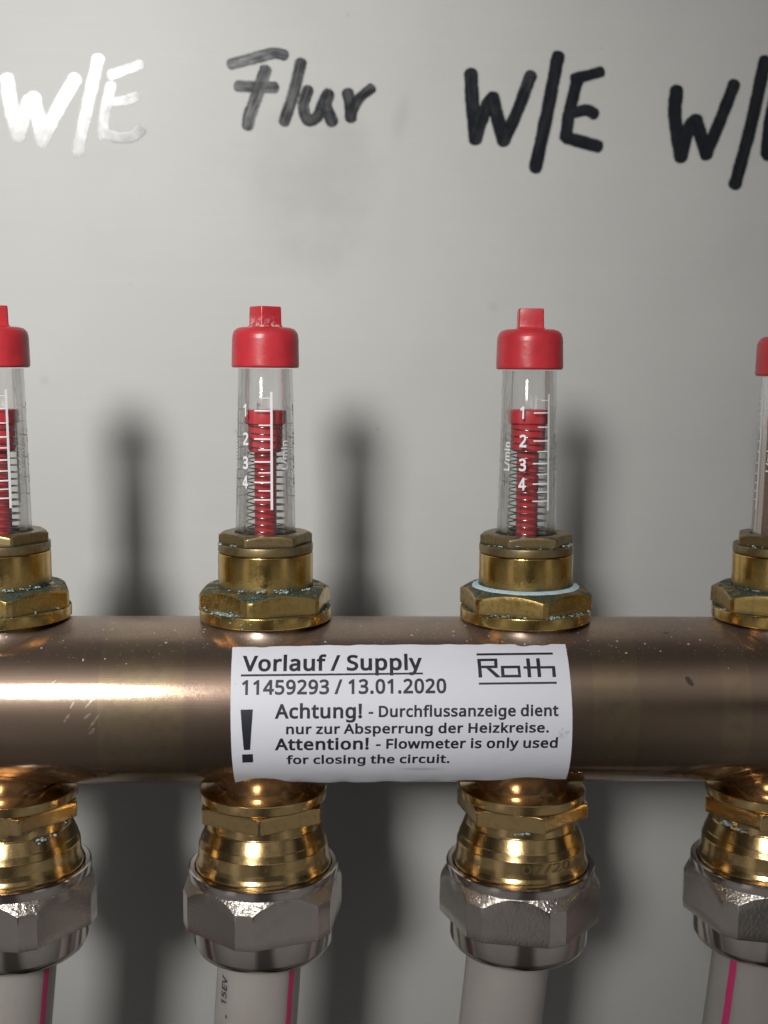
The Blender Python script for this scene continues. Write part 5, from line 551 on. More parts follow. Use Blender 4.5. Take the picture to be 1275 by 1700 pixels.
'n':(528,[275,438,322,434,361,421,391,401,413,371,426,330,431,280,431,0,361,0,361,275,358,307,351,333,338,353,319,367,295,376,265,379,222,374,189,361,166,338,151,308,142,269,139,223,139,0,68,0,68,430,125,430,136,371,140,371,150,385,162,398,175,409,190,418,206,425,222,431,239,435,257,437,276,465,255,464,328,460,235,461,215,457,373,446,195,450,41,-27,41,457,148,457,158,398,177,441,410,420,160,431,144,418,437,383,129,403,126,398,265,351,229,348,289,349,306,343,204,338,188,322,176,299,453,336,317,334,326,321,332,302,458,281,168,265,334,274,458,-27,334,-27,166,222,166,-27],[35,1,0,34,1,35,33,1,34,33,2,1,32,2,33,23,25,24,23,26,25,31,2,32,31,3,2,30,3,31,29,3,30,29,4,3,28,4,29,27,15,28,15,4,28,27,16,15,14,4,15,13,4,14,27,17,16,23,27,26,23,19,27,19,18,27,18,17,27,13,5,4,12,5,13,11,5,12,10,5,11,10,6,5,23,20,19,9,6,10,9,7,6,8,7,9,23,21,20,23,22,21,0,35,37,0,37,36,0,1,38,0,38,36,34,35,37,34,37,39,33,34,39,33,39,40,1,2,41,1,41,38,32,33,40,32,40,42,23,24,44,23,44,43,24,25,45,24,45,44,25,26,46,25,46,45,31,32,42,31,42,47,2,3,48,2,48,41,30,31,47,30,47,49,29,30,49,29,49,50,3,4,51,3,51,48,28,29,50,28,50,52,27,28,52,27,52,53,15,16,55,15,55,54,14,15,54,14,54,56,13,14,56,13,56,57,16,17,58,16,58,55,26,27,53,26,53,46,18,19,60,18,60,59,17,18,59,17,59,58,4,5,61,4,61,51,12,13,57,12,57,62,11,12,62,11,62,63,10,11,63,10,63,64,5,6,65,5,65,61,19,20,66,19,66,60,9,10,64,9,64,67,6,7,68,6,68,65,8,9,67,8,67,69,7,8,69,7,69,68,20,21,70,20,70,66,22,23,43,22,43,71,21,22,71,21,71,70]),
'o':(517,[442,216,440,181,436,150,428,121,417,95,404,71,388,51,369,33,348,18,324,7,299,-1,271,-6,241,-8,214,-6,188,-1,163,7,140,18,119,33,100,51,84,71,70,95,59,121,51,150,46,181,44,216,47,261,55,301,68,336,87,367,110,392,137,412,169,426,204,435,244,438,281,435,316,426,347,412,374,392,398,367,417,336,431,301,439,261,117,216,119,184,123,154,130,128,141,105,155,86,172,71,192,59,216,53,243,51,270,53,294,59,314,71,331,86,345,105,356,128,363,154,367,184,369,216,367,248,363,277,355,303,345,325,331,344,314,359,294,370,270,376,242,379,202,374,171,359,147,335,130,303,120,263,200,462,244,465,286,462,160,452,325,452,124,435,361,435,92,412,392,412,419,383,65,383,243,351,210,347,265,350,284,345,186,337,298,337,441,349,44,348,169,319,311,326,321,311,29,309,456,309,156,293,330,293,337,271,147,259,20,264,466,264,341,246,144,215,17,216,469,216,342,216,19,179,145,186,341,186,467,179,149,160,337,160,24,144,462,144,156,137,330,137,34,112,453,112,164,119,322,119,46,82,441,83,175,104,311,104,62,56,426,56,187,93,299,93,80,32,408,32,202,85,284,85,221,79,265,79,243,78,102,12,386,12,126,-5,362,-5,334,-18,152,-18,181,-28,305,-28,274,-33,210,-33,241,-35],[32,34,33,31,34,32,31,35,34,30,35,31,30,36,35,29,36,30,29,37,36,29,38,37,28,69,29,69,38,29,28,70,69,68,38,69,67,38,68,28,71,70,66,38,67,66,39,38,27,71,28,27,72,71,65,39,66,64,39,65,26,72,27,64,40,39,26,73,72,63,40,64,62,40,63,26,74,73,25,74,26,62,41,40,61,41,62,25,42,74,24,42,25,61,0,41,60,0,61,23,42,24,23,43,42,59,0,60,59,1,0,23,44,43,58,1,59,22,44,23,58,2,1,22,45,44,57,2,58,21,45,22,57,3,2,21,46,45,56,3,57,20,46,21,56,4,3,20,47,46,55,4,56,19,47,20,55,5,4,19,48,47,54,5,55,18,48,19,54,6,5,18,49,48,53,6,54,18,50,49,52,6,53,18,51,50,51,6,52,17,51,18,17,6,51,17,7,6,16,7,17,16,8,7,16,9,8,15,9,16,14,9,15,14,10,9,14,11,10,13,11,14,13,12,11,32,33,76,32,76,75,33,34,77,33,77,76,31,32,75,31,75,78,34,35,79,34,79,77,30,31,78,30,78,80,35,36,81,35,81,79,29,30,80,29,80,82,36,37,83,36,83,81,37,38,84,37,84,83,28,29,82,28,82,85,69,70,87,69,87,86,68,69,86,68,86,88,67,68,88,67,88,89,70,71,90,70,90,87,66,67,89,66,89,91,38,39,92,38,92,84,27,28,85,27,85,93,71,72,94,71,94,90,65,66,91,65,91,95,64,65,95,64,95,96,26,27,93,26,93,97,39,40,98,39,98,92,72,73,99,72,99,94,63,64,96,63,96,100,62,63,100,62,100,101,73,74,102,73,102,99,25,26,97,25,97,103,40,41,104,40,104,98,61,62,101,61,101,105,42,74,102,42,102,106,24,25,103,24,103,107,0,41,104,0,104,108,60,61,105,60,105,109,23,24,107,23,107,110,42,43,111,42,111,106,59,60,109,59,109,112,0,1,113,0,113,108,43,44,114,43,114,111,58,59,112,58,112,115,22,23,110,22,110,116,1,2,117,1,117,113,44,45,118,44,118,114,57,58,115,57,115,119,21,22,116,21,116,120,2,3,121,2,121,117,45,46,122,45,122,118,56,57,119,56,119,123,20,21,120,20,120,124,3,4,125,3,125,121,46,47,126,46,126,122,55,56,123,55,123,127,19,20,124,19,124,128,4,5,129,4,129,125,47,48,130,47,130,126,54,55,127,54,127,131,18,19,128,18,128,132,5,6,133,5,133,129,48,49,134,48,134,130,53,54,131,53,131,135,49,50,136,49,136,134,52,53,135,52,135,137,50,51,138,50,138,136,51,52,137,51,137,138,17,18,132,17,132,139,6,7,140,6,140,133,16,17,139,16,139,141,7,8,142,7,142,140,8,9,143,8,143,142,15,16,141,15,141,144,14,15,144,14,144,145,9,10,146,9,146,143,10,11,147,10,147,146,13,14,145,13,145,148,12,13,148,12,148,149,11,12,149,11,149,147]),
'p':(525,[273,438,322,432,365,413,401,383,428,339,444,284,449,216,447,170,439,129,427,93,410,62,390,37,365,17,337,3,306,-5,272,-8,251,-7,231,-4,213,1,197,7,182,15,170,24,158,33,148,44,139,55,134,55,135,45,136,33,137,20,138,7,139,-5,139,-16,139,-192,68,-192,68,430,126,430,136,371,139,371,148,383,158,394,170,405,182,414,197,422,213,429,231,434,251,437,260,379,233,377,210,371,190,362,174,349,161,333,152,313,145,289,141,261,139,229,139,216,140,182,144,152,150,126,159,103,172,85,188,70,208,59,233,53,261,51,286,53,308,60,326,72,341,88,354,108,364,131,371,157,375,186,376,217,373,262,363,302,348,334,325,359,296,374,274,465,248,464,329,458,225,460,204,455,379,436,41,-219,41,457,149,457,158,398,185,447,168,437,152,426,421,400,139,413,127,401,125,398,259,351,288,348,452,350,237,350,218,346,309,337,177,303,171,283,184,319,193,330,204,339,325,319,470,289,338,293,346,258,167,258,476,216,349,216,166,229,166,216,348,188,167,184,473,167,344,163,170,157,465,122,338,140,176,134,330,121,452,82,183,116,320,105,192,102,433,47,309,93,204,92,296,85,218,84,409,18,280,79,126,28,164,28,237,79,162,47,128,25,261,78,163,35,140,13,380,-6,153,2,164,22,169,-8,165,8,347,-22,186,-17,205,-25,165,-4,311,-32,226,-30,248,-34,272,-35,166,-16,166,-219],[45,1,0,44,1,45,43,1,44,43,2,1,33,35,34,33,36,35,42,2,43,41,2,42,40,2,41,40,3,2,39,3,40,38,3,39,37,46,38,46,3,38,46,79,3,79,4,3,37,47,46,37,48,47,78,4,79,33,37,36,33,53,37,53,52,37,52,51,37,51,50,37,50,49,37,49,48,37,77,4,78,77,5,4,76,5,77,75,5,76,33,54,53,75,6,5,74,6,75,33,55,54,33,56,55,73,6,74,33,57,56,73,7,6,72,7,73,33,58,57,72,8,7,71,8,72,33,59,58,70,8,71,70,9,8,33,25,59,25,60,59,69,9,70,25,61,60,69,10,9,68,10,69,25,62,61,67,10,68,25,63,62,67,11,10,66,11,67,25,24,63,24,64,63,33,26,25,23,64,24,65,11,66,23,65,64,23,11,65,33,27,26,22,11,23,22,12,11,21,12,22,33,28,27,20,12,21,33,29,28,20,13,12,19,13,20,18,13,19,33,30,29,18,14,13,17,14,18,16,14,17,16,15,14,33,31,30,33,32,31,0,45,81,0,81,80,0,1,82,0,82,80,44,45,81,44,81,83,43,44,83,43,83,84,1,2,85,1,85,82,33,34,87,33,87,86,34,35,88,34,88,87,35,36,89,35,89,88,42,43,84,42,84,90,41,42,90,41,90,91,40,41,91,40,91,92,2,3,93,2,93,85,39,40,92,39,92,94,38,39,94,38,94,95,37,38,95,37,95,96,46,79,98,46,98,97,3,4,99,3,99,93,46,47,100,46,100,97,47,48,101,47,101,100,78,79,98,78,98,102,36,37,96,36,96,89,52,53,104,52,104,103,51,52,103,51,103,105,50,51,105,50,105,106,49,50,106,49,106,107,48,49,107,48,107,101,77,78,102,77,102,108,4,5,109,4,109,99,76,77,108,76,108,110,75,76,110,75,110,111,53,54,112,53,112,104,5,6,113,5,113,109,74,75,111,74,111,114,54,55,115,54,115,112,55,56,116,55,116,115,73,74,114,73,114,117,56,57,118,56,118,116,6,7,119,6,119,113,72,73,117,72,117,120,57,58,121,57,121,118,7,8,122,7,122,119,71,72,120,71,120,123,58,59,124,58,124,121,70,71,123,70,123,125,8,9,126,8,126,122,59,60,127,59,127,124,69,70,125,69,125,128,60,61,129,60,129,127,9,10,130,9,130,126,68,69,128,68,128,131,61,62,132,61,132,129,67,68,131,67,131,133,62,63,134,62,134,132,10,11,135,10,135,130,66,67,133,66,133,136,24,25,138,24,138,137,63,64,139,63,139,134,25,26,140,25,140,138,23,24,137,23,137,141,65,66,136,65,136,142,64,65,142,64,142,139,26,27,143,26,143,140,22,23,141,22,141,144,11,12,145,11,145,135,21,22,144,21,144,146,27,28,147,27,147,143,20,21,146,20,146,148,28,29,149,28,149,147,12,13,150,12,150,145,19,20,148,19,148,151,18,19,151,18,151,152,29,30,153,29,153,149,13,14,154,13,154,150,17,18,152,17,152,155,16,17,155,16,155,156,15,16,156,15,156,157,14,15,157,14,157,154,30,31,158,30,158,153,32,33,86,32,86,159,31,32,159,31,159,158]),
'r':(363,[269,438,277,438,286,437,295,437,304,436,312,435,319,433,310,368,303,370,296,371,287,372,279,373,271,374,264,374,248,373,232,369,217,363,202,355,189,346,176,334,166,321,156,305,149,289,143,270,140,251,139,229,139,0,68,0,68,430,126,430,134,351,137,351,147,367,158,381,170,395,183,407,198,418,214,426,231,433,249,437,268,465,246,463,278,465,287,464,297,463,307,462,224,459,316,461,349,454,333,336,203,451,41,-27,41,457,150,457,158,378,184,440,167,428,151,414,298,343,137,398,284,345,277,346,291,344,125,382,270,347,264,347,251,346,239,343,228,339,122,378,217,333,206,325,174,279,169,264,180,293,188,305,196,316,167,248,166,229,166,-27],[39,1,0,39,2,1,39,3,2,39,4,3,38,4,39,38,5,4,38,6,5,38,7,6,37,7,38,27,29,28,27,30,29,36,7,37,35,7,36,34,8,35,8,7,35,33,11,34,11,10,34,10,9,34,9,8,34,32,13,33,13,12,33,12,11,33,32,14,13,32,15,14,32,16,15,31,16,32,31,17,16,31,18,17,27,31,30,27,23,31,23,22,31,22,21,31,21,20,31,20,19,31,19,18,31,27,24,23,27,25,24,27,26,25,0,39,41,0,41,40,0,1,42,0,42,40,1,2,43,1,43,42,2,3,44,2,44,43,3,4,45,3,45,44,38,39,41,38,41,46,4,5,47,4,47,45,5,6,48,5,48,47,6,7,49,6,49,48,37,38,46,37,46,50,27,28,52,27,52,51,28,29,53,28,53,52,29,30,54,29,54,53,36,37,50,36,50,55,35,36,55,35,55,56,34,35,56,34,56,57,7,8,58,7,58,49,33,34,57,33,57,59,10,11,61,10,61,60,9,10,60,9,60,62,8,9,62,8,62,58,32,33,59,32,59,63,12,13,65,12,65,64,11,12,64,11,64,61,13,14,66,13,66,65,14,15,67,14,67,66,15,16,68,15,68,67,31,32,63,31,63,69,16,17,70,16,70,68,17,18,71,17,71,70,30,31,69,30,69,54,22,23,73,22,73,72,21,22,72,21,72,74,20,21,74,20,74,75,19,20,75,19,75,76,18,19,76,18,76,71,23,24,77,23,77,73,24,25,78,24,78,77,26,27,51,26,51,79,25,26,79,25,79,78]),
's':(416,[348,119,346,92,339,69,327,49,311,32,292,18,268,6,241,-2,210,-6,176,-8,148,-7,122,-5,99,-1,78,5,59,11,42,19,42,83,60,75,81,67,104,60,128,54,153,50,178,49,211,51,236,57,256,66,269,79,277,94,280,112,279,123,276,132,271,141,264,150,253,158,239,167,222,176,200,185,174,196,148,206,124,217,103,228,84,239,69,252,57,266,48,283,43,302,41,324,46,358,61,386,85,408,118,425,157,435,202,438,228,437,252,434,275,430,298,424,319,417,339,409,315,353,297,360,278,366,258,372,238,377,218,379,197,380,171,379,149,374,131,366,118,356,111,343,108,328,109,317,113,307,119,298,127,290,139,282,154,274,172,266,193,256,219,246,245,236,268,226,289,215,306,203,321,191,333,176,341,159,346,140,153,461,202,465,230,464,256,461,109,450,281,457,305,450,70,431,328,443,375,423,252,346,234,350,270,341,288,335,330,318,39,402,216,352,197,353,20,366,174,352,157,348,145,343,139,338,14,325,136,333,135,327,136,323,16,297,137,319,140,315,23,272,144,311,153,305,35,251,165,298,183,290,50,233,204,281,229,271,69,217,255,261,89,204,280,250,112,193,302,238,137,182,323,225,164,171,341,209,190,161,355,191,210,151,367,169,226,143,237,136,373,145,245,130,249,126,251,122,375,119,252,117,253,113,372,87,251,103,247,95,364,58,15,2,15,125,70,100,240,88,90,93,349,33,111,86,227,82,133,80,207,78,156,77,178,76,329,11,305,-6,49,-14,277,-19,70,-21,246,-28,93,-27,119,-32,213,-33,146,-34,177,-35],[51,53,52,51,54,53,50,54,51,50,55,54,50,56,55,49,56,50,49,57,56,49,58,57,49,63,58,63,62,58,62,61,58,61,60,58,60,59,58,48,65,49,65,64,49,64,63,49,47,66,48,66,65,48,47,67,66,47,68,67,47,69,68,46,69,47,46,70,69,46,71,70,46,72,71,45,72,46,45,73,72,45,74,73,44,74,45,44,75,74,44,76,75,43,76,44,43,77,76,43,78,77,42,78,43,42,79,78,42,80,79,41,80,42,41,81,80,40,81,41,40,82,81,39,82,40,39,83,82,38,83,39,38,84,83,37,84,38,37,85,84,36,85,37,36,86,85,35,86,36,35,87,86,34,87,35,33,87,34,33,88,87,32,88,33,31,88,32,30,88,31,30,0,88,29,0,30,28,0,29,28,1,0,27,1,28,26,1,27,26,2,1,15,17,16,25,2,26,15,18,17,25,3,2,15,19,18,24,3,25,15,20,19,23,3,24,15,21,20,22,3,23,15,22,21,15,3,22,15,4,3,15,5,4,14,5,15,14,6,5,13,6,14,13,7,6,12,7,13,11,7,12,11,8,7,10,8,11,10,9,8,51,52,90,51,90,89,52,53,91,52,91,90,53,54,92,53,92,91,50,51,89,50,89,93,54,55,94,54,94,92,55,56,95,55,95,94,49,50,93,49,93,96,56,57,97,56,97,95,57,58,98,57,98,97,62,63,100,62,100,99,61,62,99,61,99,101,60,61,101,60,101,102,59,60,102,59,102,103,58,59,103,58,103,98,48,49,96,48,96,104,64,65,106,64,106,105,63,64,105,63,105,100,47,48,104,47,104,107,65,66,108,65,108,106,66,67,109,66,109,108,67,68,110,67,110,109,68,69,111,68,111,110,46,47,107,46,107,112,69,70,113,69,113,111,70,71,114,70,114,113,71,72,115,71,115,114,45,46,112,45,112,116,72,73,117,72,117,115,73,74,118,73,118,117,44,45,116,44,116,119,74,75,120,74,120,118,75,76,121,75,121,120,43,44,119,43,119,122,76,77,123,76,123,121,77,78,124,77,124,123,42,43,122,42,122,125,78,79,126,78,126,124,79,80,127,79,127,126,41,42,125,41,125,128,80,81,129,80,129,127,40,41,128,40,128,130,81,82,131,81,131,129,39,40,130,39,130,132,82,83,133,82,133,131,38,39,132,38,132,134,83,84,135,83,135,133,37,38,134,37,134,136,84,85,137,84,137,135,36,37,136,36,136,138,85,86,139,85,139,137,35,36,138,35,138,140,86,87,141,86,141,139,34,35,140,34,140,142,33,34,142,33,142,143,87,88,144,87,144,141,32,33,143,32,143,145,31,32,145,31,145,146,30,31,146,30,146,147,0,88,144,0,144,148,29,30,147,29,147,149,28,29,149,28,149,150,0,1,151,0,151,148,27,28,150,27,150,152,26,27,152,26,152,153,1,2,154,1,154,151,15,16,156,15,156,155,16,17,157,16,157,156,25,26,153,25,153,158,17,18,159,17,159,157,2,3,160,2,160,154,18,19,161,18,161,159,24,25,158,24,158,162,19,20,163,19,163,161,23,24,162,23,162,164,20,21,165,20,165,163,22,23,164,22,164,166,21,22,166,21,166,165,3,4,167,3,167,160,4,5,168,4,168,167,14,15,155,14,155,169,5,6,170,5,170,168,13,14,169,13,169,171,6,7,172,6,172,170,12,13,171,12,171,173,11,12,173,11,173,174,7,8,175,7,175,172,10,11,174,10,174,176,9,10,176,9,176,177,8,9,177,8,177,175]),
't':(322,[212,50,222,50,233,51,245,53,255,54,264,56,272,59,272,5,263,1,253,-2,240,-4,226,-6,213,-8,200,-8,178,-7,157,-3,138,4,120,13,104,27,91,44,82,66,76,93,74,125,74,375,13,375,13,409,75,437,103,528,144,528,144,430,269,430,269,375,144,375,144,127,146,103,153,83,163,69,177,58,193,52,52,457,83,555,171,555,171,457,-14,426,296,457,296,348,-14,348,47,348,47,124,171,348,171,128,173,108,49,89,177,96,56,57,183,87,190,82,68,30,258,83,299,94,299,-13,200,78,250,81,240,79,230,78,213,77,221,77,85,8,104,-9,127,-21,272,-24,150,-29,259,-28,244,-31,175,-33,229,-33,214,-34,199,-35],[26,28,27,26,29,28,25,29,26,25,30,29,25,31,30,24,31,25,23,31,24,22,32,23,32,31,23,22,33,32,22,34,33,21,34,22,21,35,34,20,35,21,20,36,35,20,37,36,19,37,20,5,7,6,19,38,37,4,7,5,3,7,4,2,7,3,19,0,38,1,7,2,0,7,1,19,7,0,18,7,19,17,7,18,16,7,17,16,8,7,15,8,16,15,9,8,15,10,9,14,10,15,14,11,10,14,12,11,13,12,14,26,27,40,26,40,39,27,28,41,27,41,40,28,29,42,28,42,41,25,26,39,25,39,43,29,30,44,29,44,42,30,31,45,30,45,44,24,25,43,24,43,46,23,24,46,23,46,47,22,23,47,22,47,48,31,32,49,31,49,45,32,33,50,32,50,49,33,34,51,33,51,50,21,22,48,21,48,52,34,35,53,34,53,51,20,21,52,20,52,54,35,36,55,35,55,53,36,37,56,36,56,55,19,20,54,19,54,57,5,6,59,5,59,58,6,7,60,6,60,59,37,38,61,37,61,56,4,5,58,4,58,62,3,4,62,3,62,63,2,3,63,2,63,64,0,38,61,0,61,65,1,2,64,1,64,66,0,1,66,0,66,65,18,19,57,18,57,67,17,18,67,17,67,68,16,17,68,16,68,69,7,8,70,7,70,60,15,16,69,15,69,71,8,9,72,8,72,70,9,10,73,9,73,72,14,15,71,14,71,74,10,11,75,10,75,73,11,12,76,11,76,75,13,14,74,13,74,77,12,13,77,12,77,76]),
'u':(528,[427,430,427,0,370,0,359,57,356,57,346,43,334,31,321,20,306,11,290,4,273,-1,256,-5,238,-7,220,-8,187,-6,159,-1,134,8,112,21,95,38,81,59,71,85,65,114,63,148,63,430,135,430,135,153,137,122,145,96,158,76,176,62,200,53,230,51,260,53,285,59,306,69,323,82,336,100,345,121,352,146,356,175,357,206,357,430,36,148,36,457,162,457,162,154,330,207,330,457,454,457,454,-27,329,177,325,152,164,127,39,111,320,130,170,108,312,114,45,77,303,101,178,95,57,47,291,91,189,86,276,84,206,80,74,21,256,79,337,30,370,30,367,26,347,-27,231,78,352,11,96,0,336,-2,122,-16,318,-13,300,-21,151,-27,280,-27,184,-33,261,-32,240,-34,220,-35],[22,24,23,22,25,24,40,0,41,40,1,0,39,1,40,38,1,39,22,26,25,21,26,22,37,1,38,21,27,26,36,1,37,20,27,21,35,3,36,3,1,36,20,28,27,19,28,20,34,3,35,19,29,28,33,3,34,19,30,29,18,30,19,32,4,33,4,3,33,32,5,4,2,1,3,18,31,30,31,5,32,18,5,31,18,6,5,17,6,18,17,7,6,16,7,17,16,8,7,16,9,8,15,9,16,15,10,9,14,10,15,14,11,10,14,12,11,13,12,14,22,23,43,22,43,42,23,24,44,23,44,43,24,25,45,24,45,44,40,41,47,40,47,46,0,41,47,0,47,48,0,1,49,0,49,48,39,40,46,39,46,50,38,39,50,38,50,51,25,26,52,25,52,45,21,22,42,21,42,53,37,38,51,37,51,54,26,27,55,26,55,52,36,37,54,36,54,56,20,21,53,20,53,57,35,36,56,35,56,58,27,28,59,27,59,55,19,20,57,19,57,60,34,35,58,34,58,61,28,29,62,28,62,59,33,34,61,33,61,63,29,30,64,29,64,62,18,19,60,18,60,65,32,33,63,32,63,66,3,4,68,3,68,67,4,5,69,4,69,68,2,3,67,2,67,70,1,2,70,1,70,49,30,31,71,30,71,64,31,32,66,31,66,71,5,6,72,5,72,69,17,18,65,17,65,73,6,7,74,6,74,72,16,17,73,16,73,75,7,8,76,7,76,74,8,9,77,8,77,76,15,16,75,15,75,78,9,10,79,9,79,77,14,15,78,14,78,80,10,11,81,10,81,79,11,12,82,11,82,81,13,14,80,13,80,83,12,13,83,12,83,82]),
'w':(663,[346,243,342,254,339,265,336,276,333,287,330,297,328,308,325,317,323,326,321,335,319,343,317,351,316,357,313,357,312,351,310,343,308,335,306,326,304,317,302,307,299,297,297,286,294,275,291,264,287,253,284,242,207,1,127,1,9,431,82,431,141,201,145,186,149,170,153,154,157,139,160,124,163,109,166,96,168,84,169,73,172,73,174,80,176,88,178,97,180,107,182,117,185,128,187,138,190,149,193,160,196,170,199,180,201,188,277,431,354,431,428,188,432,176,436,163,440,149,444,135,447,122,451,109,454,96,456,84,457,74,460,74,462,84,464,95,466,108,469,122,473,137,477,153,481,169,485,185,489,201,549,431,621,431,502,1,419,1,106,-26,-26,458,103,458,167,208,176,196,258,458,374,458,294,330,335,330,454,196,463,208,529,458,657,458,522,-26,338,345,291,345,336,338,293,337,335,329,295,329,333,320,297,320,299,311,330,311,301,301,328,301,304,291,326,290,307,280,323,280,310,269,320,268,313,258,317,257,317,247,313,245,320,235,310,234,399,-26,227,-26,171,193,459,192,173,187,458,184,175,177,455,176,170,177,462,170,179,161,167,167,451,159,466,157,164,156,183,145,447,143,470,143,161,145,186,130,159,134,443,128,473,129,156,123,190,115,440,113,477,115,154,113,192,101,480,101,437,100,152,103,150,94,482,89,194,88,435,88,148,86,481,101,193,100,437,101,151,100],[27,29,28,27,30,29,52,54,53,52,13,54,13,12,54,12,55,54,74,76,75,74,77,76,52,14,13,11,55,12,52,15,14,10,55,11,52,16,15,9,55,10,52,17,16,8,55,9,7,55,8,52,18,17,6,55,7,52,19,18,5,55,6,52,20,19,4,55,5,52,21,20,3,55,4,52,22,21,2,55,3,52,23,22,1,55,2,52,24,23,0,55,1,52,25,24,78,55,0,52,26,25,27,31,30,73,77,74,51,26,52,78,56,55,27,32,31,72,77,73,50,26,51,78,57,56,27,33,32,49,26,50,71,77,72,78,58,57,48,26,49,27,34,33,70,77,71,78,59,58,47,26,48,27,35,34,46,26,47,69,77,70,78,60,59,45,26,46,27,36,35,68,77,69,78,61,60,44,26,45,27,37,36,78,62,61,67,77,68,43,26,44,42,26,43,78,63,62,27,38,37,66,77,67,41,26,42,78,64,63,27,39,38,65,77,66,40,26,41,78,65,64,78,77,65,27,40,39,27,26,40,27,28,80,27,80,79,28,29,81,28,81,80,29,30,82,29,82,81,52,53,84,52,84,83,53,54,85,53,85,84,12,13,87,12,87,86,54,55,88,54,88,85,74,75,90,74,90,89,75,76,91,75,91,90,76,77,92,76,92,91,13,14,93,13,93,87,11,12,86,11,86,94,14,15,95,14,95,93,10,11,94,10,94,96,15,16,97,15,97,95,9,10,96,9,96,98,16,17,99,16,99,97,8,9,98,8,98,100,7,8,100,7,100,101,17,18,102,17,102,99,6,7,101,6,101,103,18,19,104,18,104,102,5,6,103,5,103,105,19,20,106,19,106,104,4,5,105,4,105,107,20,21,108,20,108,106,3,4,107,3,107,109,21,22,110,21,110,108,2,3,109,2,109,111,22,23,112,22,112,110,1,2,111,1,111,113,23,24,114,23,114,112,0,1,113,0,113,115,24,25,116,24,116,114,0,78,117,0,117,115,25,26,118,25,118,116,30,31,119,30,119,82,73,74,89,73,89,120,51,52,83,51,83,121,55,56,122,55,122,88,31,32,123,31,123,119,72,73,120,72,120,124,50,51,121,50,121,125,56,57,126,56,126,122,32,33,127,32,127,123,49,50,125,49,125,128,71,72,124,71,124,129,57,58,130,57,130,126,48,49,128,48,128,131,33,34,132,33,132,127,70,71,129,70,129,133,58,59,134,58,134,130,47,48,131,47,131,135,34,35,136,34,136,132,46,47,135,46,135,137,69,70,133,69,133,138,59,60,139,59,139,134,45,46,137,45,137,140,35,36,141,35,141,136,68,69,138,68,138,142,60,61,143,60,143,139,44,45,140,44,140,144,36,37,145,36,145,141,61,62,146,61,146,143,67,68,142,67,142,147,43,44,144,43,144,148,42,43,148,42,148,149,62,63,150,62,150,146,37,38,151,37,151,145,66,67,147,66,147,152,41,42,149,41,149,153,63,64,154,63,154,150,38,39,155,38,155,151,65,66,152,65,152,156,40,41,153,40,153,157,64,65,156,64,156,154,77,78,117,77,117,92,39,40,157,39,157,155,26,27,79,26,79,118]),
'y':(441,[1,430,76,430,169,185,174,171,179,157,184,144,188,130,193,117,196,105,200,92,203,80,205,68,209,68,212,83,217,100,224,121,231,142,238,164,245,186,333,430,409,430,224,-59,213,-85,201,-108,188,-130,173,-148,157,-164,138,-176,117,-185,94,-191,67,-192,55,-192,44,-192,34,-190,25,-189,16,-188,9,-186,9,-130,15,-131,22,-132,30,-133,38,-134,47,-135,56,-135,72,-134,86,-131,99,-126,110,-118,121,-110,130,-99,138,-87,145,-73,152,-59,174,-2,-39,457,145,-2,95,457,194,195,220,195,314,457,448,457,249,-69,212,173,200,180,205,166,205,151,210,152,214,139,198,129,218,125,192,108,222,112,226,99,186,90,229,86,188,95,227,95,127,-48,121,-62,237,-96,115,-73,225,-122,108,-83,102,-91,210,-145,95,-97,87,-101,78,-105,193,-166,-18,-208,-18,-98,19,-104,68,-107,26,-105,33,-106,41,-107,56,-108,48,-108,174,-185,151,-200,126,-211,98,-217,11,-214,20,-216,30,-217,42,-218,68,-219,54,-219],[53,1,0,53,2,1,18,20,19,18,21,20,17,21,18,53,3,2,53,4,3,16,21,17,53,5,4,53,6,5,15,21,16,53,7,6,14,21,15,53,8,7,53,9,8,13,21,14,53,10,9,12,21,13,53,11,10,53,12,11,53,21,12,52,21,53,51,21,52,51,22,21,50,22,51,50,23,22,49,23,50,48,23,49,48,24,23,47,24,48,46,24,47,45,24,46,45,25,24,36,38,37,44,25,45,36,39,38,36,40,39,36,41,40,43,25,44,36,42,41,36,43,42,36,25,43,36,26,25,36,27,26,36,28,27,36,29,28,35,29,36,34,29,35,33,29,34,32,29,33,32,30,29,31,30,32,0,53,55,0,55,54,0,1,56,0,56,54,1,2,57,1,57,56,18,19,59,18,59,58,19,20,60,19,60,59,20,21,61,20,61,60,17,18,58,17,58,62,2,3,63,2,63,57,3,4,64,3,64,63,16,17,62,16,62,65,4,5,66,4,66,64,5,6,67,5,67,66,15,16,65,15,65,68,6,7,69,6,69,67,14,15,68,14,68,70,7,8,71,7,71,69,8,9,72,8,72,71,13,14,70,13,70,73,9,10,74,9,74,72,12,13,73,12,73,75,10,11,76,10,76,74,11,12,75,11,75,76,52,53,55,52,55,77,51,52,77,51,77,78,21,22,79,21,79,61,50,51,78,50,78,80,22,23,81,22,81,79,49,50,80,49,80,82,48,49,82,48,82,83,23,24,84,23,84,81,47,48,83,47,83,85,46,47,85,46,85,86,45,46,86,45,86,87,24,25,88,24,88,84,36,37,90,36,90,89,37,38,91,37,91,90,44,45,87,44,87,92,38,39,93,38,93,91,39,40,94,39,94,93,40,41,95,40,95,94,43,44,92,43,92,96,41,42,97,41,97,95,42,43,96,42,96,97,25,26,98,25,98,88,26,27,99,26,99,98,27,28,100,27,100,99,28,29,101,28,101,100,35,36,89,35,89,102,34,35,102,34,102,103,33,34,103,33,103,104,32,33,104,32,104,105,29,30,106,29,106,101,31,32,105,31,105,107,30,31,107,30,107,106]),
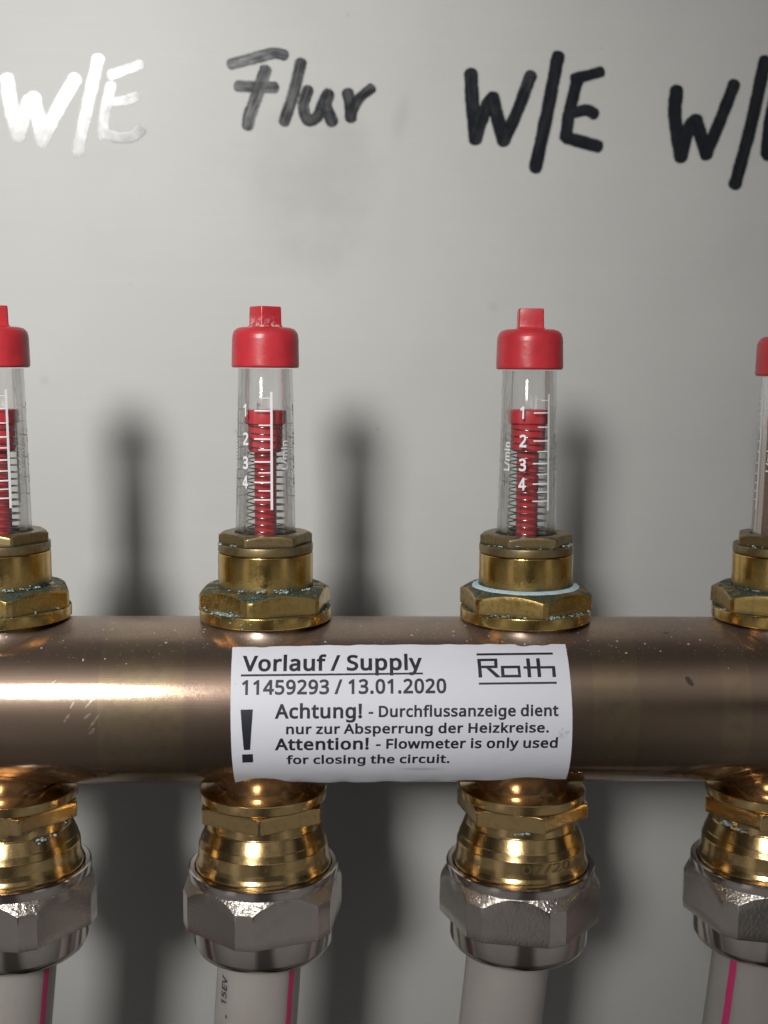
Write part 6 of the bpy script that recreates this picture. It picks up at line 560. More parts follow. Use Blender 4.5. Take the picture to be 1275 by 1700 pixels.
'z':(409,[346,0,31,0,31,47,262,375,45,375,45,430,340,430,340,377,112,55,346,55,18,348,18,457,367,457,367,368,210,348,164,81,4,55,373,81,373,-27,4,-27],[4,6,5,4,7,6,4,3,7,3,8,7,2,8,3,2,9,8,2,0,9,1,0,2,4,5,11,4,11,10,5,6,12,5,12,11,6,7,13,6,13,12,3,4,10,3,10,14,7,8,15,7,15,13,2,3,14,2,14,16,8,9,17,8,17,15,0,9,17,0,17,18,1,2,16,1,16,19,0,1,19,0,19,18]),
' ':(209,[],[])}
CAP_H = 626.0
def text_flat(body, w, h, bold=0.0, step=0.5, res=4):
    """verts (x in 0..w, y with capitals h high, baseline 0) and faces, cut in strips so that it bends well"""
    P, F, pen = [], [], 0.0
    for ch in body:
        adv, vs, ts = GLYPHS[ch]
        b = len(P)
        P += [(pen + vs[i], vs[i + 1] + 27.0) for i in range(0, len(vs), 2)]
        F += [(b + ts[i], b + ts[i + 1], b + ts[i + 2]) for i in range(0, len(ts), 3)]
        pen += adv
    x0, x1 = min(p[0] for p in P), max(p[0] for p in P)
    kx, ky = w / (x1 - x0), h / CAP_H
    bm = bmesh.new()
    vv = [bm.verts.new(((p[0] - x0) * kx, p[1] * ky, 0)) for p in P]
    for f in F: bm.faces.new([vv[i] for i in f])
    ys = [v.co.y for v in bm.verts]
    if step:
        for ax, lo, hi in (((0, 1, 0), min(ys), max(ys)),) + ((((1, 0, 0), 0, w),) if step < 0.45 else ()):
            k = lo + step
            while k < hi:
                bmesh.ops.bisect_plane(bm, geom=bm.verts[:] + bm.edges[:] + bm.faces[:], plane_co=Vector(ax) * k, plane_no=ax)
                k += step
    bmesh.ops.triangulate(bm, faces=bm.faces[:])
    bm.verts.index_update()
    V = [tuple(v.co) for v in bm.verts]; F = [tuple(v.index for v in f.verts) for f in bm.faces]
    bm.free()
    return V, F

# ------------------------------------------------------------------ back panel and its handwriting
WALL_Y = 60.0
panel = thing('back_panel', 'pale grey brushed metal back panel behind the pipe with handwritten marker words', 'panel', (0, WALL_Y, -260))
def box(x0, x1, y0, y1, z0, z1):
    V = [(x, y, z) for x in (x0, x1) for y in (y0, y1) for z in (z0, z1)]
    F = [(0, 1, 3, 2), (4, 6, 7, 5), (0, 4, 5, 1), (2, 3, 7, 6), (0, 2, 6, 4), (1, 5, 7, 3)]
    return V, F
V, F = box(-330, 330, 0, 1.2, 0, 620)
sheet = mesh_obj('sheet', [(x, y, z - 0) for x, y, z in V], F, PANEL, panel, None)
# keep the sheet's own coordinates equal to the manifold's (z = 0 at the pipe axis)
for v in sheet.data.vertices: v.co.z -= 0.260
sheet.location = (0, 0, 0.260)

def smooth_path(P, n=14):
    if len(P) == 2:
        return [(P[0][0] + (P[1][0] - P[0][0]) * i / n, P[0][1] + (P[1][1] - P[0][1]) * i / n) for i in range(n + 1)]
    out = []
    Q = [(2 * P[0][0] - P[1][0], 2 * P[0][1] - P[1][1])] + list(P) + [(2 * P[-1][0] - P[-2][0], 2 * P[-1][1] - P[-2][1])]
    for i in range(1, len(Q) - 2):
        p0, p1, p2, p3 = Q[i - 1:i + 3]
        for k in range(n):
            t = k / n
            out.append(tuple(0.5 * (2 * p1[j] + (p2[j] - p0[j]) * t + (2 * p0[j] - 5 * p1[j] + 4 * p2[j] - p3[j]) * t * t + (3 * p1[j] - p0[j] - 3 * p2[j] + p3[j]) * t ** 3) for j in (0, 1)))
    out.append(P[-1])
    return out
WRITING = {'white': [(3.08, [(-87.3, 128.83), (-86.75, 123.61), (-85.23, 116.36)]), (3.03, [(-85.23, 116.36), (-82.99, 122.87), (-81.43, 124.78)]), (3.03, [(-81.43, 124.78), (-80.63, 121.03), (-79.74, 115.3)]), (2.9, [(-79.73, 115.64), (-75.77, 122.79), (-71.99, 129.11)]), (2.54, [(-66.61, 133.69), (-69.21, 123.24), (-71.7, 113.19)]), (2.35, [(-63.82, 127.71), (-65.32, 121.29), (-65.74, 116.68)]), (2.14, [(-63.57, 130.2), (-59.76, 131.61), (-57.19, 132.53)]), (2.07, [(-62.98, 124.23), (-60.21, 124.75), (-58.33, 125.45)]), (2.22, [(-65.18, 117.09), (-61.73, 116.27), (-58.95, 116.65), (-57.06, 118.18)])], 'flur': [(2.36, [(-36.24, 133.11), (-30.34, 134.7), (-26.52, 135.71), (-24.09, 135.35)]), (2.36, [(-34.67, 128.23), (-30.36, 128.1), (-26.32, 128.04)]), (2.64, [(-28.4, 131.91), (-30.23, 126.62), (-32.05, 121.85), (-32.48, 119.47)]), (2.51, [(-20.26, 133.68), (-22.0, 126.76), (-24.1, 120.49)]), (2.51, [(-18.65, 127.64), (-19.69, 124.1), (-18.64, 120.99), (-16.54, 121.57), (-15.01, 124.85), (-13.97, 126.91)]), (2.66, [(-13.96, 126.77), (-14.45, 124.19), (-13.03, 120.68)]), (2.52, [(-9.42, 127.12), (-8.84, 124.28), (-8.68, 121.57)]), (2.11, [(-8.69, 121.91), (-6.96, 125.67), (-3.96, 128.3)])], 'we2': [(2.94, [(19.15, 131.97), (19.63, 124.96), (20.47, 117.17)]), (2.81, [(20.47, 117.38), (22.79, 124.34), (24.36, 126.73)]), (2.95, [(24.36, 126.73), (25.66, 121.68), (27.16, 116.94)]), (2.68, [(27.16, 117.08), (30.18, 123.79), (33.09, 131.81)]), (2.81, [(39.36, 136.23), (37.22, 123.91), (34.72, 110.91)]), (2.67, [(44.06, 131.34), (42.31, 123.32), (41.61, 117.99)]), (2.39, [(43.36, 131.33), (46.85, 132.2), (49.36, 132.92)]), (2.4, [(43.71, 123.68), (46.38, 124.27), (48.24, 123.42)]), (2.69, [(41.97, 117.86), (45.17, 117.1), (49.31, 116.07)])], 'we3': [(2.98, [(67.45, 129.05), (67.32, 123.06), (69.1, 113.85)]), (2.85, [(69.09, 114.05), (70.75, 120.73), (72.32, 122.46)]), (2.99, [(72.32, 122.46), (73.53, 119.06), (75.14, 114.63)]), (2.72, [(75.13, 114.83), (78.34, 123.25), (81.01, 130.65)]), (2.84, [(88.09, 136.13), (85.24, 120.62), (82.23, 107.84)]), (2.71, [(91.25, 129.6), (89.93, 122.76), (89.44, 115.06)]), (2.42, [(90.88, 129.87), (94.4, 130.75), (97.23, 131.34)]), (2.43, [(90.52, 122.42), (93.36, 122.95), (95.53, 122.51)]), (2.73, [(89.59, 114.86), (93.07, 114.22), (97.07, 113.25)])]}
def write_word(key, label, fades, wk=1.0):
    V, F, U = [], [], []
    lvl = 0
    for si, (w, pts) in enumerate(WRITING[key]):
        lvl += 1
        path = smooth_path(pts)
        hw = w * 0.5 * 1.22 * wk
        # round caps: extend both ends by half a width
        def ext(a, b):
            d = math.hypot(a[0] - b[0], a[1] - b[1]) or 1
            return ((a[0] - b[0]) / d, (a[1] - b[1]) / d)
        d0, d1 = ext(path[0], path[1]), ext(path[-1], path[-2])
        full = []
        for k in range(6, 0, -1):
            t = k / 6; full.append((path[0][0] + d0[0] * hw * .78 * t, path[0][1] + d0[1] * hw * .78 * t, math.sqrt(max(0.0, 1 - t * t))))
        full += [(x, z, 1.0) for x, z in path]
        for k in range(1, 7):
            t = k / 6; full.append((path[-1][0] + d1[0] * hw * .78 * t, path[-1][1] + d1[1] * hw * .78 * t, math.sqrt(max(0.0, 1 - t * t))))
        u = 0.0; base = len(V); M = 8
        f0, f1 = fades.get(si, (0.0, 0.0)) if isinstance(fades, dict) else fades
        for i, (x, z, k) in enumerate(full):
            a, b = full[max(i - 1, 0)], full[min(i + 1, len(full) - 1)]
            tx, tz = b[0] - a[0], b[1] - a[1]; L = math.hypot(tx, tz) or 1
            nx, nz = -tz / L, tx / L
            if i: u += math.hypot(x - full[i - 1][0], z - full[i - 1][1])
            g = f0 + (f1 - f0) * (i / (len(full) - 1)) ** 1.5
            wv = 1 + 0.07 * mnoise.noise(Vector((x * .35, z * .35, si * 3.1)))
            for j in range(M + 1):
                v = -1 + 2 * j / M
                V.append((x + nx * hw * k * wv * v, -0.02 - 0.012 * lvl, z + nz * hw * k * wv * v + 260.0))
                U.append((u + si * 17.3, v * max(k, 0.0) if k < 0.4 else v, g))
        for i in range(len(full) - 1):
            for j in range(M):
                a = base + i * (M + 1) + j
                F.append((a, a + 1, a + M + 2, a + M + 1))
    o = mesh_obj('marker_writing', V, F, INK, panel, 60, uvs=U, label=label)
    return o
write_word('white', 'handwritten W/E shining white in the lamp glare', {0: (.0, .05), 4: (.05, .1), 5: (.15, .3), 6: (.1, .2), 7: (.1, .2), 8: (.1, .1)})
write_word('flur', 'smudged handwritten word Flur in grey black marker', {0: (.15, .1), 1: (.15, .2), 2: (.45, .35), 3: (.35, .55), 4: (.35, .2), 5: (.2, .1), 6: (.15, .1), 7: (.05, .75)})
write_word('we2', 'black handwritten W/E right of the word Flur', {3: (0, .55)})
write_word('we3', 'black handwritten W/E cut off by the right edge', {3: (0, .3), 4: (0, .2)})

# ------------------------------------------------------------------ the manifold pipe
RP = 15.95
pipe = thing('manifold_pipe', 'brown copper coloured manifold pipe running across with a white printed sticker', 'pipe', (0, 0, 0))
prof_n = 192
V, F, G = [], [], []
xs = [-230 + i * 4 for i in range(116)]
for x in xs:
    for k in range(prof_n):
        a = 2 * math.pi * k / prof_n
        V.append((x, -RP * math.cos(a), RP * math.sin(a)))
for i in range(len(xs) - 1):
    for k in range(prof_n):
        a = i * prof_n + k; b = i * prof_n + (k + 1) % prof_n
        F.append((a, b, b + prof_n, a + prof_n))
for end in (0, len(xs) - 1):
    F.append(tuple(end * prof_n + k for k in range(prof_n)))
mesh_obj('pipe_body', V, F, PIPE, pipe, 40)

AX = (-75.0, -25.0, 25.0, 75.0)
def boss(x, sgn, dx):
    """drawn-out collar where a branch leaves the pipe"""
    r0, r1, n, m = 8.7, 11.2, 96, 14
    V, F = [], []
    z0 = 16.3 if sgn > 0 else 16.9
    pz = lambda r, a: math.sqrt(max(RP * RP - (r * math.cos(a)) ** 2, 0))
    for j in range(m + 1):
        t = j / m
        r = r0 + (r1 - r0) * t ** 1.6
        for i in range(n):
            a = 2 * math.pi * i / n
            z = pz(r, a) + (z0 - pz(r0, a)) * (1 - t) ** 2.2 + 0.04 - 0.10 * t
            V.append((x + dx * (1 - t) + r * math.sin(a), -r * math.cos(a), sgn * z))
    for j in range(m):
        for i in range(n):
            a, b = j * n + i, j * n + (i + 1) % n
            F.append((a, b, b + n, a + n))
    return mesh_obj('pipe_collar', V, F, PIPE, pipe, 50)
FDX = (0.41, -0.07, 0.29, -0.40)      # where each branch really sits
NDX = (0.95, -0.60, 0.28, -0.22)
for i, x in enumerate(AX):
    boss(x, 1, FDX[i] * .5); boss(x, -1, NDX[i] * .4)

# ------------------------------------------------------------------ sticker
def wobble(x, s):
    e = max(0.0, 1 - (15.2 - s) / 2.5) if s > 12.5 else 0.0
    e += max(0.0, 1 - (s + 16.5) / 2.5) if s < -14 else 0.0
    return 0.035 * mnoise.noise(Vector((x * .12, s * .12, 0))) + 0.16 * min(e, 1.2) * (0.5 + 0.5 * math.sin(x * 0.8 + 2 * mnoise.noise(Vector((x * .2, 3, 1)))))
def on_pipe(x, s, off):
    a = s / RP; r = RP + off
    return (x, -r * math.cos(a), r * math.sin(a))
TOP = [(-30.578, 14.194), (-15.713, 14.553), (-0.069, 14.779), (15.671, 14.862), (31.289, 15.018)]
BOT = [(-30.331, -16.647), (-11.131, -16.744), (11.677, -15.834), (32.2, -15.3)]
def along(P, t):
    x = P[0][0] + (P[-1][0] - P[0][0]) * t
    for a, b in zip(P, P[1:]):
        if x <= b[0] + 1e-6:
            return x, a[1] + (b[1] - a[1]) * (x - a[0]) / (b[0] - a[0])
    return P[-1]
NU, NV = 120, 64
V, F = [], []
def sticker_pt(i, j):
    t, q = i / NU, j / NV
    a, b = along(TOP, t), along(BOT, t)
    x = b[0] + (a[0] - b[0]) * q; s = b[1] + (a[1] - b[1]) * q
    if j == NV: s += 0.10 * mnoise.noise(Vector((x * .5, 7, 0)))
    if j == 0: s += 0.15 * mnoise.noise(Vector((x * .6, 2, 0)))
    return x, s
for j in range(NV + 1):
    for i in range(NU + 1):
        x, s = sticker_pt(i, j); V.append(on_pipe(x, s, 0.14 + wobble(x, s)))
W = NU + 1
for j in range(NV):
    for i in range(NU):
        a = j * W + i; F.append((a, a + 1, a + W + 1, a + W))
# underside and rim
off = len(V)
for j in range(NV + 1):
    for i in range(NU + 1):
        x, s = sticker_pt(i, j); V.append(on_pipe(x, s, 0.05 + wobble(x, s)))
for j in range(NV):
    for i in range(NU):
        a = off + j * W + i; F.append((a, a + W, a + W + 1, a + 1))
for i in range(NU):
    for j in (0, NV):
        a = j * W + i; F.append((a, a + 1, off + a + 1, off + a))
for j in range(NV):
    for i in (0, NU):
        a = j * W + i; F.append((a, a + W, off + a + W, off + a))
sticker = mesh_obj('sticker', V, F, PAPER, pipe, 40, label='white paper sticker with black printed German and English text')
LINES = [
('Vorlauf / Supply', -28.561, 9.198, 4.327, 9.473, 3.131, .022),
('11459293 / 13.01.2020', -28.544, 4.941, 8.647, 5.225, 2.675, .020),
('Achtung!', -22.529, 0.699, -6.714, 0.779, 2.619, .020),
('- Durchflussanzeige dient', -5.512, 0.944, 29.163, 1.1, 2.05, .022),
('nur zur Absperrung der Heizkreise.', -20.469, -2.219, 27.485, -1.985, 1.9, .024),
('Attention!', -22.587, -5.568, -5.441, -5.426, 2.511, .020),
('- Flowmeter is only used', -4.12, -5.295, 29.246, -5.142, 2.111, .024),
('for closing the circuit.', -20.459, -8.992, 9.549, -8.802, 2.2, .026)]
for body, x0, s0, x1, s1, h, bold in LINES:
    TV, F = text_flat(body, x1 - x0, h, bold)
    V = []
    for (x, y, _) in TV:
        X_ = x0 + x; S_ = s0 + (s1 - s0) * x / (x1 - x0) + y
        V.append(on_pipe(X_, S_, 0.165 + wobble(X_, S_)))
    mesh_obj('printed_text', V, F, BLACK_PRINT, sticker, None)
def poly_on_sticker(name, polys, holes=(), lift=0.165, mat=None):
    bmv, bmf = [], []
    bm = bmesh.new()
    for pl in polys:
        vs = [bm.verts.new((x, s, 0)) for x, s in pl]; bm.faces.new(vs)
    bmesh.ops.triangulate(bm, faces=bm.faces[:])
    lo, hi = min(v.co.y for v in bm.verts), max(v.co.y for v in bm.verts)
    k = lo + .4
    while k < hi:
        bmesh.ops.bisect_plane(bm, geom=bm.verts[:] + bm.edges[:] + bm.faces[:], plane_co=(0, k, 0), plane_no=(0, 1, 0)); k += .4
    lx, hx = min(v.co.x for v in bm.verts), max(v.co.x for v in bm.verts); k = lx + 1.0
    while k < hx:
        bmesh.ops.bisect_plane(bm, geom=bm.verts[:] + bm.edges[:] + bm.faces[:], plane_co=(k, 0, 0), plane_no=(1, 0, 0)); k += 1.0
    bm.verts.index_update()
    V = [on_pipe(v.co.x, v.co.y, lift + wobble(v.co.x, v.co.y)) for v in bm.verts]
    F = [tuple(v.index for v in f.verts) for f in bm.faces]; bm.free()
    return mesh_obj(name, V, F, mat or BLACK_PRINT, sticker, None)
poly_on_sticker('underline', [[(-28.76, 8.683), (4.425, 9.008), (4.416, 8.666), (-28.746, 8.287)]])
poly_on_sticker('exclamation_mark', [[(-28.673, 2.352), (-26.448, 2.402), (-27.018, -5.417), (-28.168, -5.478)], [(-28.529, -6.456), (-26.554, -6.391), (-26.57, -8.454), (-28.556, -8.527)]])
def bar(p, q, w):
    dx, dy = q[0] - p[0], q[1] - p[1]; L = math.hypot(dx, dy); nx, ny = -dy / L * w / 2, dx / L * w / 2
    return [(p[0] + nx, p[1] + ny), (q[0] + nx, q[1] + ny), (q[0] - nx, q[1] - ny), (p[0] - nx, p[1] - ny)]
# logo strokes butt end to end, nothing overlaps
logo = [[(14.506, 12.853), (28.729, 13.056), (28.679, 12.594), (14.474, 12.399)], [(14.651, 7.14), (28.964, 7.296), (28.943, 6.906), (14.639, 6.753)],
 [(14.54, 11.697), (15.156, 11.722), (15.296, 8.092), (14.629, 8.059)],
 [(15.165, 11.722), (18.25, 11.761), (18.252, 11.263), (15.175, 11.213)], [(17.66, 11.255), (18.26, 11.255), (18.217, 9.85), (17.605, 9.85)],
 [(15.225, 10.328), (17.62, 10.353), (17.60, 9.85), (15.245, 9.83)], [(16.1, 9.825), (16.95, 9.825), (18.791, 8.09), (17.85, 8.08)],
 [(18.8, 10.292), (22.372, 10.35), (22.39, 9.82), (18.8, 9.78)], [(18.8, 9.77), (19.39, 9.77), (19.42, 8.58), (18.79, 8.58)], [(21.85, 9.81), (22.39, 9.81), (22.44, 8.60), (21.93, 8.60)], [(18.79, 8.57), (22.44, 8.59), (22.451, 8.087), (18.788, 8.07)],
 [(23.605, 11.786), (24.278, 11.8), (24.341, 8.109), (23.673, 8.087)], [(25.458, 11.825), (26.133, 11.85), (26.178, 8.142), (25.51, 8.131)],
 [(22.974, 10.19), (23.63, 10.20), (23.64, 9.75), (22.998, 9.746)], [(24.31, 10.20), (25.48, 10.22), (25.49, 9.76), (24.32, 9.75)], [(26.16, 10.23), (28.86, 10.26), (28.87, 9.79), (26.17, 9.77)],
 [(28.26, 9.78), (28.875, 9.785), (28.906, 8.162), (28.237, 8.14)]]
poly_on_sticker('logo', logo)

# ------------------------------------------------------------------ flow meters
def crust(parent, spots, zbase, seed, keep=0.0, size=(0.07, 0.24), name='verdigris_crust'):
    """lumps of verdigris settled along a joint; spots: (angle deg from the front, spread deg, radius, z, count)"""
    r = random.Random(seed)
    bm = bmesh.new()
    for (ang, spread, rad, z, cnt) in spots:
        for _ in range(int(cnt * 1.25)):
            a = math.radians(r.gauss(ang, spread)); q_ = r.random(); rr = rad + r.gauss(0, .34); zz = z + (r.gauss(0, .09) if q_ < .7 else abs(r.gauss(0, .5)) * r.choice((-1, .5)))
            if mnoise.noise(Vector((math.degrees(a) * .13, seed * 7.7, z))) < -.12: continue
            s = r.uniform(*size) * (0.6 + 0.8 * r.random())
            res = bmesh.ops.create_icosphere(bm, subdivisions=1, radius=1.0)
            q = (r.uniform(.7, 1.5), r.uniform(.7, 1.3), r.uniform(.35, .7))
            for v in res['verts']:
                k = 1 + r.uniform(-.28, .28)
                lx, ly, lz = v.co.x * s * q[0] * k, v.co.y * s * q[1] * k, v.co.z * s * q[2] * k
                v.co = Vector(((rr - ly) * math.sin(a) + lx * math.cos(a), -(rr - ly) * math.cos(a) + lx * math.sin(a), zz - zbase + lz))
    bm.verts.index_update()
    V = [tuple(v.co) for v in bm.verts]; F = [tuple(v.index for v in f.verts) for f in bm.faces]; bm.free()
    if V: return mesh_obj(name, V, F, CRUST, parent, 50)

def round_prof(pts, b): return soften(pts, b)

def flow_meter(x, dx, label, tilt, base_rot, top_rot, scale_rot, knob_rot, knob_size, float_z, cap_dz, crusts, scuff=False, paste=False, seed=1, murky=False):
    ZB = 16.05
    t = thing('flow_meter', label, 'flow meter', (x + dx, 0, ZB), 'red capped flow meters along the pipe')
    t.rotation_euler = (0, math.radians(tilt), 0)
    L = lambda pr: [(r, z - ZB, g) for r, z, g in pr]
    # base: round flange under a hexagon
    fl = soften([(9.0, 16.08, .3), (12.45, 16.08, .25), (12.57, 16.25, .2), (12.57, 18.15, .35), (12.40, 18.32, 1.02), (9.5, 18.34, 1.1)], .08)
    lathe('flange', L(fl), BRASS, t, 160)
    R, ex = hexnut_rings(13.25, base_rot, 12.95, 22.4 - ZB, 18.36 - ZB, 9.1, 9.5, 11.1, 0.62, gtop=1.02, gside=.45, gbot=1.08, bev=.1)
    lathe('base_nut', R, BRASS, t, 144, extra=ex)
    # plain collar
    co = soften([(8.6, 22.0, 1.2), (9.02, 22.2, 1.2), (9.02, 23.0, .95), (9.02, 23.5, .7), (9.02, 24.6, .42), (9.02, 26.4, .15), (9.02, 28.75, .05), (8.9, 28.9, .1), (8.6, 28.95, .4)], .07)
    lathe('collar', L(co), BRASS, t, 160)
    # thin lip with the small hexagon on it
    li = soften([(8.6, 29.0, .6), (8.92, 29.02, .4), (9.02, 29.15, .3), (9.02, 30.5, .35), (8.9, 30.65, .6), (6.0, 30.68, .8)], .07)
    lathe('lip', L(li), BRASS_DULL, t, 160)
    R, ex = hexnut_rings(9.06, top_rot, 8.9, 32.75 - ZB, 30.7 - ZB, 5.9, 6.0, 8.05, 0.55, gtop=.45, gside=.25, gbot=.95, bev=.09)
    R = [(5.9, 31.3 - ZB, .6), (5.9, 32.65 - ZB, .5), (6.0, 32.75 - ZB, .4)] + R[1:]
    lathe('lock_nut', R, BRASS_DULL, t, 144, extra=ex)
    # clear tube: outer and inner skin
    rt = lambda z: 5.13 + (63.4 - z) / (63.4 - 32.9) * 0.54
    zt = 63.6 + cap_dz
    pr = [(rt(31.2), 31.2), (rt(40), 40), (rt(50), 50), (rt(61.2) , 61.2), (rt(61.4) - .04, 61.4), (rt(63), 63.0), (rt(zt), zt), (rt(zt) - .7, zt), (rt(63) - .7, 63), (rt(61.5) - .7, 61.5), (rt(61.2) - .6, 61.2), (rt(50) - .6, 50), (rt(40) - .6, 40), (rt(31.2) - .6, 31.2)]
    tube = lathe('tube', [(r, z - ZB, 0) for r, z in pr], TUBE_MURKY if murky else TUBE, t, 96, closed=True, label='clear tube clouded brown inside' if murky else None)
    # printed scale, three times round the tube
    SV, SF = [], []
    def rect(a0, a1, z0, z1, n=6):
        b = len(SV)
        m_ = max(1, int(abs(z1 - z0) / 2))
        for j in range(m_ + 1):
            z = z0 + (z1 - z0) * j / m_
            for i in range(n + 1):
                a = math.radians(a0 + (a1 - a0) * i / n); r = rt(z) + .03
                SV.append((r * math.sin(a), -r * math.cos(a), z - ZB))
        for j in range(m_):
            for i in range(n): SF.append((b + j * (n + 1) + i, b + j * (n + 1) + i + 1, b + (j + 1) * (n + 1) + i + 1, b + (j + 1) * (n + 1) + i))
    ticks = [(58.21, .55, .13), (55.89, 1, .26), (53.23, .72, .22), (50.67, 1, .27), (48.67, .72, .22), (46.44, 1, .27), (44.42, .72, .22), (42.63, 1, .27), (41.06, .72, .22), (39.38, 1, .24)]
    for rep in range(3):
        o = scale_rot + 120 * rep
        rect(o + 10.5, o + 15.3, 37.5, 59.4)
        for z, k, h in ticks:
            rect(o + 10.4 - 32 * k, o + 10.4, z - h / 2, z + h / 2)
        for d, z in (('1', 54.85), ('2', 49.55), ('3', 45.1), ('4', 41.5)):
            TV, TF = text_flat(d, 0.80 if d == '1' else 1.36, 2.35, .035, 0.4)
            b = len(SV)
            for (px, py, _) in TV:
                zz = z + py - .1; r = rt(zz) + .03; a = math.radians(o - 43) + (px - .62) / r
                SV.append((r * math.sin(a), -r * math.cos(a), zz - ZB))
            SF += [tuple(b + k for k in f) for f in TF]
        TV, TF = text_flat('L/min', 5.4, 1.45, .0, 0.4)
        b = len(SV)
        for (px, py, _) in TV:
            zz = 44.95 + px; r = rt(zz) + .03; a = math.radians(o + 42) - (py - .7) / r
            SV.append((r * math.sin(a), -r * math.cos(a), zz - ZB))
        SF += [tuple(b + k for k in f) for f in TF]
    mesh_obj('printed_scale', SV, SF, WHITE_PRINT, tube, None)
    # float: disc, sleeve and rod
    fz = float_z
    fl_ = soften([(0.01, fz, 0), (3.75, fz, 0), (3.95, fz - .2, 0), (3.95, fz - 2.5, 0), (3.3, fz - 2.75, 0), (3.22, fz - 3.4, 0), (3.22, fz - 7.4, 0), (2.95, fz - 7.9, 0), (2.1, fz - 7.95, 0), (2.08, 31.0, 0), (0.01, 31.0, 0)], .12)
    lathe('float', L(fl_), FLOAT, t, 72)
    # spring
    V, F = [], []
    zs, ze = fz - 2.9, 31.6
    turns = (zs - ze) / 1.31; n = int(turns * 40); wr = .14; K = 7
    for i in range(n + 1):
        q = i / n; z = zs + (ze - zs) * q; a = 2 * math.pi * turns * q + seed
        r = 3.28 + .42 * q
        c = Vector((r * math.sin(a), -r * math.cos(a), z - ZB)); rad = Vector((math.sin(a), -math.cos(a), 0)); up = Vector((0, 0, 1))
        for k in range(K):
            b = 2 * math.pi * k / K; V.append(tuple(c + (rad * math.cos(b) + up * math.sin(b)) * wr))
    for i in range(n):
        for k in range(K):
            a = i * K + k; b = i * K + (k + 1) % K; F.append((a, b, b + K, a + K))
    mesh_obj('spring', V, F, WIRE, t, 80)
    # red screw cap with its square key
    cz = cap_dz
    cp = [(5.25, 63.9, 0), (6.05, 63.75, 0), (6.33, 64.05, 0), (6.33, 64.35, 0), (6.27, 66.2, 0), (6.22, 69.1, 0), (6.13, 69.85, 0), (5.88, 70.5, 0), (5.35, 71.0, 0), (4.6, 71.24, 0), (3.6, 71.3, 0), (0.01, 71.32, 0)]
    cp = [(5.25, 66.0, 0)] + cp
    cap = lathe('cap', [(r, z + cz - ZB, g) for r, z, g in soften(cp, .1)], RED, t, 112, smooth=35, wob=.04)
    V, F = [], []
    hs = knob_size / 2; kr = math.radians(knob_rot); rr = .35; Kp = []
    for cx, cy, a0 in ((hs, -hs, -90), (hs, hs, 0), (-hs, hs, 90), (-hs, -hs, 180)):
        for k in range(5):
            a = math.radians(a0 + 22.5 * k); Kp.append((cx - math.copysign(rr, cx) + rr * math.cos(a), cy - math.copysign(rr, cy) + rr * math.sin(a)))
    n = len(Kp)
    kz = [(71.0, 1.28), (71.35, 1.10), (71.7, 1.01), (72.1, 1.0), (73.5, .99), (74.75, .98), (75.05, .955), (75.12, .90), (75.14, .02)]
    for z, k in kz:
        for px, py in Kp:
            X_, Y_ = px * k, py * k
            V.append((X_ * math.cos(kr) - Y_ * math.sin(kr), X_ * math.sin(kr) + Y_ * math.cos(kr), z + cz - ZB))
    for j in range(len(kz) - 1):
        for i in range(n):
            a, b = j * n + i, j * n + (i + 1) % n; F.append((a, b, b + n, a + n))
    mesh_obj('square_key', V, F, RED_SCUFF if scuff else RED, cap, 40)
    crust(t, crusts, ZB, seed)
    if paste:
        pr = [(9.05, 22.75, 0), (9.3, 22.9, 0), (9.7, 22.75, 0), (10.25, 22.5, 0), (10.35, 22.35, 0)]
        lathe('sealant_ring', L(soften(pr, .1)), PASTE, t, 180, wob=.22)
    return t

flow_meter(-75, .15, 'red capped flow meter at the left edge of the picture, cut off', -.45, 19.5, 27, 22, 25, 4.7, 55.6, -.4,
           [(30, 14, 9.6, 22.75, 50), (70, 14, 9.6, 22.7, 30), (28, 7, 12.2, 18.6, 45), (66, 7, 12.2, 18.6, 40), (10, 6, 12.3, 18.5, 14)], seed=3)
flow_meter(-25, -.05, 'red capped flow meter with scuffed square key, between the left edge and the middle', 0.05, -9.5, -21, 2.5, 35, 4.55, 55.85, 0,
           [(35, 13, 10.0, 22.6, 85), (-20, 14, 9.7, 22.7, 42), (2, 20, 9.5, 22.75, 50), (-35, 11, 12.3, 18.6, 110), (-66, 8, 12.4, 18.7, 40), (-38, 6, 8.6, 30.75, 12), (-70, 9, 8.7, 30.8, 18), (-22, 5, 12.6, 17.3, 22), (75, 9, 12.2, 18.6, 16)], scuff=True, seed=5)
flow_meter(25, .1, 'red capped flow meter with a smooth pale blue ring round its hexagon', -.25, 8, -29.5, 23, -4, 4.75, 56.3, .12,
           [(-48, 7, 8.7, 30.8, 22), (-12, 8, 8.5, 30.75, 12), (20, 12, 8.4, 30.75, 30), (62, 9, 8.7, 30.8, 18), (15, 4, 12.4, 18.5, 42), (33, 8, 12.5, 18.5, 40), (-20, 9, 12.4, 18.5, 26), (-42, 6, 12.4, 18.5, 16), (58, 5, 12.4, 18.5, 14)], paste=True, seed=8)
flow_meter(75, -.2, 'red capped flow meter at the right edge of the picture, mostly cut off', 0.1, 0, -20, 26, -15, 4.7, 55.2, -.7,
           [(-45, 12, 9.8, 22.65, 70), (-15, 12, 9.6, 22.7, 40), (-48, 8, 8.6, 30.8, 26), (-28, 4, 12.5, 18.5, 20), (-70, 4, 12.4, 18.6, 10), (-6, 8, 12.4, 18.5, 24)], seed=13, murky=True)

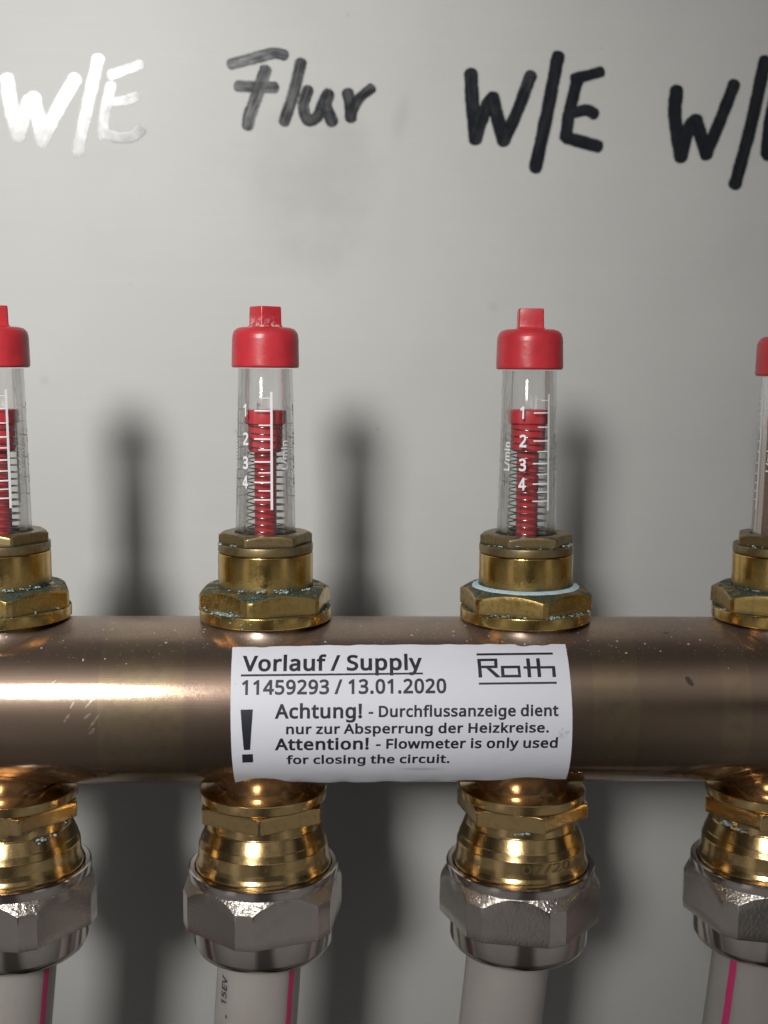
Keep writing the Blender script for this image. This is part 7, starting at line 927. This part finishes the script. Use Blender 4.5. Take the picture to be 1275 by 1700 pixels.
# ------------------------------------------------------------------ hose connectors under the pipe
def connector(x, dx, label, hex_rot, nut_rot, tilt, crusts, date=None, seed=1):
    t = thing('hose_connector', label, 'pipe fitting', (x + dx, 0, -49.2), 'hose connectors under the pipe')
    t.rotation_euler = (0, math.radians(tilt), 0)
    ZB = -49.2
    L = lambda pr: [(r, z - ZB, g) for r, z, g in pr]
    fl = soften([(8.6, -16.6, .45), (9.6, -16.95, .25), (11.2, -17.3, .12), (12.2, -17.42, .05), (12.43, -17.55, 0), (12.38, -19.2, .1), (12.2, -19.5, .35), (10, -19.52, .4)], .1)
    lathe('flange', L(fl), BRASS_NEW, t, 160)
    R, ex = hexnut_rings(13.15, hex_rot, 13.0, -19.54 - ZB, -22.7 - ZB, 9.0, 9.0, 12.35, 0.3, gtop=.3, gside=.12, gbot=.3, bev=.08)
    lathe('hexagon', R, BRASS_NEW, t, 144, extra=ex)
    nk = soften([(9.0, -22.5, .4), (10.95, -22.6, .4), (11.0, -24.5, .1), (11.2, -24.7, .05), (12.05, -27.0, 0), (12.15, -27.1, .1), (12.5, -28.45, .05), (12.62, -28.5, .1), (12.72, -30.6, 0), (12.95, -31.6, 0), (13.2, -32.2, .05), (13.3, -32.5, .1), (13.3, -33.8, .5), (12.5, -33.9, .8)], .08)
    body = lathe('nipple', L(nk), BRASS_NEW, t, 160)
    # union nut: turned rim, cast hexagon, turned skirt
    H = lambda a: hexr(a, 16.75, math.radians(nut_rot), 15.75)
    ex = hex_extra(math.radians(nut_rot), 16.75, 15.75)
    zt = lambda r: -34.9 - max(0, r - 14.55) * 1.6
    R = [(13.36, -34.6, .0), (13.36, -33.3, .0), (13.5, -33.0, .0), (14.3, -32.9, .0), (14.58, -33.05, .1), (14.66, -33.3, .15), (14.6, -34.5, .3), (14.55, -34.85, .9)]
    R = [(r, z - ZB, g) for r, z, g in R]
    def ring(f, z, g):
        return lambda a: (f(H(a)), z(H(a)) - ZB, g)
    for q in (.35, .7):
        R.append(ring(lambda h, q=q: 14.55 + (h - .18 - 14.55) * q if h > 14.75 else 14.55 + .01 * q, lambda h, q=q: zt(14.55 + (h - .18 - 14.55) * q) - .05 * q, 1.0))
    R.append(ring(lambda h: max(h - .16, 14.57), lambda h: zt(h - .16) - .06, 1.0))
    R.append(ring(lambda h: max(h - .04, 14.58), lambda h: zt(h) - .10, .9))
    R.append(ring(lambda h: h, lambda h: zt(h) - .28, .6))
    for q in (.25, .5, .75, 1.0):
        R.append(ring(lambda h: h, lambda h, q=q: zt(h) - .28 + (-43.75 - zt(h) + .28) * q, .5))
    R.append(ring(lambda h: h - .08, lambda h: -43.93, .4)); R.append(ring(lambda h: h - .3, lambda h: -44.0, .3))
    R += [(13.75 + .0, -44.02 - ZB, .1), (13.66, -44.15 - ZB, 0), (13.66, -48.2 - ZB, 0), (13.55, -48.5 - ZB, 0), (13.0, -49.5 - ZB, 0), (12.6, -49.85 - ZB, 0), (9.2, -49.9 - ZB, 0), (8.9, -49.2 - ZB, 0)]
    lathe('union_nut', R, NICKEL, t, 168, extra=ex, smooth=24)
    if crusts: crust(t, crusts, ZB, seed, size=(.12, .42))
    if date:
        txt, a0, w = date
        TV, TF = text_flat(txt, w, 2.1, -.004, .4)
        V = []
        rz = lambda z: 12.68 + .04 * ((-28.6 - z) / 2.1)
        bmv = []
        for (px, py, _) in TV:
            z = -30.55 + py * .85; r = rz(z) + .05; a = math.radians(a0) + px / r
            V.append((r * math.sin(a), -r * math.cos(a), z - ZB))
        mesh_obj('stamped_date', V, TF, BRASS_DULL, body, None)
    return t
connector(-75, .95, 'brass and nickel hose connector at the left edge with green verdigris specks', 20, 22, -.3, [(52, 5, 12.9, -22.2, 30), (38, 7, 12.0, -24.6, 24)], seed=21)
connector(-25, -.55, 'brass and nickel hose connector below the left end of the sticker', 0, -10, -.1, [], seed=22)
connector(25, .25, 'brass and nickel hose connector with a stamped date, below the right end of the sticker', 10.7, 19, .15, [(-8, 8, 10.95, -23.4, 8)], date=('07/20', -8, 10.6), seed=23)
connector(75, -.2, 'brass and nickel hose connector at the right edge, partly cut off', -25, 17, 0, [(-62, 5, 11.6, -23.6, 26), (-50, 5, 11.4, -24.0, 10)], seed=24)

# ------------------------------------------------------------------ heating hoses
def hose(x48, slope, label, stripe_deg, text=None):
    """x48: x of the hose axis at z = -48"""
    z0, z1 = -46.0, -215.0
    t = thing('heating_hose', label, 'hose', (x48, 0, z1), 'milky heating hoses below the connectors')
    R = 8.3
    cx = lambda z: -slope * (-48 - z)
    V, F = [], []; n, m = 96, 40
    cy = lambda z: 0.0012 * max(0, -60 - z) ** 1.5
    for j in range(m + 1):
        z = z0 + (z1 - z0) * j / m
        for i in range(n):
            a = 2 * math.pi * i / n; V.append((cx(z) + R * math.sin(a), cy(z) - R * math.cos(a), z - z1))
    for j in range(m):
        for i in range(n):
            a, b = j * n + i, j * n + (i + 1) % n; F.append((a, b, b + n, a + n))
    F.append(tuple(range(n))); F.append(tuple(m * n + k for k in range(n)))
    mesh_obj('hose_body', V, F, HOSE, t, 50)
    def patch(verts2, faces, name, mat, a0):
        V = []
        for (px, z) in verts2:
            a = math.radians(a0) + px / R; r = R + .03
            V.append((cx(z) + r * math.sin(a), cy(z) - r * math.cos(a), z - z1))
        mesh_obj(name, V, faces, mat, t, 50)
    vs, fs = [], []
    for j in range(m * 2 + 1):
        z = z0 + (z1 - z0) * j / (m * 2)
        for k in range(4): vs.append((-.75 + .5 * k + .05 * math.sin(z), z))
    for j in range(m * 2):
        for k in range(3):
            a = j * 4 + k; fs.append((a, a + 1, a + 5, a + 4))
    patch(vs, fs, 'stripe', PINK, stripe_deg)
    if text:
        for body, a0, zt, w, h in text:
            TV, TF = text_flat(body, w, h, -.012, .4)
            patch([(py - h / 2, zt - px) if False else (-(py - h / 2), zt - w + px) for px, py, _ in TV], TF, 'hose_print', HOSE_PRINT, a0)
hose(-74.35, .098, 'milky white hose with a pink stripe at the left edge', 62)
hose(-26.05, .065, 'milky white hose with faint printed characters and a pink stripe', 52, [('15EV', -50, -54.0, 5.8, 1.7), ("' .", -47, -61.5, 3.2, 1.7)])
hose(23.75, .09, 'dull milky hose without a visible stripe, under the stamped connector', 150)
hose(74.0, .09, 'dark shaded hose with a pink stripe at the right edge', -49)
